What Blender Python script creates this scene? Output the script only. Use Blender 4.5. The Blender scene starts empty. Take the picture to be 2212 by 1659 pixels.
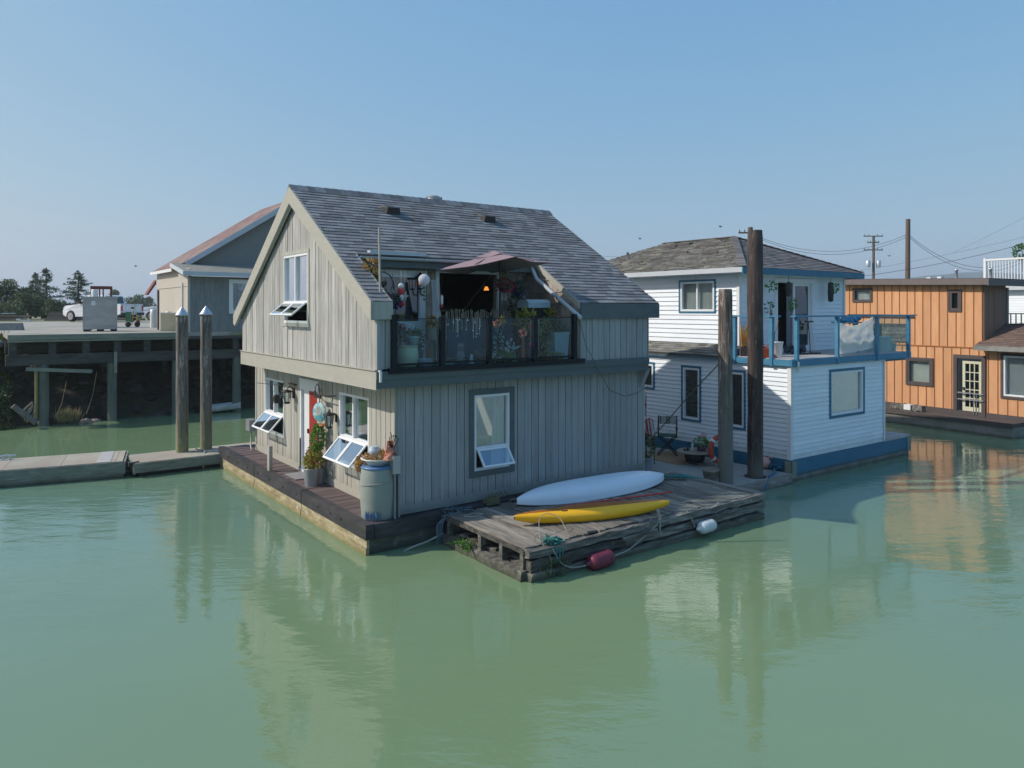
import bpy, bmesh, math, random
from mathutils import Vector, Matrix, Euler, noise
random.seed(11)
D = math.radians
SC = bpy.context.scene
COL = SC.collection

# ------------------------------------------------------------------ camera
cam_d = bpy.data.cameras.new("camera")
cam = bpy.data.objects.new("camera", cam_d)
COL.objects.link(cam)
cam.location = (0, 0, 4.3)
cam.rotation_euler = (D(90), 0, 0)
cam_d.sensor_width = 36.0
cam_d.lens = 36.0 * 1609 / 2212
cam_d.shift_y = -(829.5 - 668) / 2212
cam_d.clip_start = 0.1
cam_d.clip_end = 20000
SC.camera = cam

# ------------------------------------------------------------------ light
SUN_AZ, SUN_EL = 3.5, 37.8          # shadows fall towards +x, a little away from the camera
world = bpy.data.worlds.new("World")
SC.world = world
world.use_nodes = True
wn = world.node_tree
wn.nodes.clear()
wo = wn.nodes.new("ShaderNodeOutputWorld")
wb = wn.nodes.new("ShaderNodeBackground")
sky = wn.nodes.new("ShaderNodeTexSky")
sky.sky_type = 'NISHITA'
sky.sun_disc = False
sky.sun_elevation = D(SUN_EL)
sky.sun_rotation = D(270 - SUN_AZ)
sky.altitude = 0
sky.air_density = 1.0
sky.dust_density = 1.5
sky.ozone_density = 4.0
wb.inputs[1].default_value = 0.10
# sky graded per channel: flatter gradient, unseen zenith brighter and bluer to fill shade
sp = wn.nodes.new("ShaderNodeSeparateColor"); cb = wn.nodes.new("ShaderNodeCombineColor")
wn.links.new(sky.outputs[0], sp.inputs[0])
for i_, (e_, k_) in enumerate(((.78, 1.50), (.45, 2.66), (.15, 5.0))):
    pw = wn.nodes.new("ShaderNodeMath"); pw.operation = 'POWER'; pw.inputs[1].default_value = e_
    mu = wn.nodes.new("ShaderNodeMath"); mu.operation = 'MULTIPLY'; mu.inputs[1].default_value = k_
    wn.links.new(sp.outputs[i_], pw.inputs[0]); wn.links.new(pw.outputs[0], mu.inputs[0]); wn.links.new(mu.outputs[0], cb.inputs[i_])
wn.links.new(cb.outputs[0], wb.inputs[0])
wn.links.new(wb.outputs[0], wo.inputs[0])
sun_d = bpy.data.lights.new("sun", 'SUN')
sun_d.energy = 3.7
sun_d.angle = D(0.6)
sun_d.color = (1.0, 0.92, 0.81)
sun = bpy.data.objects.new("sun", sun_d)
COL.objects.link(sun)
sdir = Vector((math.cos(D(SUN_AZ)) * math.cos(D(SUN_EL)), math.sin(D(SUN_AZ)) * math.cos(D(SUN_EL)), -math.sin(D(SUN_EL))))
sun.rotation_euler = sdir.to_track_quat('-Z', 'Y').to_euler()
SC.view_settings.view_transform = 'Standard'
SC.view_settings.look = 'None'
SC.view_settings.exposure = 0.12
SC.view_settings.gamma = 1.0
SC.view_settings.use_curve_mapping = False

# ------------------------------------------------------------------ materials
def _new(name):
    m = bpy.data.materials.new(name)
    m.use_nodes = True
    nt = m.node_tree
    nt.nodes.clear()
    out = nt.nodes.new("ShaderNodeOutputMaterial")
    return m, nt, out

def _math(nt, op, a, b=None, c=None):
    n = nt.nodes.new("ShaderNodeMath"); n.operation = op
    for i, v in enumerate((a, b, c)):
        if v is None: continue
        if isinstance(v, (int, float)): n.inputs[i].default_value = v
        else: nt.links.new(v, n.inputs[i])
    return n.outputs[0]

def _mix(nt, fac, a, b, mode='MIX'):
    n = nt.nodes.new("ShaderNodeMix"); n.data_type = 'RGBA'; n.blend_type = mode
    def put(sock, v):
        if isinstance(v, (int, float)): sock.default_value = v
        elif isinstance(v, tuple): sock.default_value = (*v, 1) if len(v) == 3 else v
        else: nt.links.new(v, sock)
    put(n.inputs[0], fac); put(n.inputs[6], a); put(n.inputs[7], b)
    return n.outputs[2]

def _noise(nt, vec, scale, detail=4, w=None, rough=.55):
    n = nt.nodes.new("ShaderNodeTexNoise")
    if w is not None:
        n.noise_dimensions = '4D'; nt.links.new(w, n.inputs['W'])
    n.inputs['Scale'].default_value = scale
    n.inputs['Detail'].default_value = detail
    n.inputs['Roughness'].default_value = rough
    nt.links.new(vec, n.inputs['Vector'])
    return n.outputs[0]

def _map(nt, vec, scale):
    n = nt.nodes.new("ShaderNodeMapping"); n.inputs['Scale'].default_value = scale
    nt.links.new(vec, n.inputs['Vector'])
    return n.outputs[0]

def _step(nt, v, a, b):
    n = nt.nodes.new("ShaderNodeMapRange"); n.inputs[1].default_value = a; n.inputs[2].default_value = b
    nt.links.new(v, n.inputs[0]); return n.outputs[0]

def MAT(name, col, rough=.65, isl=0., n=(1, 1, 1), ns=6., na=.12, col2=None, big=.7, bigamt=0., bump=0., metal=0.,
        spec=.5, zcol=None, zr=(0, 1), hue=0., trans=0., thr=(.45, .62), col3=None, c3s=2.2, c3r=(.55, .66), c3n=None):
    """General weathered surface: grain noise stretched by n, a second colour in large patches, variation per board."""
    m, nt, out = _new(name)
    tc = nt.nodes.new("ShaderNodeTexCoord"); geo = nt.nodes.new("ShaderNodeNewGeometry")
    vec = tc.outputs['Object']; rnd = geo.outputs['Random Per Island']
    w = _math(nt, 'MULTIPLY', rnd, 31.0 if isl or hue else 0.0)
    g = _noise(nt, _map(nt, vec, n), ns, 5, w)
    lo = tuple(max(0, c * (1 - na)) for c in col); hi = tuple(min(1, c * (1 + na)) for c in col)
    c = _mix(nt, _step(nt, g, .3, .7), lo, hi)
    if col2 is not None:
        b = _noise(nt, _map(nt, vec, tuple(.35 + .65 * k for k in n)), big, 5, w, .65)
        f = _math(nt, 'MULTIPLY', _step(nt, b, *thr), bigamt)
        c = _mix(nt, f, c, col2)
    if col3 is not None:
        b = _noise(nt, _map(nt, vec, c3n) if c3n else vec, c3s, 6, None, .7)
        c = _mix(nt, _step(nt, b, *c3r), c, col3)
    if zcol is not None:
        sx = nt.nodes.new("ShaderNodeSeparateXYZ"); nt.links.new(geo.outputs['Position'], sx.inputs[0])
        wob = _noise(nt, vec, 3.0, 4)
        z = _math(nt, 'ADD', sx.outputs[2], _math(nt, 'MULTIPLY', _math(nt, 'SUBTRACT', wob, .5), (zr[1] - zr[0]) * .9))
        c = _mix(nt, _step(nt, z, zr[1], zr[0]), c, zcol)
    if isl:
        k = _math(nt, 'MULTIPLY_ADD', rnd, 2 * isl, 1 - isl)
        c = _mix(nt, 1.0, c, _comb(nt, k), 'MULTIPLY')
    if hue:
        hs = nt.nodes.new("ShaderNodeHueSaturation")
        r2 = _math(nt, 'FRACT', _math(nt, 'MULTIPLY', rnd, 17.3))
        nt.links.new(_math(nt, 'MULTIPLY_ADD', r2, hue, .5 - hue / 2), hs.inputs['Hue'])
        nt.links.new(c, hs.inputs['Color']); c = hs.outputs[0]
    p = nt.nodes.new("ShaderNodeBsdfPrincipled")
    nt.links.new(c, p.inputs['Base Color'])
    p.inputs['Metallic'].default_value = metal
    p.inputs['Specular IOR Level'].default_value = spec
    nt.links.new(_math(nt, 'MULTIPLY_ADD', g, .18, max(0.02, rough - .09)), p.inputs['Roughness'])
    if bump:
        bn = nt.nodes.new("ShaderNodeBump"); bn.inputs['Strength'].default_value = 1.0
        bn.inputs['Distance'].default_value = bump
        nt.links.new(g, bn.inputs['Height']); nt.links.new(bn.outputs[0], p.inputs['Normal'])
    if trans:
        t = nt.nodes.new("ShaderNodeBsdfTranslucent"); nt.links.new(c, t.inputs[0])
        mx = nt.nodes.new("ShaderNodeMixShader"); mx.inputs[0].default_value = trans
        nt.links.new(p.outputs[0], mx.inputs[1]); nt.links.new(t.outputs[0], mx.inputs[2])
        nt.links.new(mx.outputs[0], out.inputs[0])
    else:
        nt.links.new(p.outputs[0], out.inputs[0])
    return m

def _comb(nt, k):
    n = nt.nodes.new("ShaderNodeCombineColor")
    for i in range(3): nt.links.new(k, n.inputs[i])
    return n.outputs[0]

def GLASS(name, tint=(.9, .95, .95), refl=1.0, rough=0.01, wav=.0015):
    m, nt, out = _new(name)
    tr = nt.nodes.new("ShaderNodeBsdfTransparent"); tr.inputs[0].default_value = (*tint, 1)
    gl = nt.nodes.new("ShaderNodeBsdfGlossy"); gl.inputs['Roughness'].default_value = rough
    gl.inputs[0].default_value = (.92, .95, 1, 1)
    ge = nt.nodes.new("ShaderNodeNewGeometry"); dt = nt.nodes.new("ShaderNodeVectorMath"); dt.operation = 'DOT_PRODUCT'
    nt.links.new(ge.outputs['Normal'], dt.inputs[0]); nt.links.new(ge.outputs['Incoming'], dt.inputs[1])
    ca = _math(nt, 'SUBTRACT', 1.0, _math(nt, 'ABSOLUTE', dt.outputs['Value']))
    frn = _math(nt, 'MULTIPLY_ADD', _math(nt, 'POWER', ca, 5.0), .95, .05)     # Schlick, the same from both sides of the pane
    tc = nt.nodes.new("ShaderNodeTexCoord")
    bn = nt.nodes.new("ShaderNodeBump"); bn.inputs['Distance'].default_value = wav
    nt.links.new(_noise(nt, tc.outputs['Object'], 1.7, 1), bn.inputs['Height'])
    nt.links.new(bn.outputs[0], gl.inputs['Normal'])
    mx = nt.nodes.new("ShaderNodeMixShader")
    nt.links.new(_math(nt, 'MULTIPLY', frn, refl), mx.inputs[0])
    nt.links.new(tr.outputs[0], mx.inputs[1]); nt.links.new(gl.outputs[0], mx.inputs[2])
    nt.links.new(mx.outputs[0], out.inputs[0])
    return m

def EMIT(name, col, s):
    m, nt, out = _new(name)
    e = nt.nodes.new("ShaderNodeEmission"); e.inputs[0].default_value = (*col, 1); e.inputs[1].default_value = s
    nt.links.new(e.outputs[0], out.inputs[0])
    return m

# ------------------------------------------------------------------ mesh helpers
class MB:
    def __init__(s, M=None):
        s.v, s.f, s.sm, s.M = [], [], [], M
    def add(s, vs, fs, smooth=False):
        n = len(s.v)
        for p in vs:
            p = Vector(p)
            s.v.append(tuple(s.M @ p) if s.M else tuple(p))
        for f in fs:
            s.f.append(tuple(n + i for i in f)); s.sm.append(smooth)
        return s
    def hex(s, v):
        return s.add(v, [(0, 3, 2, 1), (4, 5, 6, 7), (0, 1, 5, 4), (1, 2, 6, 5), (2, 3, 7, 6), (3, 0, 4, 7)])
    def box(s, x0, x1, y0, y1, z0, z1):
        return s.hex([(x0, y0, z0), (x1, y0, z0), (x1, y1, z0), (x0, y1, z0), (x0, y0, z1), (x1, y0, z1), (x1, y1, z1), (x0, y1, z1)])
    def cbox(s, c, d, rot=None, jit=0):
        r = rot.to_matrix() if rot else Matrix.Identity(3)
        vs = []
        for z in (-.5, .5):
            for x, y in ((-.5, -.5), (.5, -.5), (.5, .5), (-.5, .5)):
                vs.append(Vector(c) + r @ Vector((x * d[0] * (1 + random.uniform(-jit, jit)), y * d[1] * (1 + random.uniform(-jit, jit)), z * d[2] * (1 + random.uniform(-jit, jit)))))
        return s.hex(vs)
    def ext(s, pts, vec):
        n = len(pts); vec = Vector(vec)
        vs = [Vector(p) for p in pts] + [Vector(p) + vec for p in pts]
        fs = [tuple(range(n))[::-1], tuple(range(n, 2 * n))] + [(i, (i + 1) % n, n + (i + 1) % n, n + i) for i in range(n)]
        return s.add(vs, fs)
    def beam(s, p, q, w, h, up=(0, 0, 1)):
        p, q = Vector(p), Vector(q); d = (q - p).normalized(); u = Vector(up)
        x = d.cross(u)
        if x.length < 1e-4: x = d.cross(Vector((1, 0, 0)))
        x.normalize(); y = x.cross(d).normalized()
        vs = []
        for e in (p, q):
            for a, b in ((-1, -1), (1, -1), (1, 1), (-1, 1)): vs.append(e + x * a * w / 2 + y * b * h / 2)
        return s.hex(vs)
    def tube(s, pts, r, n=8, closed=False):
        pts = [Vector(p) for p in pts]; m = len(pts)
        rr = r if isinstance(r, (list, tuple)) else [r] * m
        rings = []; px = None
        for i, p in enumerate(pts):
            if closed: d = pts[(i + 1) % m] - pts[i - 1]
            else: d = pts[min(i + 1, m - 1)] - pts[max(i - 1, 0)]
            if d.length < 1e-9: d = Vector((0, 0, 1))
            d.normalize()
            if px is None:
                px = d.orthogonal().normalized()
            px = (px - d * px.dot(d))
            if px.length < 1e-6: px = d.orthogonal()
            px.normalize(); py = d.cross(px)
            rings.append([p + (px * math.cos(2 * math.pi * k / n) + py * math.sin(2 * math.pi * k / n)) * rr[i] for k in range(n)])
        vs = [v for rg in rings for v in rg]; fs = []
        for i in range(m if closed else m - 1):
            a, b = i * n, ((i + 1) % m) * n
            for k in range(n): fs.append((a + k, a + (k + 1) % n, b + (k + 1) % n, b + k))
        s.add(vs, fs, True)
        if not closed:
            s.add(rings[0], [tuple(range(n))[::-1]]); s.add(rings[-1], [tuple(range(n))])
        return s
    def lathe(s, prof, n=20, c=(0, 0, 0), rot=None, jag=0):
        c = Vector(c); r3 = rot.to_matrix() if rot else Matrix.Identity(3); vs = []
        for (r, z) in prof:
            for k in range(n):
                a = 2 * math.pi * k / n; q = r * (1 + (random.uniform(-jag, jag) if jag else 0))
                vs.append(c + r3 @ Vector((q * math.cos(a), q * math.sin(a), z)))
        fs = []
        for i in range(len(prof) - 1):
            for k in range(n): fs.append((i * n + k, i * n + (k + 1) % n, (i + 1) * n + (k + 1) % n, (i + 1) * n + k))
        s.add(vs, fs, True)
        if prof[0][0] > 1e-4: s.add(vs[:n], [tuple(range(n))[::-1]])
        if prof[-1][0] > 1e-4: s.add(vs[-n:], [tuple(range(n))])
        return s
    def ball(s, c, r, n=10, m=7, jag=0):
        if not isinstance(r, (tuple, list)): r = (r, r, r)
        c = Vector(c); vs = []; fs = []
        for i in range(m + 1):
            th = math.pi * i / m
            for k in range(n):
                a = 2 * math.pi * k / n; q = 1 + (random.uniform(-jag, jag) if jag else 0)
                vs.append(c + Vector((r[0] * math.sin(th) * math.cos(a) * q, r[1] * math.sin(th) * math.sin(a) * q, r[2] * math.cos(th) * q)))
        for i in range(m):
            for k in range(n): fs.append((i * n + k, (i + 1) * n + k, (i + 1) * n + (k + 1) % n, i * n + (k + 1) % n))
        return s.add(vs, fs, not jag)
    def leaf(s, c, l, w, d, nrm=None):
        d = Vector(d).normalized(); x = d.orthogonal().normalized()
        x = Matrix.Rotation(random.uniform(0, 6.28), 3, d) @ x
        c = Vector(c)
        return s.add([c, c + d * l * .5 + x * w / 2, c + d * l, c + d * l * .5 - x * w / 2], [(0, 1, 2, 3)])
    def leaves(s, c, r, k, l, w=None, up=0.0, surf=.35):
        w = w or l * .6; c = Vector(c)
        if not isinstance(r, (tuple, list)): r = (r, r, r)
        for _ in range(k):
            d = Vector((random.gauss(0, 1), random.gauss(0, 1), random.gauss(0, 1))).normalized()
            q = random.uniform(surf, 1) ** .5
            p = c + Vector((d.x * r[0] * q, d.y * r[1] * q, d.z * r[2] * q))
            dd = d + Vector((random.gauss(0, .6), random.gauss(0, .6), random.gauss(0, .6) + up))
            s.leaf(p, l * random.uniform(.6, 1.3), w * random.uniform(.7, 1.2), dd)
        return s
    def build(s, name, mat, parent=None, loc=None, rotz=0, **kw):
        me = bpy.data.meshes.new(name)
        me.from_pydata(s.v, [], s.f)
        for i, p in enumerate(me.polygons): p.use_smooth = s.sm[i]
        me.materials.append(mat)
        me.update()
        o = bpy.data.objects.new(name, me)
        COL.objects.link(o)
        if parent: o.parent = parent
        if loc is not None: o.location = loc
        if rotz: o.rotation_euler = (0, 0, rotz)
        for k, v in kw.items():
            if v: o[k] = v
        return o

def thing(name, label, category, loc=(0, 0, 0), rotz=0, group=None, kind=None):
    o = bpy.data.objects.new(name, None); o.empty_display_size = .2
    COL.objects.link(o); o.location = loc; o.rotation_euler = (0, 0, rotz)
    o["label"] = label; o["category"] = category
    if group: o["group"] = group
    if kind: o["kind"] = kind
    return o

def copy_tree(src, loc=None, rotz=None, label=None, parent=None):
    c = src.copy(); COL.objects.link(c)
    if parent: c.parent = parent
    if loc is not None: c.location = loc
    if rotz is not None: c.rotation_euler = (0, 0, rotz)
    if label: c["label"] = label
    for ch in [k for k in bpy.data.objects if k.parent == src]: copy_tree(ch, parent=c)
    return c

class Frame:
    def __init__(s, x, y, deg):
        s.x, s.y, s.r = x, y, D(deg); s.c, s.n = math.cos(s.r), math.sin(s.r)
    def W(s, a, b, z=0): return Vector((s.x + a * s.c - b * s.n, s.y + a * s.n + b * s.c, z))
    def inv(s, X, Y):
        dx, dy = X - s.x, Y - s.y; return (dx * s.c + dy * s.n, -dx * s.n + dy * s.c)
H = Frame(-2.52, 13.0, 36.4)      # grey float house: a runs right and back along its long side, b left and back
WH = Frame(6.96, 18.62, 36.3)     # white float house
OR = Frame(16.55, 24.67, 31.0)    # orange float house

def facing(origin, xdir, out):
    """matrix taking (x along wall, y outward, z up) to the house frame"""
    M = Matrix.Identity(4)
    for i in range(3):
        M[i][0] = xdir[i]; M[i][1] = out[i]; M[i][2] = (0, 0, 1)[i]; M[i][3] = origin[i]
    return M

def boards(mb, x0, x1, z0, top, openings=(), w=.19, gap=.014, th=.022, y=0.0, bot=None, jit=0.007):
    """vertical boards on the plane y=0; top (and bot) may be functions of x"""
    tf = top if callable(top) else (lambda x: top)
    bf = bot if bot else (lambda x: z0)
    n = max(1, round((x1 - x0) / w)); ww = (x1 - x0) / n
    for i in range(n):
        a, b = x0 + i * ww + gap / 2, x0 + (i + 1) * ww - gap / 2
        t = th + random.uniform(-jit, jit)
        cuts = sorted({a, b} | {c for o in openings for c in (o[0], o[1]) if a < c < b})
        for u, v in zip(cuts[:-1], cuts[1:]):
            m = (u + v) / 2
            segs = [(None, None)]
            blk = sorted([(o[2], o[3]) for o in openings if o[0] < m < o[1]])
            zs = []; lo = None
            for (p, q) in blk:
                zs.append((lo, p)); lo = q
            zs.append((lo, None))
            for (p, q) in zs:
                b0, b1 = (bf(u), bf(v)) if p is None else (p, p)
                t0, t1 = (tf(u), tf(v)) if q is None else (q, q)
                if t0 <= b0 and t1 <= b1: continue
                t0 = max(t0, b0 + .001); t1 = max(t1, b1 + .001)
                mb.hex([(u, y, b0), (v, y, b1), (v, y + t, b1), (u, y + t, b0), (u, y, t0), (v, y, t1), (v, y + t, t1), (u, y + t, t0)])

def lap(mb, x0, x1, z0, z1, openings=(), h=.15, th=.02, fx=None):
    """horizontal lap siding"""
    n = max(1, round((z1 - z0) / h)); hh = (z1 - z0) / n
    for i in range(n):
        a, b = z0 + i * hh, z0 + (i + 1) * hh
        za = [(a, b)]
        cutz = sorted({a, b} | {c for o in openings for c in (o[2], o[3]) if a < c < b})
        for p, q in zip(cutz[:-1], cutz[1:]):
            m = (p + q) / 2
            blk = sorted([(o[0], o[1]) for o in openings if o[2] < m < o[3]])
            xs = []; lo = x0
            for (u, v) in blk: xs.append((lo, u)); lo = v
            xs.append((lo, x1))
            for (u, v) in xs:
                if v - u < .01: continue
                # break long boards into random lengths
                cur = u
                while cur < v - .01:
                    nx = min(v, cur + random.uniform(2.2, 4.0))
                    if v - nx < .5: nx = v
                    y0 = .004 + (th) * (b - p) / hh; y1 = .004 + th * (b - q) / hh
                    g = .0015
                    mb.hex([(cur + g, -.01, p), (nx - g, -.01, p), (nx - g, y0, p), (cur + g, y0, p), (cur + g, -.01, q), (nx - g, -.01, q), (nx - g, y1, q), (cur + g, y1, q)])
                    cur = nx

def backing(mb, x0, x1, z0, top, openings=(), th=.1, y=-.1):
    boards(mb, x0, x1, z0, top, openings, w=(x1 - x0) / max(1, round((x1 - x0) / .8)), gap=0, th=th, y=y, jit=0)

def shingles(mb, O, U, V, ulen, vlen, tab=.3, expo=.14, th=.014, clip=None, jit=.012):
    """rows of overlapping tabs; clip(v) -> list of (u0, u1) intervals kept at slope distance v"""
    O, U, V = Vector(O), Vector(U).normalized(), Vector(V).normalized()
    N = U.cross(V).normalized()
    if N.z < 0: N = -N
    rows = int(math.ceil(vlen / expo))
    for j in range(rows):
        v0 = j * expo; v1 = min(v0 + expo * 1.25, vlen + .02)
        iv = clip(min(v0 + expo * .5, vlen)) if clip else [(0, ulen)]
        for (a, b) in iv:
            u = a - random.uniform(0, tab * .8)
            while u < b:
                w = tab * random.uniform(.75, 1.25)
                p, q = max(u, a), min(u + w, b)
                u += w
                if q - p < .02: continue
                h = th * random.uniform(.75, 1.3)
                dv = random.uniform(-jit, jit) * .6
                P = lambda uu, vv, hh: O + U * uu + V * vv + N * hh
                g = .003
                mb.hex([P(p + g, v0 + dv, 0), P(q - g, v0 + dv, 0), P(q - g, v1, 0), P(p + g, v1, 0),
                        P(p + g, v0 + dv, h + th), P(q - g, v0 + dv, h + th), P(q - g, v1, .004), P(p + g, v1, .004)])

def rectframe(mb, x0, x1, z0, z1, w, y0, y1, wb=None):
    wb = wb or w
    mb.box(x0, x0 + w, y0, y1, z0, z1); mb.box(x1 - w, x1, y0, y1, z0, z1)
    mb.box(x0 + w, x1 - w, y0, y1, z1 - w, z1); mb.box(x0 + w, x1 - w, y0, y1, z0, z0 + wb)

def window(parent, M, x0, x1, z0, z1, frame_mat, glass, fw=.05, mull=(), transom=None, sash=0, ang=42, trim=None, tw=.09,
           blind=None, label=None, yb=-.05, y1=.03, trim_out=.012):
    """window with frame; panes, sashes, trim and blind are its sub-parts"""
    mb = MB(M); rectframe(mb, x0, x1, z0, z1, fw, yb, y1)
    lo = z0 + fw
    if transom:
        mb.box(x0 + fw, x1 - fw, yb + .002, y1 - .002, transom - .025, transom + .025); lo = transom + .025
    for m in mull: mb.box(m - .022, m + .022, yb + .003, y1 - .003, lo if transom else z0 + fw, z1 - fw)
    win = mb.build("window", frame_mat, parent)
    if label: win["label"] = label
    xs = [x0 + fw] + [k for m in mull for k in (m - .022, m + .022)] + [x1 - fw]
    for i in range(0, len(xs), 2):
        MB(M).box(xs[i] - .005, xs[i + 1] + .005, yb + .015, yb + .021, lo - .005, z1 - fw + .005).build("pane", glass, win)
    if sash:
        sw = (x1 - x0 - 2 * fw) / sash; L = transom - .025 - z0 - .01
        for k in range(sash):
            a = x0 + fw + k * sw + .006; b = a + sw - .012
            S = M @ Matrix.Translation((0, y1 + .004, transom - .03)) @ Matrix.Rotation(D(ang), 4, 'X')
            sm = MB(S); rectframe(sm, a, b, -L, 0, .04, 0, .03); sm.build("sash", frame_mat, win)
            MB(S).box(a + .037, b - .037, .012, .018, -L + .037, -.037).build("sash_pane", glass, win)
    if trim:
        t = MB(M); rectframe(t, x0 - tw, x1 + tw, z0 - tw, z1 + tw, tw - .001, 0, y1 + trim_out); t.build("window_trim", trim, win)
    if blind:
        MB(M).box(x0 + fw, x1 - fw, yb - .06, yb - .05, z0 + fw, z1 - fw).build("blind", blind, win)
    return win
# ------------------------------------------------------------------ the palette
m_siding = MAT("weathered_grey_boards", (.405, .40, .385), .8, isl=.15, n=(9, 9, .45), ns=3.4, na=.3, col2=(.25, .25, .24), big=1.4, bigamt=.75, bump=.004)
m_siding_low = MAT("painted_grey_boards", (.40, .39, .35), .75, zcol=(.29, .28, .21), zr=(.45, .9), isl=.07, n=(9, 9, .6), ns=3, na=.12, col2=(.27, .28, .25), big=.9, bigamt=.35, bump=.003, col3=(.30, .26, .19), c3s=7, c3r=(.70, .76))
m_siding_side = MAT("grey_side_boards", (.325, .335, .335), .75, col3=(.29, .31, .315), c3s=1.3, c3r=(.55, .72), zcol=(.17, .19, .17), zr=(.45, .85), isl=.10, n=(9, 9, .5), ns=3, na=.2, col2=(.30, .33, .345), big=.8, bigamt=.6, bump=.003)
m_band = MAT("grey_green_trim", (.385, .375, .33), .7, n=(1, 1, 3), ns=4, na=.08, col2=(.38, .37, .31), big=1.2, bigamt=.5, bump=.001, col3=(.22, .2, .14), c3s=9, c3r=(.68, .74))
m_fascia_dk = MAT("dark_grey_green_trim", (.095, .12, .13), .65, n=(1, 1, 3), ns=3, na=.1, col2=(.12, .15, .15), big=.9, bigamt=.5, bump=.001)
m_black = MAT("black_steel", (.010, .014, .020), .55, spec=.25, ns=5, na=.2)
m_backing = MAT("dark_backing", (.07, .07, .065), .9)
m_interior = MAT("interior_wall", (.34, .34, .31), .9)
m_roof = MAT("grey_shingles", (.215, .22, .23), .95, isl=.30, ns=40, na=.2, hue=.02, spec=.12, col2=(.19, .19, .195), big=.6, bigamt=.6)
m_roof_old = MAT("old_brown_shingles", (.205, .205, .195), .95, isl=.3, ns=30, na=.25, spec=.12, col2=(.12, .115, .10), big=.9, bigamt=.85, col3=(.30, .28, .22), c3s=1.3, c3r=(.56, .66), hue=.02)
m_roof_front = MAT("grey_brown_shingles", (.19, .18, .18), .95, isl=.25, ns=30, na=.2, spec=.12)
m_roof_brown = MAT("brown_shingles", (.17, .12, .10), .95, isl=.2, ns=30, na=.2, spec=.12)
m_cedar = MAT("cedar_shakes", (.34, .28, .235), .85, isl=.33, n=(5, 5, .8), ns=4, na=.25, col2=(.30, .29, .27), big=1.5, bigamt=.6, bump=.003)
m_vinyl = MAT("white_window_vinyl", (.78, .80, .82), .35, ns=8, na=.02)
m_vinyl_dull = MAT("aluminium_frame", (.42, .44, .45), .4, ns=8, na=.04, metal=.4)
m_glass = GLASS("window_glass", (.88, .92, .92), 4.5)
m_glass_dark = GLASS("dark_window_glass", (.40, .46, .48), 2.4)
m_rail_glass = GLASS("railing_glass", (.78, .87, .89), .5)
m_frost = MAT("frosted_pane", (.22, .29, .29), .22, ns=1.5, na=.15, spec=.6)
m_blind = MAT("white_blind", (.82, .82, .80), .7, n=(1, 1, 40), ns=2, na=.1)
m_curtain = MAT("pale_curtain", (.68, .72, .74), .8, n=(14, 14, 1), ns=3, na=.12, trans=.35)
m_red = MAT("red_door_paint", (.30, .025, .018), .45, ns=4, na=.1)
m_white_door = MAT("white_door_paint", (.70, .72, .74), .4, ns=4, na=.04)
m_deck_br = MAT("brown_deck_boards", (.105, .075, .078), .75, isl=.1, n=(1, 8, 1), ns=4, na=.2, col2=(.15, .12, .12), big=.8, bigamt=.6, bump=.002)
m_rim = MAT("blackened_timber", (.026, .027, .032), .7, n=(1, 1, 4), ns=3, na=.4, col2=(.06, .055, .062), big=1.5, bigamt=.9, bump=.004)
m_hull = MAT("float_log", (.40, .345, .22), .85, n=(1, 1, 5), ns=3, na=.35, col2=(.22, .17, .09), big=1.6, bigamt=.85, bump=.02, zcol=(.19, .17, .05), zr=(-.03, .13), col3=(.52, .47, .36), c3s=3.5, c3r=(.6, .68))
m_hull_dk = MAT("slimy_float_side", (.10, .11, .09), .8, n=(1, 1, 5), ns=3, na=.4, col2=(.05, .06, .05), big=1.2, bigamt=.8, bump=.02, zcol=(.03, .04, .025), zr=(-.02, .12), col3=(.2, .21, .17), c3s=3, c3r=(.6, .7))
m_dock_top = MAT("dock_plywood", (.37, .345, .28), .9, isl=.08, ns=10, na=.12, col2=(.31, .25, .21), big=.8, bigamt=.75, bump=.002, col3=(.45, .42, .35), c3s=5, c3r=(.62, .75))
m_dock_side = MAT("dock_side_timber", (.22, .24, .20), .85, n=(1, 1, 6), ns=3, na=.3, col2=(.14, .15, .12), big=1.2, bigamt=.7, bump=.006, zcol=(.05, .055, .035), zr=(.0, .14))
m_raft = MAT("weathered_raft_timber", (.15, .145, .13), .9, isl=.45, n=(1, 9, 9), ns=2.5, na=.6, col2=(.035, .036, .034), big=1.3, bigamt=.8, bump=.015, zcol=(.05, .055, .035), zr=(-.02, .16), col3=(.36, .33, .26), c3s=4, c3r=(.6, .7))
m_raft_top = MAT("weathered_raft_planks", (.235, .21, .175), .9, isl=.35, n=(9, 1, 1), ns=3, na=.45, col2=(.12, .11, .10), big=1.4, bigamt=.75, bump=.012, col3=(.38, .34, .27), c3s=5, c3r=(.62, .72))
m_pile = MAT("weathered_pile", (.17, .15, .13), .9, n=(9, 9, .35), ns=3.2, na=.65, col2=(.075, .06, .055), big=1.3, bigamt=.8, bump=.02, zcol=(.25, .25, .13), zr=(.2, 1.6), col3=(.36, .34, .30), c3s=4.0, c3r=(.54, .64), c3n=(3, 3, .6))
m_pile_dark = MAT("creosoted_pile", (.034, .022, .022), .6, zcol=(.11, .10, .085), zr=(.35, 1.0), n=(9, 9, .4), ns=2.5, na=.6, col2=(.095, .063, .055), big=1.3, bigamt=.8, bump=.02, col3=(.17, .12, .11), c3s=4.0, c3r=(.56, .66), c3n=(3, 3, .4))
m_pile_grey = MAT("grey_pile", (.14, .115, .10), .9, n=(9, 9, .35), ns=3.0, na=.75, col2=(.055, .038, .035), big=1.9, bigamt=.8, bump=.02, zcol=(.17, .165, .15), zr=(1.0, 3.6), col3=(.36, .30, .27), c3s=4.0, c3r=(.53, .63), c3n=(3, 3, .5))
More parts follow.
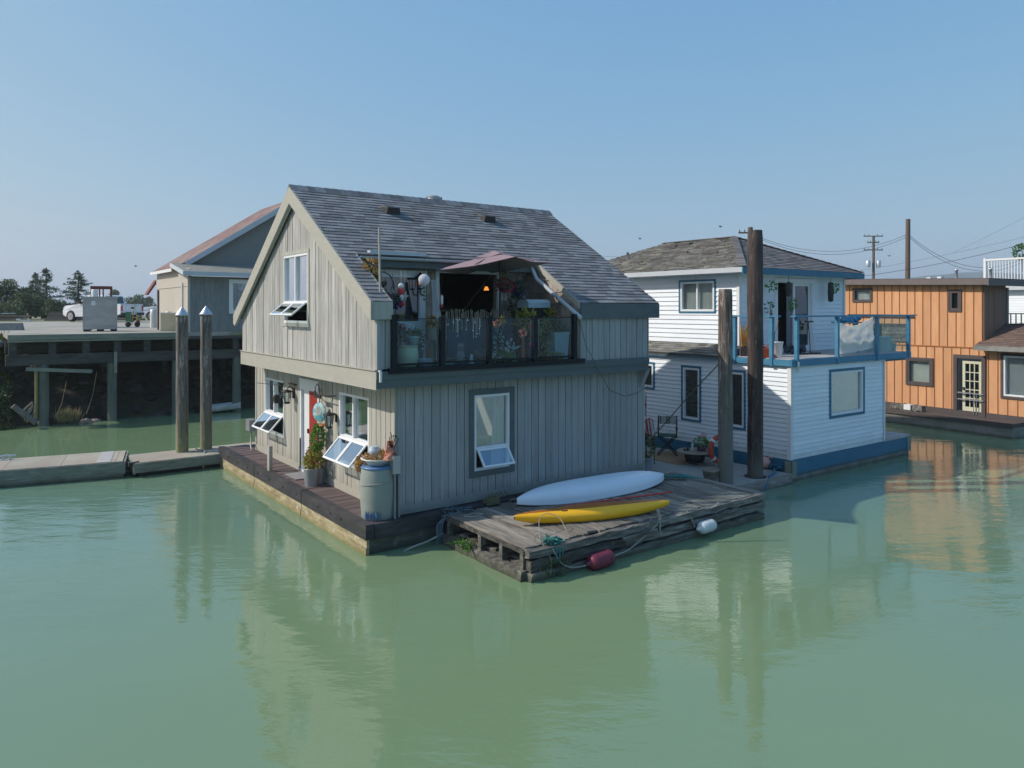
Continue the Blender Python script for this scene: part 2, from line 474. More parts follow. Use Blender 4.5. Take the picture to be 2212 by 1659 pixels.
m_cap = MAT("galvanised_cap", (.52, .56, .62), .4, ns=4, na=.08, metal=.5)
m_conc = MAT("pale_concrete", (.30, .295, .28), .9, ns=9, na=.1, col2=(.24, .24, .225), big=.9, bigamt=.7, bump=.002)
m_conc_side = MAT("stained_concrete", (.25, .25, .235), .9, ns=7, na=.15, col2=(.15, .15, .14), big=1.3, bigamt=.7, bump=.006, zcol=(.05, .05, .04), zr=(-.02, .12))
m_white = MAT("white_lap_siding", (.79, .84, .90), .6, isl=.045, col3=(.52, .54, .52), c3s=4.0, c3r=(.66, .8), zcol=(.50, .54, .52), zr=(.45, .8), n=(1, 1, 1), ns=4, na=.02, col2=(.72, .77, .83), big=.8, bigamt=.35)
m_whitetrim = MAT("white_trim", (.74, .75, .76), .5, ns=4, na=.02)
m_blue = MAT("blue_trim_paint", (.02, .145, .24), .5, zcol=(.03, .05, .04), zr=(.10, .24), n=(1, 1, 2), ns=4, na=.12, col2=(.045, .16, .28), big=1.1, bigamt=.6)
m_bluepost = MAT("blue_rail_paint", (.05, .20, .34), .5, n=(1, 1, 2), ns=4, na=.12, col2=(.10, .30, .42), big=1.1, bigamt=.6)
m_deckw = MAT("pale_deck_coating", (.46, .44, .42), .8, ns=6, na=.08, col2=(.36, .35, .34), big=.9, bigamt=.6)
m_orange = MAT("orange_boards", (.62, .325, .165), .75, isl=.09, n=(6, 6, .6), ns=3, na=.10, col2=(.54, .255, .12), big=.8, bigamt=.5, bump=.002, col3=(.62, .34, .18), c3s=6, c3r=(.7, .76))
m_orange_shaded = MAT("shade_darkened_orange_boards", (.21, .13, .095), .8, isl=.08, n=(6, 6, .6), ns=3, na=.12)  # orange boards with the end wall's shade put into the colour
m_dkbrown = MAT("dark_brown_trim", (.075, .062, .062), .7, ns=4, na=.15)
m_cream = MAT("cream_door_paint", (.62, .60, .44), .5, ns=4, na=.05)
m_steel = MAT("brushed_steel", (.42, .42, .41), .42, n=(1, 1, 4), ns=3, na=.14, metal=.3, col2=(.34, .32, .30), big=1.5, bigamt=.6)
m_rust = MAT("rusty_red_metal", (.16, .035, .022), .7, ns=9, na=.3)
m_truckw = MAT("silver_truck_paint", (.74, .76, .79), .28, ns=2, na=.02, spec=.6, metal=.15)
m_tyre = MAT("tyre_rubber", (.018, .018, .02), .85, ns=9, na=.2)
m_rimm = MAT("alloy_rim", (.50, .51, .53), .35, ns=6, na=.1, metal=.6)
m_plastic_bl = MAT("black_plastic", (.02, .02, .022), .5, ns=9, na=.2)
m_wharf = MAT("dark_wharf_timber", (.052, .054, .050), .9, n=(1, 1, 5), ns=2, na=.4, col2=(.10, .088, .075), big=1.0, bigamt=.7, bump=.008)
m_wharf_post = MAT("wharf_pile_timber", (.12, .13, .105), .9, n=(7, 7, .6), ns=3, na=.35, col2=(.17, .18, .16), big=1.1, bigamt=.6, bump=.012, zcol=(.16, .18, .15), zr=(.0, 1.2))
m_wharf_edge = MAT("pale_wharf_edge", (.26, .26, .20), .85, n=(1, 1, 3), ns=3, na=.12, col2=(.16, .2, .18), big=.4, bigamt=.9)
m_gravel = MAT("gravel_lot", (.38, .36, .32), .95, ns=20, na=.15, col2=(.24, .24, .2), big=.25, bigamt=.7, bump=.02, col3=(.21, .23, .10), c3s=.4, c3r=(.56, .7))
m_ground = MAT("far_ground", (.19, .20, .12), .95, ns=3, na=.2, col2=(.12, .17, .045), big=.05, bigamt=.9, bump=.02)
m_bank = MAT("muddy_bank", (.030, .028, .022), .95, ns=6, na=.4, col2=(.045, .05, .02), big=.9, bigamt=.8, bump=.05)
m_rock = MAT("bank_rock", (.045, .043, .038), .9, isl=.5, ns=5, na=.3, col2=(.03, .03, .022), big=1.2, bigamt=.6, bump=.03)
m_rock_pale = MAT("pale_rock", (.24, .20, .16), .9, isl=.3, ns=5, na=.3, bump=.03)
m_grass = MAT("bank_grass", (.13, .15, .035), .85, isl=.45, ns=3, na=.2, hue=.06, trans=.3)
m_reed = MAT("dry_grass", (.36, .30, .15), .85, isl=.35, ns=3, na=.2, trans=.3)
m_leaf = MAT("green_leaves", (.08, .16, .05), .6, isl=.5, ns=3, na=.2, hue=.05, trans=.25)
m_leaf_b = MAT("bright_leaves", (.10, .27, .04), .55, isl=.4, ns=3, na=.2, hue=.04, trans=.3)
m_leaf_y = MAT("yellow_green_leaves", (.34, .32, .07), .6, isl=.4, ns=3, na=.2, hue=.05, trans=.3)
m_leaf_or = MAT("dry_orange_plant", (.46, .27, .09), .8, isl=.5, ns=3, na=.2, hue=.05, trans=.2)
m_conifer = MAT("conifer_needles", (.07, .125, .075), .7, isl=.5, ns=3, na=.25, hue=.04, trans=.15)
m_bush = MAT("hedge_leaves", (.085, .14, .06), .7, isl=.6, ns=3, na=.25, hue=.07, trans=.15, col2=(.14, .15, .05), big=.5, bigamt=.7)
m_bark = MAT("bark", (.07, .055, .045), .9, n=(4, 4, 1), ns=4, na=.3)
m_shed_l = MAT("beige_shed_wall", (.47, .44, .39), .8, ns=3, na=.04, col2=(.46, .42, .35), big=.5, bigamt=.5)
m_shed_g = MAT("grey_plywood", (.20, .205, .21), .85, n=(5, 5, .7), ns=2.5, na=.22, col2=(.27, .28, .285), big=.8, bigamt=.6)
m_shed_gable = MAT("grey_gable_paint", (.22, .23, .215), .8, ns=3, na=.05)
m_shed_trim = MAT("pale_shed_trim", (.50, .54, .58), .6, ns=3, na=.05)
m_redroof = MAT("rust_red_metal_roof", (.17, .085, .075), .7, isl=.06, ns=4, na=.2, col2=(.30, .24, .20), big=1.3, bigamt=.75)
m_mossroof = MAT("mossy_felt_roof", (.22, .225, .19), .95, ns=6, na=.2, col2=(.30, .26, .25), big=.9, bigamt=.8, bump=.01)
m_rope = MAT("pale_rope", (.34, .33, .29), .9, ns=30, na=.2)
m_rope_t = MAT("teal_rope", (.035, .20, .19), .85, ns=30, na=.25)
m_rope_g = MAT("green_brown_rope", (.13, .13, .07), .9, ns=30, na=.25)
m_maroon = MAT("maroon_fender", (.16, .022, .045), .5, ns=5, na=.12)
m_fenderw = MAT("white_fender", (.62, .66, .68), .45, ns=5, na=.1, col2=(.4, .4, .36), big=3, bigamt=.5)
m_canoe = MAT("pale_blue_canoe_hull", (.74, .82, .90), .38, col3=(.42, .46, .48), c3s=7, c3r=(.66, .74), ns=3, na=.03, col2=(.66, .74, .84), big=1.2, bigamt=.4, spec=.5)
m_kayak = MAT("yellow_kayak_hull", (.92, .48, .008), .42, col3=(.48, .26, .03), c3s=9, c3r=(.68, .76), ns=3, na=.04, spec=.5)
m_kayak_o = MAT("orange_brown_kayak_deck", (.36, .13, .02), .4, ns=3, na=.1)
m_barrel = MAT("grey_painted_barrel", (.27, .30, .285), .6, ns=5, na=.1, col2=(.27, .30, .26), big=2, bigamt=.6, col3=(.06, .2, .5), c3s=3.6, c3r=(.69, .72))
m_bluepl = MAT("blue_plastic", (.09, .19, .36), .4, ns=5, na=.1)
m_whitepl = MAT("white_plastic", (.70, .72, .70), .4, ns=5, na=.04)
m_cloth_or = MAT("faded_orange_cloth", (.62, .25, .17), .8, ns=8, na=.2)
m_zinc = MAT("zinc_pot", (.36, .38, .40), .45, n=(8, 8, 1), ns=3, na=.1, metal=.4)
m_terra = MAT("terracotta", (.36, .13, .07), .8, ns=5, na=.1)
m_creampot = MAT("cream_glazed_pot", (.66, .68, .48), .4, ns=4, na=.05)
m_bluepot = MAT("pale_blue_glazed_pot", (.40, .50, .56), .4, ns=5, na=.08)
m_stonepot = MAT("rough_stone_pot", (.27, .24, .20), .9, ns=9, na=.25, bump=.006)
m_umb = MAT("mauve_parasol_canvas", (.30, .215, .24), .85, ns=3, na=.06, trans=.08)
m_paper = MAT("white_paper_globe", (.72, .74, .80), .8, ns=5, na=.03, trans=.4)
m_pink = MAT("pink_petals", (.65, .12, .22), .6, isl=.3, ns=3, na=.1, hue=.05, trans=.2)
m_redpet = MAT("magenta_petals", (.45, .02, .10), .6, isl=.3, ns=3, na=.1, hue=.05, trans=.2)
m_bluepet = MAT("violet_blue_petals", (.03, .035, .20), .6, isl=.5, ns=3, na=.1, hue=.05, trans=.2)
m_salmon = MAT("salmon_petals", (.75, .30, .20), .6, isl=.3, ns=3, na=.1, trans=.2)
m_turq = MAT("turquoise_ornament", (.10, .42, .52), .5, ns=8, na=.3, col2=(.6, .6, .55), big=7, bigamt=.9)
m_iron = MAT("black_iron", (.02, .02, .02), .55, ns=9, na=.2)
m_pane_dark = MAT("dark_pane_reflection_tone", (.075, .10, .13), .8, ns=6, na=.15)  # flat colour for the dark reflection in the railing glass
m_wicker = MAT("pale_stick", (.28, .24, .18), .85, isl=.35, n=(8, 8, 1), ns=3, na=.2)
m_wood = MAT("varnished_wood", (.19, .12, .075), .6, n=(1, 6, 1), ns=3, na=.15)
m_tabletop = MAT("speckled_table_top", (.27, .215, .17), .6, ns=12, na=.1)
m_rug = MAT("tan_rug", (.30, .185, .10), .95, ns=25, na=.12)
m_green_cloth = MAT("dark_green_canvas", (.02, .10, .07), .8, ns=8, na=.1)
m_stripe = MAT("pale_canvas", (.45, .43, .40), .85, ns=8, na=.08)
m_redcl = MAT("red_cloth", (.60, .05, .05), .8, ns=8, na=.1)
m_whitecl = MAT("white_cloth", (.72, .74, .76), .8, ns=8, na=.05, trans=.25)
m_lifer = MAT("red_life_ring", (.48, .07, .035), .5, ns=5, na=.08)
m_pinkball = MAT("faded_pink_buoy", (.60, .33, .29), .5, ns=4, na=.06)
m_tarp = MAT("crinkled_pale_sheet", (.90, .90, .89), .35, ns=5, na=.04, trans=.6)
m_minttub = MAT("mint_plastic_tub", (.42, .58, .55), .4, ns=5, na=.05)
m_orpl = MAT("orange_red_plastic", (.62, .09, .03), .45, ns=5, na=.08)
m_kayor = MAT("flame_orange_plastic", (.62, .22, .03), .45, ns=5, na=.2, col2=(.75, .5, .1), big=4, bigamt=.8)
m_lumber = MAT("stacked_lumber", (.19, .155, .125), .9, isl=.3, n=(1, 4, 4), ns=4, na=.2)
m_turf = MAT("green_balcony_mat", (.035, .13, .10), .95, ns=25, na=.2)
m_tote = MAT("cream_plastic_tote", (.62, .57, .42), .5, ns=3, na=.1, trans=.2)
m_greenpl = MAT("green_plastic", (.03, .15, .06), .5)
m_yellow = MAT("yellow_metal", (.55, .42, .05), .5)
m_pole = MAT("utility_pole_wood", (.13, .095, .075), .9, n=(5, 5, .5), ns=3, na=.25)
m_grey = MAT("grey_metal", (.30, .31, .33), .5, metal=.4, ns=6, na=.1)
m_lampglow = EMIT("warm_lamp_light", (1.0, .33, .05), 1.1)
m_hill = MAT("forested_hill", (.05, .075, .04), .95, ns=.02, na=.3)
# ================================================================== SETTING
# water: one sheet to the horizon
def make_water():
    m, nt, out = _new("murky_green_water")
    tc = nt.nodes.new("ShaderNodeTexCoord"); vec = tc.outputs['Object']
    p = nt.nodes.new("ShaderNodeBsdfPrincipled")
    patch = _step(nt, _noise(nt, _map(nt, vec, (.5, .9, 1)), .16, 3), .38, .62)
    # body colour: greener close in front of the grey house, more teal further out
    dv = nt.nodes.new("ShaderNodeVectorMath"); dv.operation = 'DISTANCE'; dv.inputs[1].default_value = (1.0, 9.0, 0)
    nt.links.new(vec, dv.inputs[0])
    dn = _math(nt, 'ADD', dv.outputs['Value'], _math(nt, 'MULTIPLY', _noise(nt, vec, .25, 3), 5.0))
    sy = nt.nodes.new('ShaderNodeSeparateXYZ'); nt.links.new(vec, sy.inputs[0])
    c = _mix(nt, _math(nt, 'MULTIPLY', _step(nt, dn, 6.5, 14.0), _step(nt, sy.outputs[1], 23.0, 17.0)), _mix(nt, patch, (.165, .250, .135), (.178, .268, .146)), _mix(nt, patch, (.128, .228, .165), (.138, .242, .178)))
    nt.links.new(c, p.inputs['Base Color'])
    p.inputs['Roughness'].default_value = .015
    p.inputs['IOR'].default_value = 1.65
    p.inputs['Specular IOR Level'].default_value = .5
    rot = nt.nodes.new("ShaderNodeMapping"); rot.inputs['Rotation'].default_value = (0, 0, D(-14)); rot.inputs['Scale'].default_value = (.42, 1.0, 1)
    nt.links.new(vec, rot.inputs[0]); v2 = rot.outputs[0]
    big = _noise(nt, v2, .55, 2, None, .5)
    mid = _noise(nt, v2, 2.3, 4, None, .55)
    fin = _noise(nt, v2, 7.0, 4, None, .6)
    calm = _step(nt, _noise(nt, _map(nt, vec, (.6, 1, 1)), .22, 2), .40, .62)
    h = _math(nt, 'MULTIPLY', big, .019)
    h = _math(nt, 'ADD', h, _math(nt, 'MULTIPLY', mid, _math(nt, 'MULTIPLY_ADD', calm, .0130, .0048)))
    h = _math(nt, 'ADD', h, _math(nt, 'MULTIPLY', fin, _math(nt, 'MULTIPLY_ADD', calm, .0045, .0012)))
    bn = nt.nodes.new("ShaderNodeBump"); bn.inputs['Distance'].default_value = 1.0; bn.inputs['Strength'].default_value = 1.0
    nt.links.new(h, bn.inputs['Height']); nt.links.new(bn.outputs[0], p.inputs['Normal'])
    nt.links.new(p.outputs[0], out.inputs[0])
    return m
MB().add([(-400, -120, 0), (600, -120, 0), (600, 900, 0), (-400, 900, 0)], [(0, 1, 2, 3)]).build("water", make_water(), kind="structure")

# ================================================================== GREY FLOAT HOUSE
house = thing("float_house", "weathered grey board two-storey float house with shingled gable roof and glass balcony", "float house", H.W(0, 0, 0), H.r)
hm = Matrix.Identity(4)
# float
b = MB()
b.box(.03, 7.25, .03, 9.15, -.6, .27)
for i in range(14):
    z = random.uniform(.02, .2)
b.build("float_hull", m_hull_dk, house)
b = MB()
for (a0, a1) in ((.0, 3.1), (3.13, 6.2), (6.23, 9.17)):
    b.box(-.035, .03, a0, a1, -.4, .12); b.box(-.02, .03, a0, a1, .125, .27)
b.build("float_log_side", m_hull, house)
b = MB()
for (a0, a1) in ((-.05, 3.0), (3.03, 6.1), (6.13, 9.2)):
    b.box(-.06, .10, a0, a1, .285, .545)
b.box(.11, 7.3, -.06, .10, .285, .535)
for t in (1.0, 1.5, 2.1, 3.3, 4.1, 5.0, 5.8, 6.6, 7.4, 8.2): b.lathe([(.018, -.012), (.018, .012)], 8, (-.068, t, .42), Euler((0, D(90), 0)))
b.build("black_rim_beam", m_rim, house)
b = MB(); boards(b, .10, 9.19, .10, .70, w=.14, gap=.006, th=.02)
b.v = [(v[2], v[0], .505 + v[1]) for v in b.v]
b.build("walkway_deck", m_deck_br, house)
MB().box(.70, 7.25, .11, 9.15, .28, .515).build("deck_base", m_rim, house)

# lower storey
GL = facing((.69, 8.28, 0), (0, -1, 0), (-1, 0, 0))      # gable side, x runs right from the far left corner
gl = lambda t: 8.28 - t
FL = facing((.69, .26, 0), (1, 0, 0), (0, -1, 0))
og = [(gl(7.53), gl(6.10), 1.13, 2.53), (gl(5.0), gl(3.86), .50, 2.62), (gl(2.75), gl(1.34), 1.09, 2.57)]
of = [(2.38 - .69, 3.24 - .69, 1.12, 2.61)]
b = MB(GL); boards(b, 0, 8.02, .53, 2.95, og, w=.19); b.build("gable_side_siding", m_siding_low, house)
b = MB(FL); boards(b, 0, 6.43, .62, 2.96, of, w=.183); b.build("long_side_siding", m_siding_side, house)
b = MB(GL); backing(b, 0.01, 8.01, .52, 2.94, og)
b.M = FL; backing(b, 0.1, 6.42, .52, 2.94, of); b.M = None
b.box(7.02, 7.12, .36, 8.28, .52, 2.94); b.box(.79, 7.02, 8.18, 8.28, .52, 2.94)
b.build("lower_storey_shell", m_interior, house)
for bb in ((.645, .69, .235, .33, .52, 2.93), (.655, .69, 8.2, 8.3, .52, 2.93), (7.1, 7.15, .22, .36, .52, 2.93)): MB().box(*bb).build("corner_board", m_siding_low, house)
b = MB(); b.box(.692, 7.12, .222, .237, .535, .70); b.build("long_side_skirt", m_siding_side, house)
b = MB(); b.box(.652, .667, .34, 3.84, .53, .68); b.box(.652, .667, 5.02, 8.19, .53, .68); b.build("gable_side_skirt", m_band, house)

# upper floor slab, band boards and balcony floor
MB().box(.19, 6.99, .02, 7.78, 2.93, 3.14).build("upper_floor", m_fascia_dk, house)
b = MB(); b.box(.135, .19, -.05, 7.84, 2.88, 3.215); b.box(.11, .19, -.05, 7.84, 3.217, 3.235)
b.build("gable_band_board", m_band, house)
b = MB(); b.box(.14, 6.99, -.055, -.005, 2.90, 3.05); b.box(.14, 6.99, -.075, -.005, 3.052, 3.20); b.box(.14, 6.99, -.005, .02, 2.93, 3.14)
b.build("long_side_band_board", m_fascia_dk, house)
b = MB(); b.box(.36, 4.98, -.12, -.077, 3.155, 3.225); b.box(.36, 4.98, -.13, .06, 3.227, 3.25); b.build("black_edge_rail", m_black, house)
MB().box(.45, 4.9, .0, 1.8, 3.142, 3.21).build("balcony_floor", m_turf, house)
b = MB(); b.tube([(.2, -.1, 3.19), (.2, -.1, 3.02)], .028, 8); b.tube([(.2, -.1, 3.2), (.2, .0, 3.2)], .03, 8); b.build("drain_spout", m_whitepl, house)

# upper gable wall
zf = lambda t: 4.43 + .625 * (t + .05)      # front slope, top of roof
RZ = 6.955; RT = 3.99
zbk = lambda t: RZ - (t - RT) * .682
rz = lambda t: min(zf(t), zbk(t))
GU = facing((.19, 7.78, 0), (0, -1, 0), (-1, 0, 0)); gu = lambda t: 7.78 - t
ou = [(gu(4.70), gu(3.22), 4.0, 5.50)]
b = MB(GU); boards(b, 0, 7.78, 3.235, lambda x: rz(7.78 - x) - .12, ou, w=.165, gap=.007); b.build("upper_gable_siding", m_siding, house)
b = MB(GU); backing(b, 0.01, 7.77, 3.15, lambda x: rz(7.78 - x) - .14, ou)
GR = facing((6.99, 0, 0), (0, 1, 0), (1, 0, 0))
backing(b, 0, 0, 0, 0) if False else None
b.M = GR; boards(b, 0, 7.78, 3.15, lambda x: rz(x) - .14, (), w=.19, gap=0, th=.04, y=-.04, jit=0); b.M = None
b.box(.29, 6.95, 7.68, 7.78, 3.15, zbk(7.78) - .14)
b.build("upper_storey_shell", m_interior, house)
# front wall of the upper storey (right of the balcony) and the wing wall at the left
b = MB(facing((4.93, 0, 0), (1, 0, 0), (0, -1, 0)))
boards(b, 0, 2.05, 3.2, 4.40, (), w=.165)
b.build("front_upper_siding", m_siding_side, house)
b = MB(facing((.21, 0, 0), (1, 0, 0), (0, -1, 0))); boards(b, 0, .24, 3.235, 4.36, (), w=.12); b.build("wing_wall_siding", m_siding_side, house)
b = MB(); b.box(4.93, 6.94, .0, .1, 3.14, 4.36); b.build("front_upper_backing", m_interior, house)
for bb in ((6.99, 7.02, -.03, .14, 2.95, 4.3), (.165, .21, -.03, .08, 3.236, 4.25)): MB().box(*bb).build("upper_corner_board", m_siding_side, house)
# triangular bracket at the right end, below the upper storey
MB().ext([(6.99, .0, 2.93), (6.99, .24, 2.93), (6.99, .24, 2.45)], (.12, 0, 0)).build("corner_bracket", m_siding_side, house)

# balcony side walls (cheeks), recessed wall and header
def cheek(s, sgn, name):
    bb = MB(facing((s, 0, 0), (0, 1, 0), (-sgn, 0, 0)))
    boards(bb, 0.02, 1.84, 3.21, lambda x: zf(x) - .13, (), w=.14, gap=.004, th=.03, jit=.006)
    for z in (3.6, 3.87, 4.14, 4.41, 4.68, 4.95, 5.22):
        x0 = max(.02, (z - 4.33) / .625)
        if x0 < 1.8: bb.hex([(x0, .02, z), (1.84, .02, z), (1.84, .05, z), (x0, .05, z), (x0, .02, z + .03), (1.84, .02, z + .03), (1.84, .03, z + .03), (x0, .03, z + .03)])
    return bb.build(name, m_cedar, house)
cheek(4.93, 1, "right_shake_cheek")
cheek(.42, -1, "left_shake_cheek")
BW = facing((.45, 1.8, 0), (1, 0, 0), (0, -1, 0)); bx = lambda s: s - .45
ob = [(bx(1.06), bx(2.10), 3.98, 5.03), (bx(2.50), bx(4.0), 3.21, 5.08)]
b = MB(BW)
z = 3.21
while z < 5.25:
    z2 = min(z + .235, 5.27); x = 0
    row = [(o[0], o[1]) for o in ob if o[2] < (z + z2) / 2 < o[3]]
    while x < 4.45:
        w_ = random.uniform(.09, .2); x2 = min(4.45, x + w_); mid = (x + x2) / 2
        if not any(p < mid < q for p, q in row):
            th = random.uniform(.018, .03)
            b.hex([(x + .003, 0, z), (x2 - .003, 0, z), (x2 - .003, th, z), (x + .003, th, z), (x + .003, 0, z2), (x2 - .003, 0, z2), (x2 - .003, .006, z2), (x + .003, .006, z2)])
        x = x2
    z = z2
b.build("recessed_shake_wall", m_cedar, house)
b = MB(BW); backing(b, 0, 4.45, 3.14, 5.28, ob); b.build("recessed_wall_backing", m_interior, house)
MB().box(.3, 6.95, 1.9, 7.68, 3.142, 3.17).build("upper_room_floor", m_wood, house)
b = MB(); b.box(.45, 4.93, 1.49, 1.53, 5.14, 5.33); b.box(.45, 4.93, 1.53, 1.80, 5.145, 5.165); b.build("dormer_fascia", m_fascia_dk, house)
MB().box(1.9, 2.0, 1.95, 7.6, 3.18, 5.6).build("sun_blocking_panel", m_interior, house)  # added unseen panel: stops gable-window sun streaking across the dark room
# gutter above the balcony and the pale box on it
b = MB()
g = [(math.cos(a) * .06, math.sin(a) * .06) for a in [D(180 + k * 22.5) for k in range(9)]]
g2 = [(x * .82, y * .82) for x, y in g[::-1]]
b.ext([(.5, 1.42 + x, 5.335 + y) for x, y in g + g2], (4.35, 0, 0))
b.build("gutter", m_shed_trim, house)
b = MB(); b.box(.72, 1.98, 1.40, 1.62, 5.41, 5.455); b.box(.72, 1.98, 1.395, 1.4, 5.38, 5.455); b.build("pale_eave_flashing", m_shed_trim, house)
# downpipe that runs down beside the cheek
b = MB(); b.tube([(4.80, 1.52, 5.30), (4.79, 1.44, 5.18), (4.79, 1.30, 5.0 - .02), (4.80, -.18, 4.12)], .045, 10); b.build("downpipe", m_shed_trim, house)
# roof
def shingle_sides():
    b = MB(); sl = math.hypot(1, .625)
    L = (RT + .05) * sl
    def clip(v):
        t = v / sl - .05
        return [(0, .42), (4.89, 7.29)] if t < 1.44 else [(0, 7.29)]
    shingles(b, (.04, -.05, zf(-.05)), (1, 0, 0), (0, 1, .625), 7.29, L, tab=.27, expo=.135, th=.011, clip=clip)
    b.build("front_roof_shingles", m_roof, house)
    b = MB()
    sb = math.hypot(1, .682); Lb = (8.12 - RT) * sb
    shingles(b, (.04, 8.12, zbk(8.12)), (1, 0, 0), (0, -1, .682), 7.29, Lb, tab=.3, expo=.15, th=.011)
    b.build("rear_roof_shingles", m_roof, house)
    b = MB()
    u = .03
    while u < 7.3:
        w_ = min(.2, 7.34 - u)
        b.hex([(u, RT - .13, zf(RT - .13) + .015), (u + w_ * 1.3, RT - .13, zf(RT - .13) + .005), (u + w_ * 1.3, RT, RZ + .045), (u, RT, RZ + .06),
               (u, RT - .13, zf(RT - .13) + .03), (u + w_ * 1.3, RT - .13, zf(RT - .13) + .02), (u + w_ * 1.3, RT, RZ + .06), (u, RT, RZ + .075)])
        b.hex([(u, RT, RZ + .045), (u + w_ * 1.3, RT, RZ + .045), (u + w_ * 1.3, RT + .13, zbk(RT + .13) + .01), (u, RT + .13, zbk(RT + .13) + .01),
               (u, RT, RZ + .06), (u + w_ * 1.3, RT, RZ + .06), (u + w_ * 1.3, RT + .13, zbk(RT + .13) + .025), (u, RT + .13, zbk(RT + .13) + .025)])
        u += w_
    b.build("ridge_cap", m_roof, house)
shingle_sides()
b = MB()
def slab(s0, s1, t0, t1, f):
    b.hex([(s0, t0, f(t0) - .10), (s1, t0, f(t0) - .10), (s1, t1, f(t1) - .10), (s0, t1, f(t1) - .10), (s0, t0, f(t0) - .003), (s1, t0, f(t0) - .003), (s1, t1, f(t1) - .003), (s0, t1, f(t1) - .003)])
slab(.09, .44, -.04, 1.5, zf); slab(4.91, 7.30, -.04, 1.5, zf); slab(.09, 7.30, 1.5, RT, zf); slab(.09, 7.30, RT, 8.11, zbk)
b.build("roof_deck", m_fascia_dk, house)
# barge boards on the gable, rake trim round the roof opening, eave fascia
b = MB()
pts = [(-.06, 4.11), (-.06, zf(-.06) + .015), (RT, RZ + .02), (8.14, zbk(8.14) + .015), (8.14, zbk(8.14) - .20), (8.02, zbk(8.02) - .34), (RT, RZ - .345), (.0, zf(0) - .34)]
b.ext([(.03, t, z) for t, z in pts], (.055, 0, 0)); b.build("barge_board", m_band, house)
b = MB(); b.ext([(.086, t, z) for t, z in [(.05, zf(.05) - .30), (.05, zf(.05) - .1), (RT, RZ - .1), (8.0, zbk(8.0) - .1), (8.0, zbk(8.0) - .30), (RT, RZ - .40)]], (.02, 0, 0))
b.build("inner_barge_trim", m_siding_low, house)
b = MB(); b.ext([(7.29, t, z) for t, z in pts], (.035, 0, 0)); b.build("rear_barge_board", m_fascia_dk, house)
b = MB(); b.ext([(4.87, t, z) for t, z in [(-.05, zf(-.05) + .02), (1.56, zf(1.56) + .02), (1.56, zf(1.56) - .12), (-.05, zf(-.05) - .12)]], (.035, 0, 0))
b.build("opening_rake_trim", m_band, house)
b = MB(); b.ext([(.42, t, z) for t, z in [(-.05, zf(-.05) + .02), (1.5, zf(1.5) + .02), (1.5, zf(1.5) - .14), (-.05, zf(-.05) - .14)]], (.03, 0, 0)); b.box(.085, .45, -.085, -.05, 4.12, 4.43)
b.build("parapet_trim", m_siding_low, house)
b = MB(); b.box(4.9, 7.31, -.09, -.045, 4.10, 4.425); b.box(4.9, 7.31, -.045, 0, 4.12, 4.14); b.build("eave_fascia", m_fascia_dk, house)
# roof vents
for (s_, t_) in ((2.12, 3.3), (4.76, 3.3)):
    b = MB(); z0 = zf(t_)
    b.hex([(s_ - .17, t_ - .17, z0 - .1), (s_ + .17, t_ - .17, z0 - .1), (s_ + .17, t_ + .17, z0 + .1), (s_ - .17, t_ + .17, z0 + .1), (s_ - .15, t_ - .20, z0 + .06), (s_ + .15, t_ - .20, z0 + .06), (s_ + .13, t_ + .13, z0 + .15), (s_ - .13, t_ + .13, z0 + .15)])
    b.build("roof_vent", m_iron, house)
b = MB(); b.lathe([(.1, -.3), (.1, .0), (.16, .02), (.21, .08), (.22, .15), (.18, .22), (.08, .26), (0, .265)], 20, (3.86, 4.3, 6.90))
for k in range(20):
    a = k * math.pi / 10; b.beam((3.86 + math.cos(a) * .20, 4.3 + math.sin(a) * .20, 6.94), (3.86 + math.cos(a + .25) * .20, 4.3 + math.sin(a + .25) * .20, 7.12), .012, .03)
b.build("turbine_vent", m_grey, house)

# windows of the grey house
window(house, GL, gl(7.53), gl(6.10), 1.13, 2.53, m_vinyl, m_glass, mull=(gl(6.85),), transom=1.66, sash=2, ang=43)
window(house, GL, gl(2.75), gl(1.34), 1.09, 2.57, m_vinyl, m_glass, mull=(gl(2.08),), transom=1.67, sash=2, ang=43)
window(house, GU, gu(4.70), gu(3.22), 4.0, 5.50, m_vinyl, m_glass, mull=(gu(3.98),), transom=4.46, sash=2, ang=50)
b = MB(GU); rectframe(b, gu(4.78), gu(3.14), 3.92, 5.58, .08, 0, .04); b.build("window_trim", m_siding_low, house)
window(house, FL, 1.69, 2.55, 1.12, 2.61, m_vinyl, m_glass, transom=1.56, sash=1, ang=38, trim=m_fascia_dk, tw=.12)
for ta, tb, z0_, z1_ in ((7.48, 6.88, 1.68, 2.48), (2.70, 2.11, 1.70, 2.52)):
    MB(GL).box(gl(ta), gl(tb), -.17, -.16, z0_, z1_).build("net_curtain", MAT("grey_green_net", (.34, .42, .40), .7, n=(30, 1, 1), ns=1, na=.15), house)
# curtain and shelf inside the long side window
b = MB(); pts = [(2.98 + k * .022, .44 + .02 * math.sin(k * 2.1)) for k in range(14)]
for i in range(len(pts) - 1):
    (a0, b0), (a1, b1) = pts[i], pts[i + 1]; f = lambda a: a - (3.28 - a) * -.0
    b.add([(a0 - .06, b0, 1.15), (a1, b1, 1.15), (a1, b1, 2.6), (a0 + .02, b0, 2.6)], [(0, 1, 2, 3)])
b.build("curtain", m_curtain, house)
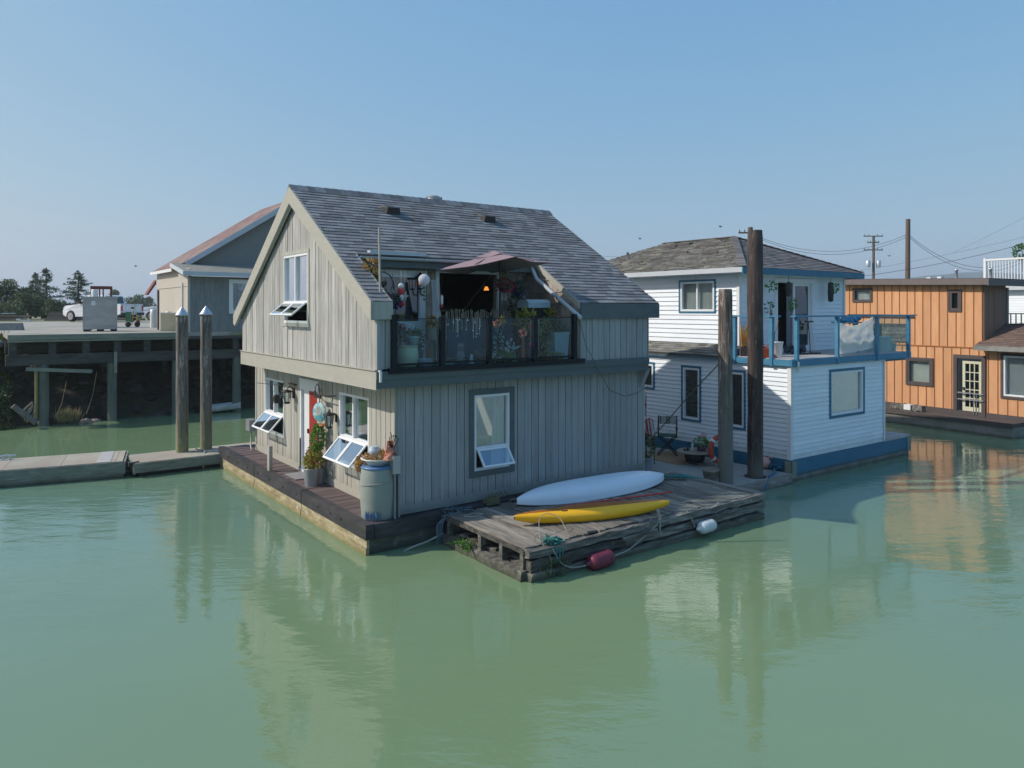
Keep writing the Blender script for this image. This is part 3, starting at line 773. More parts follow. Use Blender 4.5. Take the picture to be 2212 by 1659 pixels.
# front door: open, red edge seen beside the white inner door
b = MB(GL); rectframe(b, gl(5.0), gl(3.86), .50, 2.62, .07, -.1, .035); b.box(gl(5.0), gl(3.86), 0, .045, 2.45, 2.70)
b.build("door_frame", m_whitetrim, house)
dr = MB(GL).box(gl(4.93), gl(4.58), -.07, -.03, .56, 2.44).build("door", m_white_door, house)
MB(GL).box(gl(4.64), gl(4.59), -.03, .0, 1.45, 1.55).build("handle", m_iron, dr)
d2 = MB(GL); d2.box(gl(4.57), gl(3.94), -.06, -.025, .56, 2.44); d2.build("red_door", m_red, house)
b = MB(GL); b.box(gl(4.95), gl(3.9), -.6, -.1, .51, .53); b.box(gl(5.02), gl(3.84), -.02, .09, .505, .54); b.build("door_threshold", m_grey, house)
b = MB(GL); b.box(gl(4.98), gl(4.93), .03, .05, .6, 1.3); b.build("dark_door_post", m_iron, house)
# wall lanterns beside the door
def lantern(M, x, z, sc=1):
    b = MB(M)
    b.box(x - .05 * sc, x + .05 * sc, .02, .05, z - .08, z + .16 * sc); b.tube([(x, .03, z + .15 * sc), (x, .12, z + .22 * sc), (x, .19, z + .15 * sc)], .012, 6)
    b.lathe([(.02, .14), (.13, .10), (.14, .08), (.10, .07)], 6, (x, .19, z))
    b.lathe([(.06, -.20), (.075, -.18), (.06, -.16)], 6, (x, .19, z))
    for k in range(6):
        a = k * math.pi / 3; b.tube([(x + .1 * math.cos(a), .19 + .1 * math.sin(a), z + .08), (x + .065 * math.cos(a), .19 + .065 * math.sin(a), z - .17)], .008, 4)
    o = b.build("wall_lantern", m_iron, house)
    b = MB(M); b.lathe([(.055, -.16), (.088, .07)], 6, (x, .19, z)); b.build("lantern_glass", m_glass, o)
lantern(GL, gl(5.42), 2.26)
lantern(GL, gl(2.90), 2.0, .55)
b = MB(GL); b.box(gl(5.62), gl(5.22), .0, .1, 2.50, 2.53); b.build("lantern_shelf", m_wood, house)
# electric box low on the far corner with its pipe
b = MB(); b.box(.5, .67, 8.30, 8.62, 1.02, 1.32); b.tube([(.58, 8.42, 1.02), (.58, 8.42, .75), (.5, 8.2, .68), (.5, 8.1, .54)], .02, 6); b.build("electric_box", m_grey, house)
# meter box on a post at the near corner
b = MB(); b.box(.50, .64, -.0, .16, 1.35, 1.66); b.build("meter_box", m_vinyl_dull, house)
b = MB(); b.tube([(.57, .08, 1.35), (.57, .08, .52)], .024, 8); b.box(.66, .70, .12, .20, .53, 1.3); b.build("meter_pipe", m_grey, house)
# ledger post on the rim
b = MB(); b.box(.03, .11, 5.28, 5.42, .53, 1.12); b.build("mooring_post", m_siding_low, house)

# balcony window and sliding door
window(house, BW, bx(1.06), bx(2.10), 3.98, 5.03, m_vinyl, m_glass_dark, fw=.07)
b = MB(BW); b.box(bx(2.06), bx(2.16), 0, .045, 3.21, 4.95); b.box(bx(1.0), bx(2.2), 0, .05, 5.03, 5.11); b.box(bx(1.5), bx(2.1), 0, .05, 3.86, 3.98); b.build("window_casing", m_whitetrim, house)
b = MB(BW); rectframe(b, bx(2.42), bx(4.1), 3.18, 5.16, .08, -.08, .045); b.build("sliding_door_frame", m_whitetrim, house)
b = MB(); b.tube([(4.91, 3.5, 5.3), (4.91, 3.5, 4.9)], .01, 6); lo = b.build("pendant_lamp", m_iron, house)
MB().lathe([(.03, .05), (.07, -.045)], 14, (4.91, 3.5, 4.82)).build("lamp_shade", m_lampglow, lo)
# porch lantern by the sliding door, lit
b = MB(BW); x = bx(1.98); b.tube([(x + .13, .04, 4.6), (x + .03, .12, 4.6), (x, .14, 4.72)], .014, 6); b.lathe([(.0, .22), (.05, .16), (.12, .09), (.12, .07)], 8, (x, .14, 4.86)); b.lathe([(.07, -.12), (.05, -.15)], 8, (x, .14, 4.86))
for k in range(6):
    a = k * math.pi / 3; b.tube([(x + .085 * math.cos(a), .14 + .085 * math.sin(a), 4.94), (x + .065 * math.cos(a), .14 + .065 * math.sin(a), 4.74)], .007, 4)
lo = b.build("porch_lantern", m_iron, house)
MB(BW).ball((x, .14, 4.84), .028, 8, 6).build("bulb", m_lampglow, lo)
# railing: posts and glass
for i, s_ in enumerate((.47, 1.46, 2.52, 3.64, 4.70)):
    MB().box(s_ - .045, s_ + .045, -.125, -.035, 3.252, 4.17 if i not in (0, 4) else 4.2).build("railing_post", m_black, house)
for a0, a1 in ((.47, 1.46), (1.46, 2.52), (2.52, 3.64), (3.64, 4.70)):
    o = MB().box(a0 + .05, a1 - .05, -.085, -.077, 3.33, 4.12).build("railing_glass", m_rail_glass, house)
    for zz_ in ((3.29, 3.33), (4.12, 4.132)): MB().box(a0 + .046, a1 - .046, -.092, -.07, *zz_).build("glass_channel", m_black, o)

# cable sagging across the long side
cab = [(4.78, -.15, 4.12), (4.99, -.14, 3.5), (5.15, -.15, 3.28), (5.46, -.1, 2.87), (5.9, .1, 2.50), (6.48, .18, 2.31), (6.9, .18, 2.38), (7.2, .16, 2.5)]
MB().tube(cab, .007, 5).build("sagging_cable", m_rope_g, house)
# ================================================================== LEFT DOCK AND PILES
DA = Frame(-9.93, 19.05, 24.7)
t = thing("dock_section", "pale plywood topped dock section running off to the left, with a cleat", "dock", DA.W(0, 0), DA.r, "floating dock sections")
b = MB(); x = -7.5
while x < -.1:
    x2 = min(-.02, x + 1.22); b.box(x + .004, x2 - .004, .0, 1.58, .395, .42); x = x2
b.build("dock_top", m_dock_top, t)
b = MB(); b.box(-7.5, 0, -.045, 0, .16, .405); b.box(-7.5, 0, -.04, 0, -.02, .155); b.box(-7.5, 0, 1.58, 1.62, .1, .405); b.box(0, .04, -.045, 1.62, .1, .405)
for k in range(9): b.lathe([(.022, -.01), (.022, .012)], 8, (-7.2 + k * .85, -.05, .29), Euler((D(90), 0, 0)))
b.build("dock_side_boards", m_dock_side, t)
MB().box(-7.5, -.1, .1, 1.5, -.3, .39).build("dock_float", m_plastic_bl, t)
b = MB(); b.box(-.62, -.30, .01, 1.56, .421, .428); b.build("worn_top_strip", m_deckw, t)
b = MB(); b.tube([(-2.95, 1.40, .52), (-2.75, 1.40, .535), (-2.55, 1.40, .52)], .022, 8); b.tube([(-2.82, 1.4, .42), (-2.82, 1.4, .53)], .025, 8); b.tube([(-2.68, 1.4, .42), (-2.68, 1.4, .53)], .025, 8); b.box(-2.88, -2.62, 1.34, 1.46, .42, .435)
b.build("cleat", m_cap, t)

t = thing("dock_section", "pale dock section holding the two capped piles beside the grey float house", "dock", H.W(-2.14, 9.07), H.r, "floating dock sections")
b = MB(); x = 0
while x < 3.9:
    b.box(x + .004, min(x + 1.22, 4.0) - .004, 0, 1.27, .345, .37); x += 1.22
b.build("dock_top", m_dock_top, t)
b = MB(); b.box(0, 2.4, -.045, 0, .11, .355); b.box(0, 4.0, 1.27, 1.31, .1, .355); b.box(-.04, 0, -.045, 1.31, .08, .355)
for k in range(5): b.lathe([(.022, -.01), (.022, .012)], 8, (.2 + k * .6, -.05, .25), Euler((D(90), 0, 0)))
b.build("dock_side_boards", m_dock_side, t)
MB().box(.1, 3.9, .1, 1.2, -.3, .34).build("dock_float", m_plastic_bl, t)
b = MB(); b.beam((-.16, .0, .36), (0.1, .1, .37), .05, .05); b.tube([(-.2, 1.2, .36), (-.12, .6, .33), (-.1, .05, .36), (-.16, -.05, .3)], .03, 6); b.build("hinge_bar", m_iron, t)

def pile(label, x, y, r0, r1, z1, mat, cap=False, group=None, lean=(0, 0), flat=True):
    t = thing("mooring_pile", label, "pile", (x, y, 0), 0, group)
    b = MB(); n = 44; rings = 40; prof = []
    vs = []; fs = []
    ph = random.uniform(0, 9)
    for i in range(rings + 1):
        f = i / rings; z = -1.5 + (z1 + 1.5) * f; r = r0 + (r1 - r0) * f
        for k in range(n):
            a = 2 * math.pi * k / n
            q = r * (1 + .035 * math.sin(3 * a + ph + f * 2) + .02 * noise.noise(Vector((math.cos(a) * 2 + ph, math.sin(a) * 2, z * 1.2))) * 3 + .045 * noise.noise(Vector((math.cos(a) * 7 + ph, math.sin(a) * 7, z * .5))))
            if i == rings: q *= .93
            vs.append((q * math.cos(a) + lean[0] * z, q * math.sin(a) + lean[1] * z, z))
    for i in range(rings):
        for k in range(n): fs.append((i * n + k, i * n + (k + 1) % n, (i + 1) * n + (k + 1) % n, (i + 1) * n + k))
    b.add(vs, fs, True); b.add(vs[-n:], [tuple(range(n))])
    b.build("post", mat, t)
    if cap:
        b = MB(); c = (lean[0] * z1, lean[1] * z1, z1)
        b.lathe([(r1 * 1.18, -.03), (r1 * 1.22, -.035), (r1 * 1.2, .0), (.0, .235)], 24, c)
        b.build("cone_cap", m_cap, t)
    return t
pile("left of two tall round piles with galvanised cone caps on the dock", -9.10, 20.54, .165, .15, 4.15, m_pile, True, "capped dock piles")
pile("right capped pile on the dock, next to the grey float house", -8.60, 20.93, .165, .145, 4.17, m_pile, True, "capped dock piles")
pile("weathered grey uncapped pile standing on the concrete float behind the stone planter", 4.98, 17.36, .172, .16, 4.77, m_pile_grey, lean=(-.001, 0))
pile("tallest, almost black creosoted pile rising through the concrete float", 5.89, 18.05, .185, .178, 6.21, m_pile_dark, lean=(.001, 0))
# rope loops at the capped pile
b = MB(); b.tube([(-8.62, 20.7, .40), (-8.5, 20.55, .41), (-8.42, 20.42, .40), (-8.36, 20.2, .33), (-8.28, 19.98, .05)], .022, 6)
b.tube([(-8.8, 20.75, .42), (-8.74, 20.6, .43), (-8.6, 20.55, .42), (-8.52, 20.6, .42)], .02, 6); b.tube([(-8.8, 20.6, .4), (-8.78, 20.35, .36), (-8.78, 20.2, .0)], .012, 5)
o = b.build("mooring_rope", m_rope, None); o["label"] = "white rope looped over the dock edge below the capped piles"; o["category"] = "rope"

# ================================================================== RAFT
raft = thing("work_raft", "rotting timber raft with open box end, canoes lying on it", "raft", H.W(0, 0), H.r)
b = MB(); x = 1.52
while x < 7.62:
    w_ = random.uniform(.115, .16); sag = .03 * math.sin((x - 1.5) * 1.1)
    t0 = -2.56 + random.uniform(-.03, .04); t1 = -.20 + random.uniform(-.05, .05)
    z0 = .455 + sag * .5 + random.uniform(-.006, .006)
    b.hex([(x + .004, t0, z0), (x + w_ - .004, t0, z0), (x + w_ - .004, t1, z0), (x + .004, t1, z0), (x + .006, t0, z0 + .042 + random.uniform(-.006, .006)), (x + w_ - .006, t0, z0 + .04 + random.uniform(-.006, .006)), (x + w_ - .006, t1, z0 + .042), (x + .006, t1, z0 + .042)])
    x += w_
b.build("deck_planks", m_raft_top, raft)
def rough_timber(b, p, q, w, h, n=10, amp=.02):
    p, q = Vector(p), Vector(q); d = (q - p).normalized(); x = d.cross(Vector((0, 0, 1))).normalized(); y = x.cross(d)
    vs = []; s0 = random.uniform(0, 50)
    for i in range(n + 1):
        c = p.lerp(q, i / n)
        for k, (a, e) in enumerate(((-1, -1), (1, -1), (1, 1), (-1, 1))):
            j = noise.noise(Vector((i * .7 + s0, k * 3.1, 0))) * amp * 2
            jj = noise.noise(Vector((i * .9 + s0, k * 3.1, 7))) * amp * 2
            vs.append(c + x * (a * w / 2 + j) + y * (e * h / 2 + jj))
    fs = [(3, 2, 1, 0), tuple(4 * n + k for k in range(4))]
    for i in range(n):
        for k in range(4): fs.append((4 * i + k, 4 * i + (k + 1) % 4, 4 * (i + 1) + (k + 1) % 4, 4 * (i + 1) + k))
    b.add(vs, fs)
b = MB()
rough_timber(b, (1.48, -2.64, .42), (4.4, -2.66, .43), .12, .12, 14, .018)
rough_timber(b, (4.42, -2.66, .43), (7.68, -2.64, .44), .12, .12, 16, .02)
rough_timber(b, (1.50, -2.62, .24), (3.6, -2.62, .25), .16, .16, 10, .02)
rough_timber(b, (3.62, -2.61, .23), (7.62, -2.61, .26), .16, .14, 18, .025)
rough_timber(b, (1.49, -2.63, .02), (7.55, -2.63, .02), .2, .21, 22, .025)
rough_timber(b, (2.1, -2.72, .30), (2.6, -2.72, .31), .05, .06, 4, .01)
rough_timber(b, (3.5, -2.73, .33), (4.35, -2.73, .34), .06, .05, 6, .012)
rough_timber(b, (5.3, -2.73, .30), (6.7, -2.73, .33), .07, .06, 8, .015)
b.build("side_timbers", m_raft, raft)
b = MB()
rough_timber(b, (1.46, -2.6, .06), (1.46, -.18, .04), .16, .22, 10, .02)
rough_timber(b, (1.48, -2.58, .445), (1.48, -.2, .45), .05, .06, 10, .008)
for t_ in (-2.52, -1.95, -1.32, -.3): rough_timber(b, (1.55, t_, .15), (1.55, t_, .43), .09, .12, 3, .01) if False else b.box(1.46, 1.56, t_ - .045, t_ + .045, .16, .42)
for t_ in (-1.95, -1.32, -.3): b.box(1.56, 6.9, t_ - .04, t_ + .04, .2, .44)
b.box(1.58, 2.3, -2.5, -.25, .14, .17)
for k in range(7): b.cbox((1.62 + random.random() * .2, -2.35 + k * .3, .19), (.14, .2, .04), Euler((0, 0, random.random())))
b.build("box_end_timbers", m_raft, raft)
MB().box(1.75, 7.5, -2.5, -.3, -.25, .12).build("float_logs", m_rim, raft)
b = MB(); rough_timber(b, (3.0, -.12, .53), (7.2, -.16, .52), .07, .05, 12, .01); rough_timber(b, (6.6, -.35, .53), (7.25, -.95, .52), .04, .03, 5, .004); b.build("inner_edge_rail", m_raft, raft)
rp = H.W
def loc_pts(F, pts): return [F.W(*p) for p in pts]
# canoes
def canoe(name, label, cat, p, q, width, depth, mat, invert=True, rock=.07, sheer=.10, deckm=None, zoff=0, n=30, m=14, asym=0, tail=None):
    """hull lying between p and q (world, at the resting surface)"""
    p, q = Vector(p), Vector(q); L = (q - p).length; mid = (p + q) / 2
    t = thing(name, label, cat, mid, math.atan2(q.y - p.y, q.x - p.x))
    vs = []; fs = []
    for i in range(n + 1):
        f = i / n; x = (f - .5) * L; e = abs(2 * f - 1)
        wd = width / 2 * max(.0, (1 - e ** 2.3)) ** .75 + .012
        keel = depth * (1 - .18 * e ** 3)  # height of keel above the gunwale
        gun = sheer * e ** 3
        for k in range(m + 1):
            a = math.pi * k / m
            y = -math.cos(a) * wd; c = math.sin(a) ** .62
            h = gun * 0 + (keel - gun) * c * (1 - .45 * e ** 6) + gun
            vs.append((x, y, h if invert else depth - h))
    for i in range(n):
        for k in range(m): fs.append((i * (m + 1) + k, (i + 1) * (m + 1) + k, (i + 1) * (m + 1) + k + 1, i * (m + 1) + k + 1))
    return t, vs, fs, L
P0, P1 = H.W(2.86, -.52, .50), H.W(6.75, -.72, .50)
t, vs, fs, L = canoe("canoe", "pale blue-white canoe lying keel up on the raft against the grey house", "canoe", P0, P1, .80, .34, m_canoe, n=40, m=20, sheer=.06)
b = MB(); b.add(vs, fs, True); b.build("hull", m_canoe, t)
b = MB(); b.tube([(-L / 2 + .05 + k * (L - .1) / 20, 0, .325 * (1 - .18 * abs(2 * k / 20 - 1) ** 3) * (1 - .45 * abs(2 * k / 20 - 1) ** 6) + .012) for k in range(21)], .009, 5); b.build("keel_strip", m_canoe, t)
b = MB()
for sg in (-1, 1):
    b.tube([(-L / 2 + k * L / 24, sg * (.80 / 2 * max(0, 1 - abs(2 * k / 24 - 1) ** 2.3) ** .75 + .012), .06 * abs(2 * k / 24 - 1) ** 3 + .008) for k in range(25)], .013, 5)
b.build("gunwale", m_shed_trim, t)
# kayak, lying on its side edge: yellow hull towards the water, brown-orange deck behind
K0, K1 = H.W(2.06, -1.52, .50), H.W(5.02, -2.42, .50)
t = thing("kayak", "bright yellow kayak with an orange-brown deck on the outer edge of the raft", "kayak", (K0 + K1) / 2, math.atan2(K1.y - K0.y, K1.x - K0.x))
L = (K1 - K0).length; n = 36; m = 22
def kay(part):
    vs = []; fs = []
    ks = [k for k in range(m + 1) if (part == 'hull') == (k <= m // 2 + 1) or k in (m // 2 + 1,) or (part != 'hull' and k == 0)]
    A0, A1 = (-.62, .44) if part == 'hull' else (.44, 1.38)
    cnt = 12
    for i in range(n + 1):
        f = i / n; x = (f - .5) * L; e = abs(2 * f - 1)
        wd = .20 * max(.0, 1 - e ** 1.9) ** .8 + .02 * (1 - e) + .025
        dp = .075 * max(.0, 1 - e ** 2.6) ** .7 + .042
        rise = .04 * e ** 3
        for k in range(cnt + 1):
            a = math.pi * (A0 + (A1 - A0) * k / cnt)
            cc, ss = math.cos(a), math.sin(a)
            y = -wd * math.copysign(abs(cc) ** .8, cc); z = dp * math.copysign(abs(ss) ** .8, ss)
            # rolled a little towards the camera
            ry = y * math.cos(D(16)) - z * math.sin(D(16)) * .6; rz_ = z + y * .16
            vs.append((x, ry, .125 + rise + rz_))
    for i in range(n):
        for k in range(cnt): fs.append((i * (cnt + 1) + k, (i + 1) * (cnt + 1) + k, (i + 1) * (cnt + 1) + k + 1, i * (cnt + 1) + k + 1))
    b = MB(); b.add(vs, fs, True); return b
kay('hull').build("hull", m_kayak, t)
kay('deck').build("deck", m_kayak_o, t)
b = MB(); b.lathe([(.15, .0), (.17, .02), (.14, .03), (.12, .0)], 24, (-L * .2, .06, .20)); b.build("cockpit_rim", m_plastic_bl, t)
b = MB(); b.box(-L * .38, -L * .33, -.04, .06, .17, .20); b.tube([(-L / 2 + .02, 0, .16), (-L / 2 - .03, 0, .18), (-L / 2 + .05, 0, .2)], .008, 5); b.build("grab_handle", m_whitepl, t)
b = MB(); b.lathe([(.0, .012), (.085, .010), (.095, 0)], 18, (L * .24, .07, .195)); b.build("hatch_cover", m_plastic_bl, t)
b = MB()
for k in range(4): b.tube([(-L * .02 + k * .16, -.05, .205), (L * .03 + k * .16, .14, .19)], .004, 4)
b.build("deck_bungee", m_plastic_bl, t)
b = MB(); b.tube([(-L * .25, -.19, .125), (0, -.235, .12), (L * .25, -.19, .135)], .006, 5); b.build("seam_line", m_kayak, t)
# paddle with a red shaft
b = MB(); A, B_ = H.W(3.4, -1.05, .53), H.W(6.1, -1.55, .53); b.tube([A, B_], .016, 8)
o = b.build("paddle_shaft", m_redcl); o["label"] = "thin red pole lying on the raft between the canoe and the kayak"; o["category"] = "pole"
# fenders
def fender(label, s_, t_, z_, L, r, mat, tilt, grp=None):
    c = H.W(s_, t_, z_); t = thing("boat_fender", label, "fender", c, H.r, "cylinder fenders along the raft")
    b = MB(); R3 = Euler((0, D(90 - tilt), 0))
    b.lathe([(0.02, -L / 2 - .07), (.035, -L / 2 - .05), (.035, -L / 2 - .01), (r * .75, -L / 2 + .01), (r * .95, -L / 2 + .05), (r, -L / 2 + .1), (r, L / 2 - .1), (r * .95, L / 2 - .05), (r * .75, L / 2 - .01), (.035, L / 2), (.03, L / 2 + .05), (0.0, L / 2 + .06)], 24, (0, 0, 0), R3)
    b.build("body", mat, t)
    b = MB(); b.lathe([(r + .004, -L / 2 + .12), (r + .006, -L / 2 + .125), (r + .004, -L / 2 + .13)], 24, (0, 0, 0), R3); b.lathe([(r + .004, L / 2 - .13), (r + .006, L / 2 - .125), (r + .004, L / 2 - .12)], 24, (0, 0, 0), R3); b.build("moulded_ring", mat, t)
fender("dark maroon cylinder fender floating beside the raft", 2.86, -2.86, .13, .50, .135, m_maroon, 3)
fender("dirty white cylinder fender hanging on the raft side", 5.62, -2.82, .20, .42, .115, m_fenderw, 2)
def rope(pts, r, mat, label, F=H, n=6, name="rope", sub=3):
    P = [F.W(*p) for p in pts]
    # smooth
    out = []
    for i in range(len(P) - 1):
        p0 = P[max(i - 1, 0)]; p1 = P[i]; p2 = P[i + 1]; p3 = P[min(i + 2, len(P) - 1)]
        for k in range(sub):
            f = k / sub
            out.append(.5 * ((2 * p1) + (p2 - p0) * f + (2 * p0 - 5 * p1 + 4 * p2 - p3) * f * f + (3 * p1 - p0 - 3 * p2 + p3) * f ** 3))
    out.append(P[-1])
    b = MB(); b.tube(out, r, n); o = b.build(name, mat); o["label"] = label; o["category"] = "rope"; return o
rope([(1.95, -2.7, .45), (2.1, -2.74, .2), (2.3, -2.8, .1), (2.6, -2.85, .1)], .012, m_rope, "thin rope from the raft corner down to the maroon fender")
rope([(3.12, -2.84, .12), (3.6, -2.78, .14), (4.0, -2.74, .28), (4.35, -2.72, .42), (4.5, -2.66, .52)], .012, m_rope, "thin rope from the maroon fender up to the kayak tip")
rope([(5.36, -2.76, .22), (5.3, -2.72, .38), (5.28, -2.62, .52)], .012, m_rope, "short cord holding the white fender to the raft edge")
rope([(1.85, -2.5, .52), (2.0, -2.3, .60), (2.2, -2.05, .74), (2.42, -1.98, .78), (2.6, -2.1, .70), (2.55, -2.35, .54)], .006, m_rope, "stiff pale rope loop rising from the raft deck in front of the kayak")
rope([(1.78, -2.45, .52), (1.76, -2.5, .66), (1.82, -2.56, .66), (1.84, -2.6, .5), (1.9, -2.72, .3), (1.88, -2.74, .1)], .008, m_rope, "pale rope hooked over the near corner of the raft")
b = MB()
for k in range(9):
    c = H.W(1.98 + random.uniform(-.1, .15), -2.58 + random.uniform(-.08, .1), .50)
    pts = [c + Vector((random.uniform(-.14, .14), random.uniform(-.1, .1), random.uniform(-.02, .1))) for _ in range(6)]
    b.tube(pts, .012, 5)
for k in range(3): b.tube([H.W(2.0 + k * .05, -2.6, .52), H.W(2.02 + k * .06, -2.72, .44), H.W(2.0 + k * .07, -2.74, .22 + .06 * k)], .013, 5)
o = b.build("tangled_rope", m_rope_t); o["label"] = "tangle of teal rope on the near edge of the raft"; o["category"] = "rope"
b = MB()
for k in range(8):
    c = H.W(1.55 + random.uniform(-.1, .35), -.22 + random.uniform(-.1, .1), .5)
    b.tube([c + Vector((random.uniform(-.2, .2), random.uniform(-.1, .1), random.uniform(-.03, .14))) for _ in range(5)], .012, 5)
for k in range(4): b.tube([H.W(1.5, -.2, .52), H.W(1.38 - .04 * k, -.24, .38), H.W(1.36 - .03 * k, -.22, .12 - .05 * k)], .013, 5)
o = b.build("tangled_rope", MAT("slate_blue_rope", (.10, .16, .20), .9, ns=20)); o["label"] = "tangle of slate blue rope at the far corner of the raft's open end"; o["category"] = "rope"
rope([(1.4, -.22, .2), (1.1, -.2, .10), (.8, -.18, .05), (.6, -.16, -.02)], .02, m_rope, "old rope with knots running from the raft into the water below the black beam")
rope([(4.5, -2.66, .50), (4.47, -2.62, .68), (4.52, -2.66, .55), (4.42, -2.74, .36), (4.46, -2.74, .2)], .013, m_rope, "white cord tied round the timber at the kayak tip")
rope([(7.0, -.3, .52), (7.6, -.9, .50), (7.9, -1.2, .35), (8.2, -1.38, .30)], .03, m_rope_t, "thick teal rope from the raft to the concrete float")
rope([(7.3, -.55, .55), (7.5, -.7, .53), (7.8, -1.25, .45), (8.0, -1.45, .3)], .022, m_rope_t, "second teal rope beside the thick one on the raft corner")
rope([(5.9, -.95, .525), (6.3, -.75, .53), (6.7, -.5, .53), (7.05, -.35, .52)], .012, m_rope, "thin pale rope trailing across the raft behind the canoe")
rope([(1.7, -.45, .505), (1.85, -.6, .51), (2.05, -.55, .51), (1.95, -.42, .51), (1.72, -.46, .51)], .012, m_rope, "small pale rope ring on the raft's far left corner")
# weeds growing from the raft
b = MB()
for _ in range(130):
    c = H.W(1.42 + random.uniform(-.06, .1), -.95 + random.gauss(0, .14), .14)
    b.leaf(c, random.uniform(.08, .2), .022, (random.gauss(-.3, .5), random.gauss(-.5, .5), random.uniform(-.3, 1)))
o = b.build("weed_tuft", m_leaf_b); o["label"] = "bright green weed growing from the raft's open end"; o["category"] = "weed"
b = MB()
for _ in range(130):
    c = H.W(1.95 + random.gauss(0, .16), -2.75, random.uniform(-.02, .32))
    b.leaf(c, random.uniform(.06, .14), .02, (random.gauss(0, .5), random.gauss(-.4, .3), random.uniform(-1, .6)))
o = b.build("weed_tuft", m_bush); o["label"] = "dark weed hanging on the raft's near front corner"; o["category"] = "weed"
b = MB(); b.cbox(H.W(2.62, -.02, .56), (.3, .16, .12), Euler((0, 0, H.r)));
for k in range(5): b.tube([H.W(2.5 + .1 * k, -.05, .60), H.W(2.55 + .1 * k, .0, .70), H.W(2.7 + .08 * k, -.03, .60)], .012, 5)
o = b.build("rope_coil", m_rope_g); o["label"] = "heap of old rope in the gap between canoe tip and house wall"; o["category"] = "rope"

# ================================================================== CONCRETE FLOAT BETWEEN THE HOUSES
pf = thing("concrete_float", "pale concrete float between the grey and the white float house", "float", H.W(0, 0), H.r)
b = MB(); b.ext([(7.3, -.25, .1), (8.5, -1.22, .1), (10.72, -1.22, .1), (10.72, 9.5, .1), (7.3, 9.5, .1)], (0, 0, .15)); b.build("slab_top", m_conc, pf)
b = MB()
rough_timber(b, (8.2, -1.16, .12), (10.78, -1.20, .12), .16, .24, 12, .018); rough_timber(b, (8.3, -1.1, -.06), (10.7, -1.12, -.06), .16, .18, 12, .02)
b.build("edge_timber", MAT("split_grey_timber", (.27, .25, .23), .9, isl=.1, n=(1, 6, 6), ns=3, na=.4, col2=(.15, .14, .13), big=1.5, bigamt=.8, bump=.01, zcol=(.06, .06, .05), zr=(-.02, .1)), pf)
MB().box(7.4, 10.6, -1.0, 9.4, -.4, .1).build("float_body", m_conc_side, pf)
b = MB(); b.lathe([(.27, 0), (.27, .004)], 28, (9.76, -.93, .2515)); b.build("pile_opening", m_iron, pf)

def pot(name, label, cat, loc, prof, mat, soil=None, rot=0, group=None):
    t = thing(name, label, cat, loc, rot, group)
    MB().lathe(prof, 24).build("pot", mat, t)
    if soil: MB().lathe([(0, soil[1]), (soil[0], soil[1])], 16).build("soil", m_bark, t)
    return t
# stone planter in front of the grey pile
PL = H.W(8.36, -.72, .25)
pot("stone_planter", "rough empty stone planter at the foot of the grey pile", "planter", PL, [(.12, 0), (.135, .02), (.19, .27), (.195, .27), (.2, .33), (.165, .33), (.155, .24)], m_stonepot, (.155, .25))
pp = pot("potted_shrub", "pale blue pot with dark shrub at the grey house's right corner", "potted plant", H.W(8.22, 1.2, .25), [(.12, 0), (.13, .01), (.17, .29), (.185, .29), (.185, .31), (.16, .31), (.15, .26)], m_bluepot, (.15, .27))
b = MB(); b.leaves((0, 0, .60), (.22, .22, .36), 260, .09); b.tube([(0, 0, .27), (.02, 0, .7)], .02, 5); b.build("foliage", m_bush, pp)
# rug, table, chair
o = MB().box(0, 1.25, 0, 1.45, .252, .262).build("outdoor_rug", m_rug, loc=H.W(9.27, 1.02, 0), rotz=H.r); o["label"] = "tan rug on the concrete float under the chair"; o["category"] = "rug"
T = (4.80, 19.55, .25); t = thing("round_table", "low round wooden table standing on a dark bowl", "table", T)
b = MB(); b.lathe([(.0, .30), (.44, .30), (.47, .315), (.47, .335), (.44, .345), (0, .345)], 36); b.build("table_top", m_tabletop, t)
b = MB(); b.lathe([(.17, .05), (.25, .10), (.27, .20), (.26, .295)], 28); b.build("bowl_base", m_iron, t)
for k in range(3):
    a = k * 2.1 + .4; MB().tube([(.2 * math.cos(a), .2 * math.sin(a), .08), (.26 * math.cos(a), .26 * math.sin(a), .0)], .02, 6).build("leg", m_iron, t)
t = thing("potted_geranium", "dark pot with bright leaves and pink bloom on the round table", "potted plant", (4.96, 19.5, .595))
MB().lathe([(.09, 0), (.11, .02), (.13, .16), (.12, .16)], 18).build("pot", MAT("plum_glaze", (.10, .06, .08), .4), t)
MB().leaves((0, 0, .24), (.17, .17, .11), 150, .07).build("foliage", m_leaf_b, t)
b = MB(); b.leaves((.06, 0, .40), (.07, .07, .05), 60, .035); b.tube([(0, 0, .2), (.05, 0, .38)], .006, 4); b.build("bloom", m_pink, t)
t = thing("garden_figurines", "small dark and white figurines left of the flower pot on the table", "ornament", (4.72, 19.5, .595))
b = MB(); b.lathe([(.02, 0), (.04, .02), (.03, .09), (.02, .12), (.035, .15), (.02, .19), (0, .2)], 12, (0, 0, 0)); b.build("white_figure", m_whitepl, t)
b = MB(); b.lathe([(.02, 0), (.04, .02), (.03, .06), (0, .1)], 12, (-.12, .02, 0)); b.lathe([(.02, 0), (.03, .02), (0, .09)], 10, (-.2, .0, 0)); b.leaves((-.05, .05, .14), (.06, .05, .08), 50, .04); b.build("dark_figure", m_iron, t)
t = thing("folding_chair", "black folding director's chair with striped pale back by the white house", "chair", (4.33, 20.75, .25), D(-12))
b = MB()
for y in (-.2, .2):
    b.tube([(-.26, y, .0), (.24, y, .55)], .018, 6); b.tube([(.26, y, .0), (-.24, y, .55)], .018, 6)
    b.tube([(-.26, y, .02), (-.26, y, .0)], .02, 6)
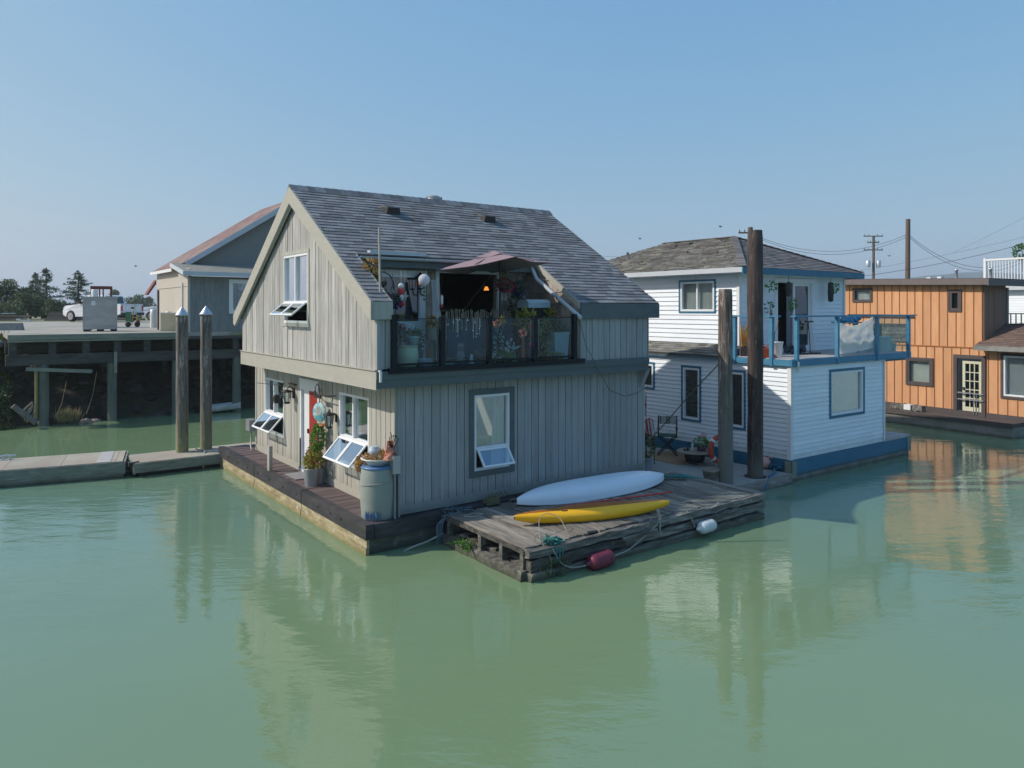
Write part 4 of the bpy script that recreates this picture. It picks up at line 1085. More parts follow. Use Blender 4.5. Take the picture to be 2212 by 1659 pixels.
for x in (-.26, .26): b.tube([(x, -.24, .02), (x, .24, .02)], .018, 6)
for x in (-.25, .25):
    b.tube([(x, .2, .5), (x * 1.02, .25, 1.05)], .018, 6); b.tube([(x, -.2, .5), (x, -.2, .72)], .016, 6); b.box(x - .03, x + .03, -.26, .24, .72, .745)
b.build("frame", m_iron, t)
MB().box(-.25, .25, -.22, .22, .53, .56).build("seat", m_green_cloth, t)
MB().box(-.255, .255, .235, .25, .82, 1.04).build("backrest", m_stripe, t)
b = MB(); b.box(-.03, -.005, .228, .2345, .82, 1.04); b.box(.03, .055, .228, .2345, .82, 1.04); b.box(-.2, -.18, .228, .2345, .82, 1.04); b.build("back_stripe", m_iron, t)
# life ring behind the pile
t = thing("life_ring", "red life ring leaning behind the grey pile", "life ring", (5.29, 19.0, .73), D(28))
b = MB(); b.tube([(.28 * math.cos(k * math.pi / 16), .02, .30 * math.sin(k * math.pi / 16)) for k in range(32)], .07, 10, True); b.build("ring", m_lifer, t)
b = MB()
for a in (.8, 2.36, 3.93, 5.5): MB().tube([(.28 * math.cos(a - .1), .02, .30 * math.sin(a - .1)), (.28 * math.cos(a + .1), .02, .30 * math.sin(a + .1))], .074, 10).build("white_band", m_whitepl, t)
b = MB(); b.tube([(-.1, .02, -.3), (-.12, .0, -.44), (0, -.05, -.47), (.2, -.1, -.47)], .01, 5); b.build("cord", m_rope, t)
b = MB(); b.ball((0, 0, .15), (.16, .16, .15), 18, 12); b.tube([(.1, .0, .27), (.16, 0, .3), (.2, 0, .25)], .02, 6)
o = b.build("buoy", m_pinkball, loc=(6.42, 18.95, .25)); o["label"] = "faded pink ball buoy beside the black pile"; o["category"] = "buoy"
b = MB()
for k in range(8):
    b.tube([Vector((6.62, 18.75, .28)) + Vector((random.uniform(-.15, .2), random.uniform(-.12, .12), random.uniform(0, .12))) for _ in range(5)], .018, 5)
b.tube([(6.55, 18.6, .3), (6.45, 18.3, .3), (6.2, 17.95, .27), (6.05, 17.75, .1), (5.95, 17.7, -.05)], .03, 6)
o = b.build("tangled_rope", MAT("blue_rope", (.03, .14, .24), .85, ns=20)); o["label"] = "blue and teal mooring rope heaped next to the pink buoy"; o["category"] = "rope"
# rope stretched from the grey pile down to the float
rope_pts = [Vector((4.87, 17.3, 3.10)), Vector((4.3, 18.1, 2.2)), Vector((3.9, 18.7, 1.5)), Vector((3.55, 19.4, .85))]
b = MB(); b.tube(rope_pts[:2] + rope_pts[1:3] + rope_pts[2:], .014, 6) if False else b.tube(rope_pts, .014, 6)
o = b.build("mooring_line", m_rope_g); o["label"] = "taut olive line from the grey pile down past the chair"; o["category"] = "rope"
# flag, striped towel and dark box at the corner of the grey house
t = thing("flag_stand", "white and red flag hanging from a thin black hooked pole by the house corner", "flag", (3.50, 19.45, .25))
b = MB(); b.tube([(0, 0, 0), (0, 0, 1.8), (.01, 0, 1.85), (-.16, 0, 1.77)], .010, 6); b.build("hooked_pole", m_iron, t)
b = MB(); pts = [(-.16 + k * .03, .02 * math.sin(k * 1.7)) for k in range(6)]
for (x0, y0), (x1, y1) in zip(pts[:-1], pts[1:]):
    b.hex([(x0, y0, 1.28), (x1, y1, 1.26), (x1, y1 + .004, 1.26), (x0, y0 + .004, 1.28), (x0, y0, 1.77), (x1, y1, 1.78), (x1, y1 + .004, 1.78), (x0, y0 + .004, 1.77)])
b.build("flag_cloth", m_whitecl, t)
b = MB(); 
lf = [(0, .09), (.02, .05), (.045, .06), (.038, .025), (.07, .02), (.05, -.01), (.06, -.03), (.02, -.035), (0.004, -.07), (-.004, -.07), (-.02, -.035), (-.06, -.03), (-.05, -.01), (-.07, .02), (-.038, .025), (-.045, .06), (-.02, .05)]
b.ext([(-.07 + x, -.035, 1.55 + z) for x, z in lf], (0, .006, 0)); b.build("leaf_emblem", m_redcl, t)
t = thing("striped_towel", "red and white striped towel draped over a dark rack by the house corner", "towel", (3.58, 19.4, .25))
b = MB(); b.ext([(-.12, 0, 1.15), (0, 0, 1.22), (.1, 0, 1.18), (.14, 0, .72), (.10, 0, .7), (.02, 0, .5), (-.01, 0, .55)], (0, .02, 0)); b.build("cloth", m_redcl, t)
b = MB(); b.ext([(.0, -.012, 1.2), (.08, -.012, 1.16), (.13, -.012, .75), (.07, -.012, .74)], (0, .01, 0)); b.ext([(-.06, -.012, 1.15), (-.03, -.012, 1.17), (.04, -.012, .65), (.02, -.012, .62)], (0, .01, 0)); b.build("white_stripe", m_whitecl, t)
b = MB(); b.tube([(-.2, .06, 1.1), (.12, .06, 1.1)], .012, 5); b.tube([(-.18, .06, 0), (-.14, .06, 1.1)], .012, 5); b.tube([(.14, .06, 0), (.1, .06, 1.1)], .012, 5); b.build("rack", m_iron, t)
b = MB(); b.box(-.25, .12, -.1, .2, 0, .62); b.box(-.27, .14, -.12, .22, .62, .66); b.box(-.2, .08, -.112, -.1, .05, .55)
o = b.build("storage_box", m_dkbrown, loc=(3.3, 19.6, .25), rotz=H.r); o["label"] = "dark storage box tucked behind the grey house's corner"; o["category"] = "box"

# ================================================================== WALKWAY THINGS
bt = thing("rain_barrel", "big grey-green painted barrel with blue rim standing on the walkway corner", "barrel", H.W(.37, .36, .53))
b = MB(); b.lathe([(.27, 0), (.29, .02), (.295, .1), (.315, .35), (.32, .5), (.32, .62), (.30, .84), (.295, .9), (.285, .92), (.26, .92)], 32); b.build("barrel_body", m_barrel, bt)
b = MB(); b.lathe([(.29, .90), (.305, .91), (.305, .935), (.29, .95), (.0, .955)], 32); b.build("blue_rim", m_bluepl, bt)
b = MB(); b.tube([(.326 * math.cos(a), .326 * math.sin(a), .62 + .05 * math.sin(a * 1 + 2.5)) for a in [k * math.pi / 16 for k in range(32)]], .008, 5, True); b.build("tied_cord", m_rope, bt)
b = MB()
for k in range(8):
    a = -2.2 + k * .14; b.leaf((.30 * math.cos(a), .30 * math.sin(a), .0), .2, .05, (math.cos(a) * .1, math.sin(a) * .1, 1))
b.build("painted_blue_leaf", m_bluepl, bt)
t = thing("enamel_basin", "dented white basin planted with dry orange stonecrop on top of the barrel", "planter", H.W(.37, .36, 1.488))
MB().lathe([(.16, 0), (.18, .01), (.27, .10), (.31, .11), (.31, .13), (.26, .12), (.2, .08)], 24, jag=.015).build("basin", m_whitepl, t)
b = MB(); b.leaves((0, 0, .14), (.25, .25, .09), 420, .055, up=.3); b.build("stonecrop", m_leaf_or, t)
b = MB(); b.leaves((.02, .05, .17), (.17, .17, .08), 160, .05, up=.6); b.build("green_shoots", m_leaf_y, t)
b = MB(); b.leaves((-.30, .05, .0), (.11, .13, .14), 260, .06, up=-.6); b.build("trailing_stems", m_leaf_or, t)
t = thing("glazed_jar", "small pale jar sitting in the dry plants on the barrel", "jar", H.W(.33, .42, 1.63))
MB().lathe([(.07, 0), (.11, .03), (.12, .08), (.10, .14), (.08, .16), (.085, .18), (.07, .18)], 20).build("jar_body", m_bluepot, t)
t = thing("orange_cloth_bundle", "crumpled faded orange cloth bunched on the barrel against the wall", "cloth", H.W(.52, .22, 1.60))
b = MB()
for j in range(3):
    vs = []; fs = []; nn = 12
    for i in range(nn + 1):
        for k in range(nn + 1):
            f, g = i / nn, k / nn; rr_ = .06 + .11 * (1 - g) ** 2 + .09 * noise.noise(Vector((f * 5 + j * 7, g * 4, j)))
            a = 2 * math.pi * f; vs.append((.02 + rr_ * math.cos(a) * .8, (j - 1) * .05 + rr_ * math.sin(a), .0 + g * (.30 - .08 * abs(j - 1)) + .09 * noise.noise(Vector((f * 8, g * 7, j * 3)))))
    for i in range(nn):
        for k in range(nn): a = i * (nn + 1) + k; fs.append((a, a + nn + 1, a + nn + 2, a + 1))
    b.add(vs, fs)
b.build("cloth", m_cloth_or, t)
b = MB()
for k in range(5): b.tube([(.05, -.05, .1), (.1 + random.uniform(-.1, .1), -.08, .35 + random.uniform(0, .1)), (.12 + random.uniform(-.15, .1), -.1, .42 + random.uniform(-.05, .08))], .008, 4)
b.build("wire", m_iron, t)
# pots by the door
t = thing("zinc_planter", "ribbed zinc pots with red and yellow plants by the front door", "potted plant", H.W(.36, 3.38, .53))
for (x, y, r, h) in ((-.05, .0, .17, .38), (.05, .18, .14, .34)):
    MB().lathe([(r * .8, 0), (r * .82, .02), (r, h - .02), (r * 1.06, h), (r * .95, h), (r * .9, h - .05)], 22, (x, y, 0)).build("pot", m_zinc, t)
b = MB(); b.leaves((-.03, .08, .52), (.2, .22, .17), 420, .075); b.build("yellow_foliage", m_leaf_y, t)
b = MB(); b.leaves((-.10, .30, .56), (.12, .16, .16), 260, .08, up=.5); b.build("red_foliage", m_redpet, t)
b = MB(); b.leaves((.02, -.02, .75), (.13, .15, .16), 220, .06); b.build("brown_foliage", m_leaf_y, t)
t = thing("climbing_plant", "bright green ivy column growing up beside the door frame", "plant", H.W(.46, 3.42, 1.40))
b = MB(); b.leaves((0, 0, .13), (.13, .17, .30), 620, .065); b.build("foliage", m_leaf_b, t); MB().tube([(0, 0, -.9), (0, .02, .3)], .015, 5).build("stem", m_bark, t)
t = thing("metal_crane", "dark metal bird sculpture behind the zinc pots", "ornament", H.W(.50, 3.8, .53))
b = MB(); b.tube([(0, 0, 0), (0, .02, .45), (0, .06, .6), (0, .12, .72), (0, .1, .86), (0, .0, .92), (0, -.08, .88)], [.012, .015, .05, .03, .02, .022, .006], 8); b.build("body", m_iron, t)
b = MB(); b.box(-.16, -.14, -.02, .3, .0, .0) if False else b.box(0, .7, 0, .42, .532, .545); o = b.build("door_mat", m_grey, loc=H.W(.64, 4.1, 0), rotz=H.r + D(90)); o["label"] = "thin grey mat before the front door"; o["category"] = "mat"
t = thing("hanging_disc", "round turquoise and white hanging ornament by the front door", "ornament", H.W(.50, 3.42, 2.08), H.r + D(20))
b = MB(); b.lathe([(.0, -.012), (.20, -.012), (.21, 0), (.20, .012), (0, .012)], 28, (0, 0, 0), Euler((0, D(90), 0))); b.build("disc", m_turq, t)
b = MB(); b.lathe([(0, -.016), (.10, -.016)], 20, (0, .02, .03), Euler((0, D(90), 0))); b.build("white_centre", m_whitepl, t)
b = MB(); b.tube([(0, 0, .2), (0, 0, .52)], .006, 4); b.build("cord", m_iron, t)
t = thing("iron_bracket", "scrolled black iron sign bracket between door and window", "bracket", H.W(.66, 3.45, 2.35), H.r)
b = MB(); b.tube([(0, .65, .12), (-.2, .2, .12), (-.2, -.5, .12), (0, -.52, .12)], .012, 6); b.tube([(-.2, .1, .12), (-.2, .12, .26), (-.2, .0, .34), (-.2, -.1, .3), (-.2, -.1, .2)], .009, 5); b.tube([(-.2, -.1, .12), (-.2, -.25, .26), (-.2, -.3, .13)], .009, 5)
b.box(-.215, -.185, -.2, .15, .04, .11); b.build("bracket", m_iron, t)
t = thing("iron_bracket", "thin black arm holding a small lamp in front of the far window", "bracket", H.W(.66, 6.2, 2.2), H.r)
b = MB(); b.tube([(0, -.1, .22), (-.25, .9, .22), (-.3, 1.0, .22)], .01, 5); b.tube([(0, -.1, .3), (-.05, -.02, .1), (-.03, .05, .0)], .012, 5); b.lathe([(.02, .0), (.09, -.03), (.10, -.05), (.06, -.2), (.07, -.22)], 6, (-.12, .1, 0)); b.build("bracket", m_iron, t)
t = thing("bird_house", "small orange-brown bird table beside the climbing plant", "bird table", H.W(.55, 3.35, 1.80), H.r)
b = MB(); b.box(-.1, .08, -.12, .10, .0, .02); b.box(-.01, .01, -.01, .01, -.5, 0); b.box(-.08, .06, -.12, -.1, .03, .06); b.build("tray", m_leaf_or, t)
# ================================================================== BALCONY THINGS (floor at z 3.21)
BZ = 3.212
t = thing("parasol", "mauve-grey tilted square parasol over the balcony", "parasol", H.W(3.44, .85, BZ), H.r)
MB().tube([(0, 0, 0), (0, 0, 2.22)], .02, 8).build("pole", m_iron, t)
b = MB(); b.lathe([(.2, 0), (.22, .03), (.08, .06), (.04, .2)], 16); b.build("base", m_iron, t)
ctr = Vector((-.12, .05, 2.26)); R3 = Euler((D(-6.5), D(-3), 0)).to_matrix() @ Euler((0, 0, D(-62))).to_matrix()
def umb(z0, rad, h, n=4, sub=6, inner=0, flare=0.0):
    vs = []; fs = []; ring = 8
    for i in range(ring + 1):
        f = inner + (1 - inner) * i / ring
        for k in range(n * sub):
            a = 2 * math.pi * (k / (n * sub)) + math.pi / n
            kk = (k % sub) / sub; sq = math.cos(math.pi / n) / math.cos((kk - .5) * 2 * math.pi / n)
            edge = 1 - .07 * math.sin(math.pi * kk) * f
            r = rad * f * (sq * .985 if n == 4 else 1) * edge
            z = z0 + h * (1 - f ** 1.15) - .03 * math.sin(math.pi * kk) * f * (1 if i < ring else 1)
            vs.append(ctr + R3 @ Vector((r * math.cos(a), r * math.sin(a), z)))
    N = n * sub
    for i in range(ring):
        for k in range(N): fs.append((i * N + k, i * N + (k + 1) % N, (i + 1) * N + (k + 1) % N, (i + 1) * N + k))
    vs2 = [v - Vector((0, 0, .008)) for v in vs]
    return vs, fs, vs2
vs, fs, vs2 = umb(-.27, 1.30, .25, inner=.16)
b = MB(); b.add(vs, fs); b.add(vs2, fs); b.build("canopy", m_umb, t)
vs, fs, vs2 = umb(-.06, .42, .12)
b = MB(); b.add(vs, fs); b.add(vs2, fs); b.build("vent_canopy", m_umb, t)
for k in range(8):
    a = math.pi / 4 + k * math.pi / 4; r = 1.27 if k % 2 == 0 else .89
    MB().tube([ctr + R3 @ Vector((0.02 * math.cos(a), .02 * math.sin(a), -.07)), ctr + R3 @ Vector((r * .5 * math.cos(a), r * .5 * math.sin(a), -.15)), ctr + R3 @ Vector((r * math.cos(a), r * math.sin(a), -.285))], .009, 4).build("rib", m_iron, t)

t = thing("bamboo_pole", "tall thin bare pole standing at the balcony's left end", "pole", H.W(.35, .22, 4.3))
MB().tube([(.02, 0, -1.1), (.0, 0, .4), (-.02, .01, 1.47)], [.024, .022, .018], 8).build("pole", MAT("bleached_pole", (.42, .39, .34), .7, n=(4, 4, 1), ns=4, na=.2), t)
pt = pot("glazed_planter", "large cream-green barrel-shaped planter behind the balcony glass", "planter", H.W(.95, .30, BZ), [(.13, 0), (.15, .01), (.19, .12), (.205, .24), (.19, .36), (.175, .40), (.19, .40), (.19, .42), (.16, .42), (.15, .38)], m_creampot, (.15, .38))
t = pot("flower_pot", "small pale blue pot with cyclamen on the big cream planter", "potted plant", H.W(1.06, .30, BZ + .425), [(.07, 0), (.08, .01), (.11, .13), (.125, .14), (.125, .16), (.10, .16)], m_bluepot, (.1, .14))
b = MB(); b.leaves((0, 0, .22), (.13, .13, .08), 90, .06); b.build("foliage", m_leaf, t)
b = MB(); b.leaves((-.04, 0, .33), (.09, .06, .04), 40, .05, up=.6); b.build("bloom", m_whitepl, t)
t = pot("bowl_planter", "round pale mint bowl with bare soil next to the cream planter", "planter", H.W(1.29, .25, BZ), [(.07, 0), (.10, .02), (.13, .08), (.14, .15), (.145, .16), (.13, .16), (.12, .13)], m_bluepot, (.12, .13))
t = pot("terracotta_pot", "dark clay pot with withered plant behind the mint bowl", "potted plant", H.W(1.30, .62, BZ), [(.1, 0), (.12, .01), (.15, .28), (.16, .30), (.14, .3)], MAT("grey_clay", (.20, .15, .13), .8), (.14, .28))
b = MB(); b.leaves((0, 0, .5), (.18, .16, .2), 120, .07); b.build("foliage", m_bush, t)
# lounge chair at the left
t = thing("garden_chair", "pale rounded garden chair beside the balcony window", "chair", H.W(.98, 1.05, BZ), H.r)
b = MB(); pts = [(-.24, .2), (-.26, .0), (-.2, .22), (0, .28), (.2, .22), (.26, 0), (.24, -.2)]
vs = []; fs = []; n = 13
for i in range(n):
    a = math.pi * (i / (n - 1)) * 1.15 - .25
    x, y = .27 * math.cos(a), .27 * math.sin(a)
    top = .95 - .22 * abs(math.cos(a)) ** 2
    vs += [(x, y, .44), (x * 1.1, y * 1.1, top), (x * 1.16, y * 1.16, top), (x * 1.06, y * 1.06, .44)]
for i in range(n - 1):
    for k in range(4): fs.append((4 * i + k, 4 * i + (k + 1) % 4, 4 * i + 4 + (k + 1) % 4, 4 * i + 4 + k))
b.add(vs, fs); b.build("backrest", MAT("pale_resin_wicker", (.36, .39, .37), .7, n=(12, 12, 12), ns=2, na=.25), t)
MB().lathe([(0, .40), (.27, .40), (.28, .44), (0, .45)], 20).build("seat", m_stripe, t)
for x in (-.2, .2):
    for y in (-.2, .2): MB().tube([(x, y, .4), (x * 1.1, y * 1.1, 0)], .018, 6).build("leg", m_iron, t)
def plant(name, label, cat, loc, rad, n, leafsize, mat, stem=0, up=0, z=0):
    t = thing(name, label, cat, loc)
    b = MB(); b.leaves((0, 0, z), rad, n, leafsize, up=up); b.build("foliage", mat, t)
    if stem: MB().tube([(0, 0, -stem + z), (0, 0, z)], .012, 5).build("stem", m_bark, t)
    return t
# hanging things left: hook, dark baskets, nutcracker-like ornaments, globe
def basket(label, s_, t_, z_, r, petals, fol, top=5.2, n=260, br=1.0, name="hanging_basket"):
    t = thing(name, label, "hanging basket", H.W(s_, t_, z_))
    b = MB(); b.lathe([(.02, -.12), (r * .7, -.08), (r, .05), (r * .95, .06)], 16); b.build("bowl", m_iron, t)
    b = MB(); b.leaves((0, 0, .06), (r * 1.2, r * 1.2, r * .8), n, .06); b.build("foliage", fol, t)
    if petals: b = MB(); b.leaves((0, 0, .02), (r * 1.3, r * 1.3, r * 1.0), int(n * .8 * br), .05, surf=.8); b.build("bloom", petals, t)
    b = MB()
    for k in range(3):
        a = k * 2.09; b.tube([(r * math.cos(a), r * math.sin(a), .05), (0, 0, .35)], .004, 3)
    b.tube([(0, 0, .35), (0, 0, top - z_)], .005, 4); b.build("hanger", m_iron, t)
basket("hanging basket of violet flowers at the left end of the balcony", .97, .95, 4.42, .14, m_bluepet, m_bush, top=4.98)
basket("hanging basket with dusty pink and dark trailing plants near the bare pole", .72, .90, 4.48, .13, MAT("dusty_pink_petals", (.30, .14, .18), .7, isl=.4, trans=.2), m_bush, top=4.98)
basket("magenta hanging basket right of the sliding door", 3.52, .8, 4.78, .15, m_redpet, m_bush, top=5.14)
basket("deep blue hanging basket nearest the downpipe", 3.90, .8, 4.72, .15, m_bluepet, m_bush, top=5.14)
t = thing("shepherd_hook", "black curved iron hook over the left hanging baskets", "hook", H.W(.68, .92, BZ), H.r)
b = MB(); b.tube([(-.25, 0, 1.70), (-.15, 0, 1.78), (.1, 0, 1.80), (.22, 0, 1.74), (.30, 0, 1.60), (.31, 0, 1.45)], .012, 6); b.tube([(-.25, 0, 1.70), (-.27, 0, 0)], .012, 6); b.build("hook", m_iron, t)
plant("spider_plant", "pale green spidery plant above the parapet beside the bare pole", "plant", H.W(.52, 1.0, 4.85), (.16, .12, .16), 120, .14, m_leaf_y, z=0)
plant("dry_twigs", "withered twiggy plant at the top left corner of the balcony", "plant", H.W(.50, .9, 5.1), (.13, .1, .12), 40, .12, m_leaf_or, z=0)
t = thing("hanging_ornament", "red and white hanging figure with white round head", "ornament", H.W(1.13, .9, 4.5))
MB().ball((0, 0, .25), .055, 14, 10).build("round_head", m_whitepl, t)
b = MB(); b.lathe([(.05, .08), (.07, .12), (.06, .19), (.03, .2)], 12); b.lathe([(.02, -.14), (.08, -.12), (.06, -.05), (.03, -.04)], 12); b.build("red_body", m_redcl, t)
b = MB(); b.lathe([(.04, -.05), (.05, .03), (.04, .08)], 12); b.tube([(0, 0, .3), (0, 0, .55)], .004, 4); b.build("white_middle", m_whitepl, t)
t = thing("star_ornament", "pale star-shaped hanging ornament in front of the balcony window", "ornament", H.W(1.27, 1.0, 4.56), H.r)
b = MB(); b.ext([((.10 if k % 2 == 0 else .04) * math.cos(k * math.pi / 5), 0, (.10 if k % 2 == 0 else .04) * math.sin(k * math.pi / 5)) for k in range(10)], (0, .012, 0)); b.tube([(0, 0, .1), (0, 0, .5)], .003, 3); b.build("star", m_stripe, t)
t = thing("paper_lantern", "large white round paper lantern under the balcony gutter", "lantern", H.W(1.64, .9, 4.88))
MB().ball((0, 0, 0), .115, 22, 14).build("globe", m_paper, t)
b = MB(); b.tube([(0, 0, .11), (0, 0, .42)], .005, 4); b.build("cord", m_iron, t)
b = MB()
for k in range(4): b.cbox((.0, 0, -.16 - k * .075), (.035, .02, .045), Euler((0, D(45), k)))
b.tube([(0, 0, -.11), (0, 0, -.45)], .003, 3); b.build("pendant_beads", m_greenpl, t)
t = thing("wind_chime", "white wind chime with red tip hanging left of the sliding door", "wind chime", H.W(2.08, .95, 4.5))
MB().lathe([(.022, -.1), (.026, .05), (.01, .08)], 10).build("tube", m_whitepl, t)
b = MB(); b.ball((0, 0, -.14), .03, 8, 6); b.build("red_tip", m_redcl, t); MB().tube([(0, 0, .08), (0, 0, .6)], .004, 4).build("cord", m_iron, t)
# white gathered curtain by the door
b = MB(); n = 14
for k in range(n - 1):
    f0, f1 = k / (n - 1), (k + 1) / (n - 1)
    P = lambda f, z, w_: ((f - .5) * w_ + (4.64 - z) * .12, .03 * math.sin(f * 19), z)
    zs = [4.9, 4.62, 4.3, 4.05]; ws = [.07, .10, .16, .26]
    for j in range(3): b.add([P(f0, zs[j], ws[j]), P(f1, zs[j], ws[j]), P(f1, zs[j + 1], ws[j + 1]), P(f0, zs[j + 1], ws[j + 1])], [(0, 1, 2, 3)])
o = b.build("gathered_curtain", m_whitecl, loc=H.W(2.08, 1.25, 0), rotz=H.r); o["label"] = "white gathered curtain hanging at the left of the sliding door"; o["category"] = "curtain"
t = thing("broom", "thin wooden-handled broom leaning by the lantern post", "broom", H.W(1.86, 1.05, BZ), H.r)
MB().tube([(0, 0, .3), (.02, .1, 1.42)], .012, 6).build("handle", m_wicker, t); MB().lathe([(.09, 0), (.04, .3)], 10).build("bristles", m_leaf_or, t)
t = thing("dried_arrangement", "brown dried plants in a basket below the wind chime", "plant", H.W(1.82, .9, BZ + .78))
MB().leaves((0, 0, .05), (.1, .1, .14), 140, .06).build("foliage", m_leaf_or, t)
b = MB(); b.lathe([(.1, -.3), (.11, -.05)], 10); b.tube([(0, 0, -.78), (0, 0, -.3)], .02, 6); b.build("stand", m_wicker, t)
# reed screen
b = MB(); x = 2.3
while x < 3.95:
    tilt = random.uniform(-.03, .03); h_ = random.uniform(4.22, 4.31)
    b.tube([(x, 1.15 + random.uniform(-.02, .02), 3.5), (x + tilt, 1.15, h_)], random.uniform(.009, .016), 5); x += random.uniform(.032, .05)
b.beam((2.28, 1.17, 4.1), (3.97, 1.17, 4.1), .02, .02); b.beam((2.28, 1.17, 3.7), (3.97, 1.17, 3.7), .02, .02)
for x in (2.3, 3.95): b.beam((x, 1.17, 3.21), (x, 1.17, 4.2), .03, .03, (1, 0, 0))
b.v = [tuple(H.W(*v)) for v in b.v]
pn = MB(); pn.box(2.3, 3.95, 1.10, 1.12, 3.30, 4.10); pn.v = [tuple(H.W(*v)) for v in pn.v]  # added panel: dark reflection of the pane as colour, hides the lower sticks
o = b.build("reed_screen", m_wicker); pn.build("pane_darkening_panel", m_pane_dark, o); o["label"] = "low screen of pale sticks in front of the sliding door"; o["category"] = "screen"
# owls and figurines behind the second pane
def owl(label, s_, t_, z_, sc, mat):
    t = thing("owl_statue", label, "statue", H.W(s_, t_, z_), H.r)
    b = MB(); b.lathe([(.05 * sc, 0), (.09 * sc, .03 * sc), (.10 * sc, .16 * sc), (.07 * sc, .27 * sc), (.05 * sc, .29 * sc), (.075 * sc, .34 * sc), (.065 * sc, .41 * sc), (.03 * sc, .44 * sc), (0, .445 * sc)], 18)
    b.lathe([(.02 * sc, 0), (0, .06 * sc)], 6, (-.045 * sc, 0, .41 * sc)); b.lathe([(.02 * sc, 0), (0, .06 * sc)], 6, (.045 * sc, 0, .41 * sc)); b.build("body", mat, t)
    b = MB()
    for sx in (-1, 1): b.ball((sx * .03 * sc, -.062 * sc, .37 * sc), .014 * sc, 8, 6)
    b.build("eye", m_iron, t)
owl("grey owl statue behind the second balcony pane", 2.16, .38, BZ, .95, MAT("grey_cast_stone", (.22, .22, .22), .8, ns=12, na=.2))
t = thing("cat_figurine", "small white cat figurine right of the grey owl", "ornament", H.W(2.36, .30, BZ), H.r)
b = MB(); b.lathe([(.045, 0), (.055, .02), (.04, .1), (.03, .13), (.035, .16), (.025, .2), (0, .21)], 14); b.lathe([(.012, 0), (0, .03)], 6, (-.018, 0, .19)); b.lathe([(.012, 0), (0, .03)], 6, (.018, 0, .19)); b.build("body", m_bluepot, t)
t = thing("dried_flowers", "tangle of dried stems with pale flower in the second pane", "plant", H.W(2.63, .35, BZ))
b = MB()
for k in range(16):
    a = random.uniform(0, 6.28); b.tube([(0, 0, 0), (.06 * math.cos(a), .06 * math.sin(a), .15), (.14 * math.cos(a), .14 * math.sin(a), random.uniform(.15, .3))], .005, 3)
b.leaves((0, 0, .24), (.13, .1, .06), 40, .04); b.build("stems", m_wicker, t)
t = thing("rose_stem", "pale dried rose hanging inside the second pane's left edge", "plant", H.W(1.75, .4, 3.82))
b = MB(); b.leaves((0, 0, 0), (.035, .035, .06), 40, .04); b.tube([(0, 0, 0), (-.04, 0, -.5)], .006, 4); b.build("bloom", m_wicker, t)
b = MB(); b.box(1.85, 2.2, .7, .75, 3.212, 3.25); b.v = [tuple(H.W(*v)) for v in b.v]
o = b.build("white_plank", m_whitetrim); o["label"] = "short white plank on the green balcony mat"; o["category"] = "plank"
b = MB()
for k in range(22):
    x, z = random.uniform(1.6, 2.5), random.uniform(3.75, 4.12); b.ball((x, .12, z), random.uniform(.006, .013), 6, 4); b.tube([(x, .12, z), (x, .12, 4.14)], .0015, 3)
b.v = [tuple(H.W(*v)) for v in b.v]
o = b.build("crystal_string", m_whitepl); o["label"] = "strings of tiny white beads hung inside the second pane"; o["category"] = "ornament"
# flower sculpture and bird behind the third pane
t = thing("flower_sculpture", "salmon rose on a verdigris metal stem with silvery leaves", "sculpture", H.W(3.06, .35, BZ), H.r)
MB().tube([(0, 0, 0), (-.02, 0, .35), (.02, 0, .7), (0, 0, .85)], .01, 6).build("stem", m_iron, t)
b = MB(); b.leaves((-.04, 0, .80), (.075, .06, .075), 90, .05); b.build("bloom", m_salmon, t)
b = MB(); b.leaves((.0, 0, .45), (.10, .07, .33), 130, .06); b.build("blue_leaf", MAT("verdigris_leaf", (.22, .42, .42), .6, isl=.4, metal=.3), t)
b = MB(); b.leaves((.30, 0, .34), (.09, .05, .14), 50, .055); b.leaves((.02, 0, .06), (.15, .08, .07), 70, .07); b.tube([(0, 0, .3), (.2, 0, .25), (.3, 0, .35)], .006, 4); b.build("silver_leaf", m_whitepl, t)
MB().leaves((.08, 0, .84), (.06, .04, .1), 50, .06).build("green_leaf", m_leaf_y, t)
t = thing("wire_bird", "white wire garden bird on a spiral stand", "ornament", H.W(3.50, .42, BZ), H.r)
b = MB(); b.tube([(-.1, 0, .3), (.0, 0, .27), (.1, 0, .30), (.2, 0, .33)], [.01, .03, .02, .003], 8); b.tube([(0, 0, .27), (.03, 0, 0)], .006, 5); b.tube([(-.1, 0, .3), (-.16, 0, .33)], .02, 6); b.lathe([(.1, 0), (.1, .01)], 12); b.build("body", m_whitepl, t)
t = thing("garden_bird", "pale heron figure leaning by the flower sculpture", "ornament", H.W(3.22, .28, BZ), H.r)
b = MB(); b.tube([(-.06, 0, .32), (-.02, 0, .26), (.06, 0, .16), (.16, 0, .05)], [.015, .045, .04, .006], 8); b.tube([(.0, 0, .2), (-.02, 0, 0)], .006, 4); b.build("body", m_stripe, t)
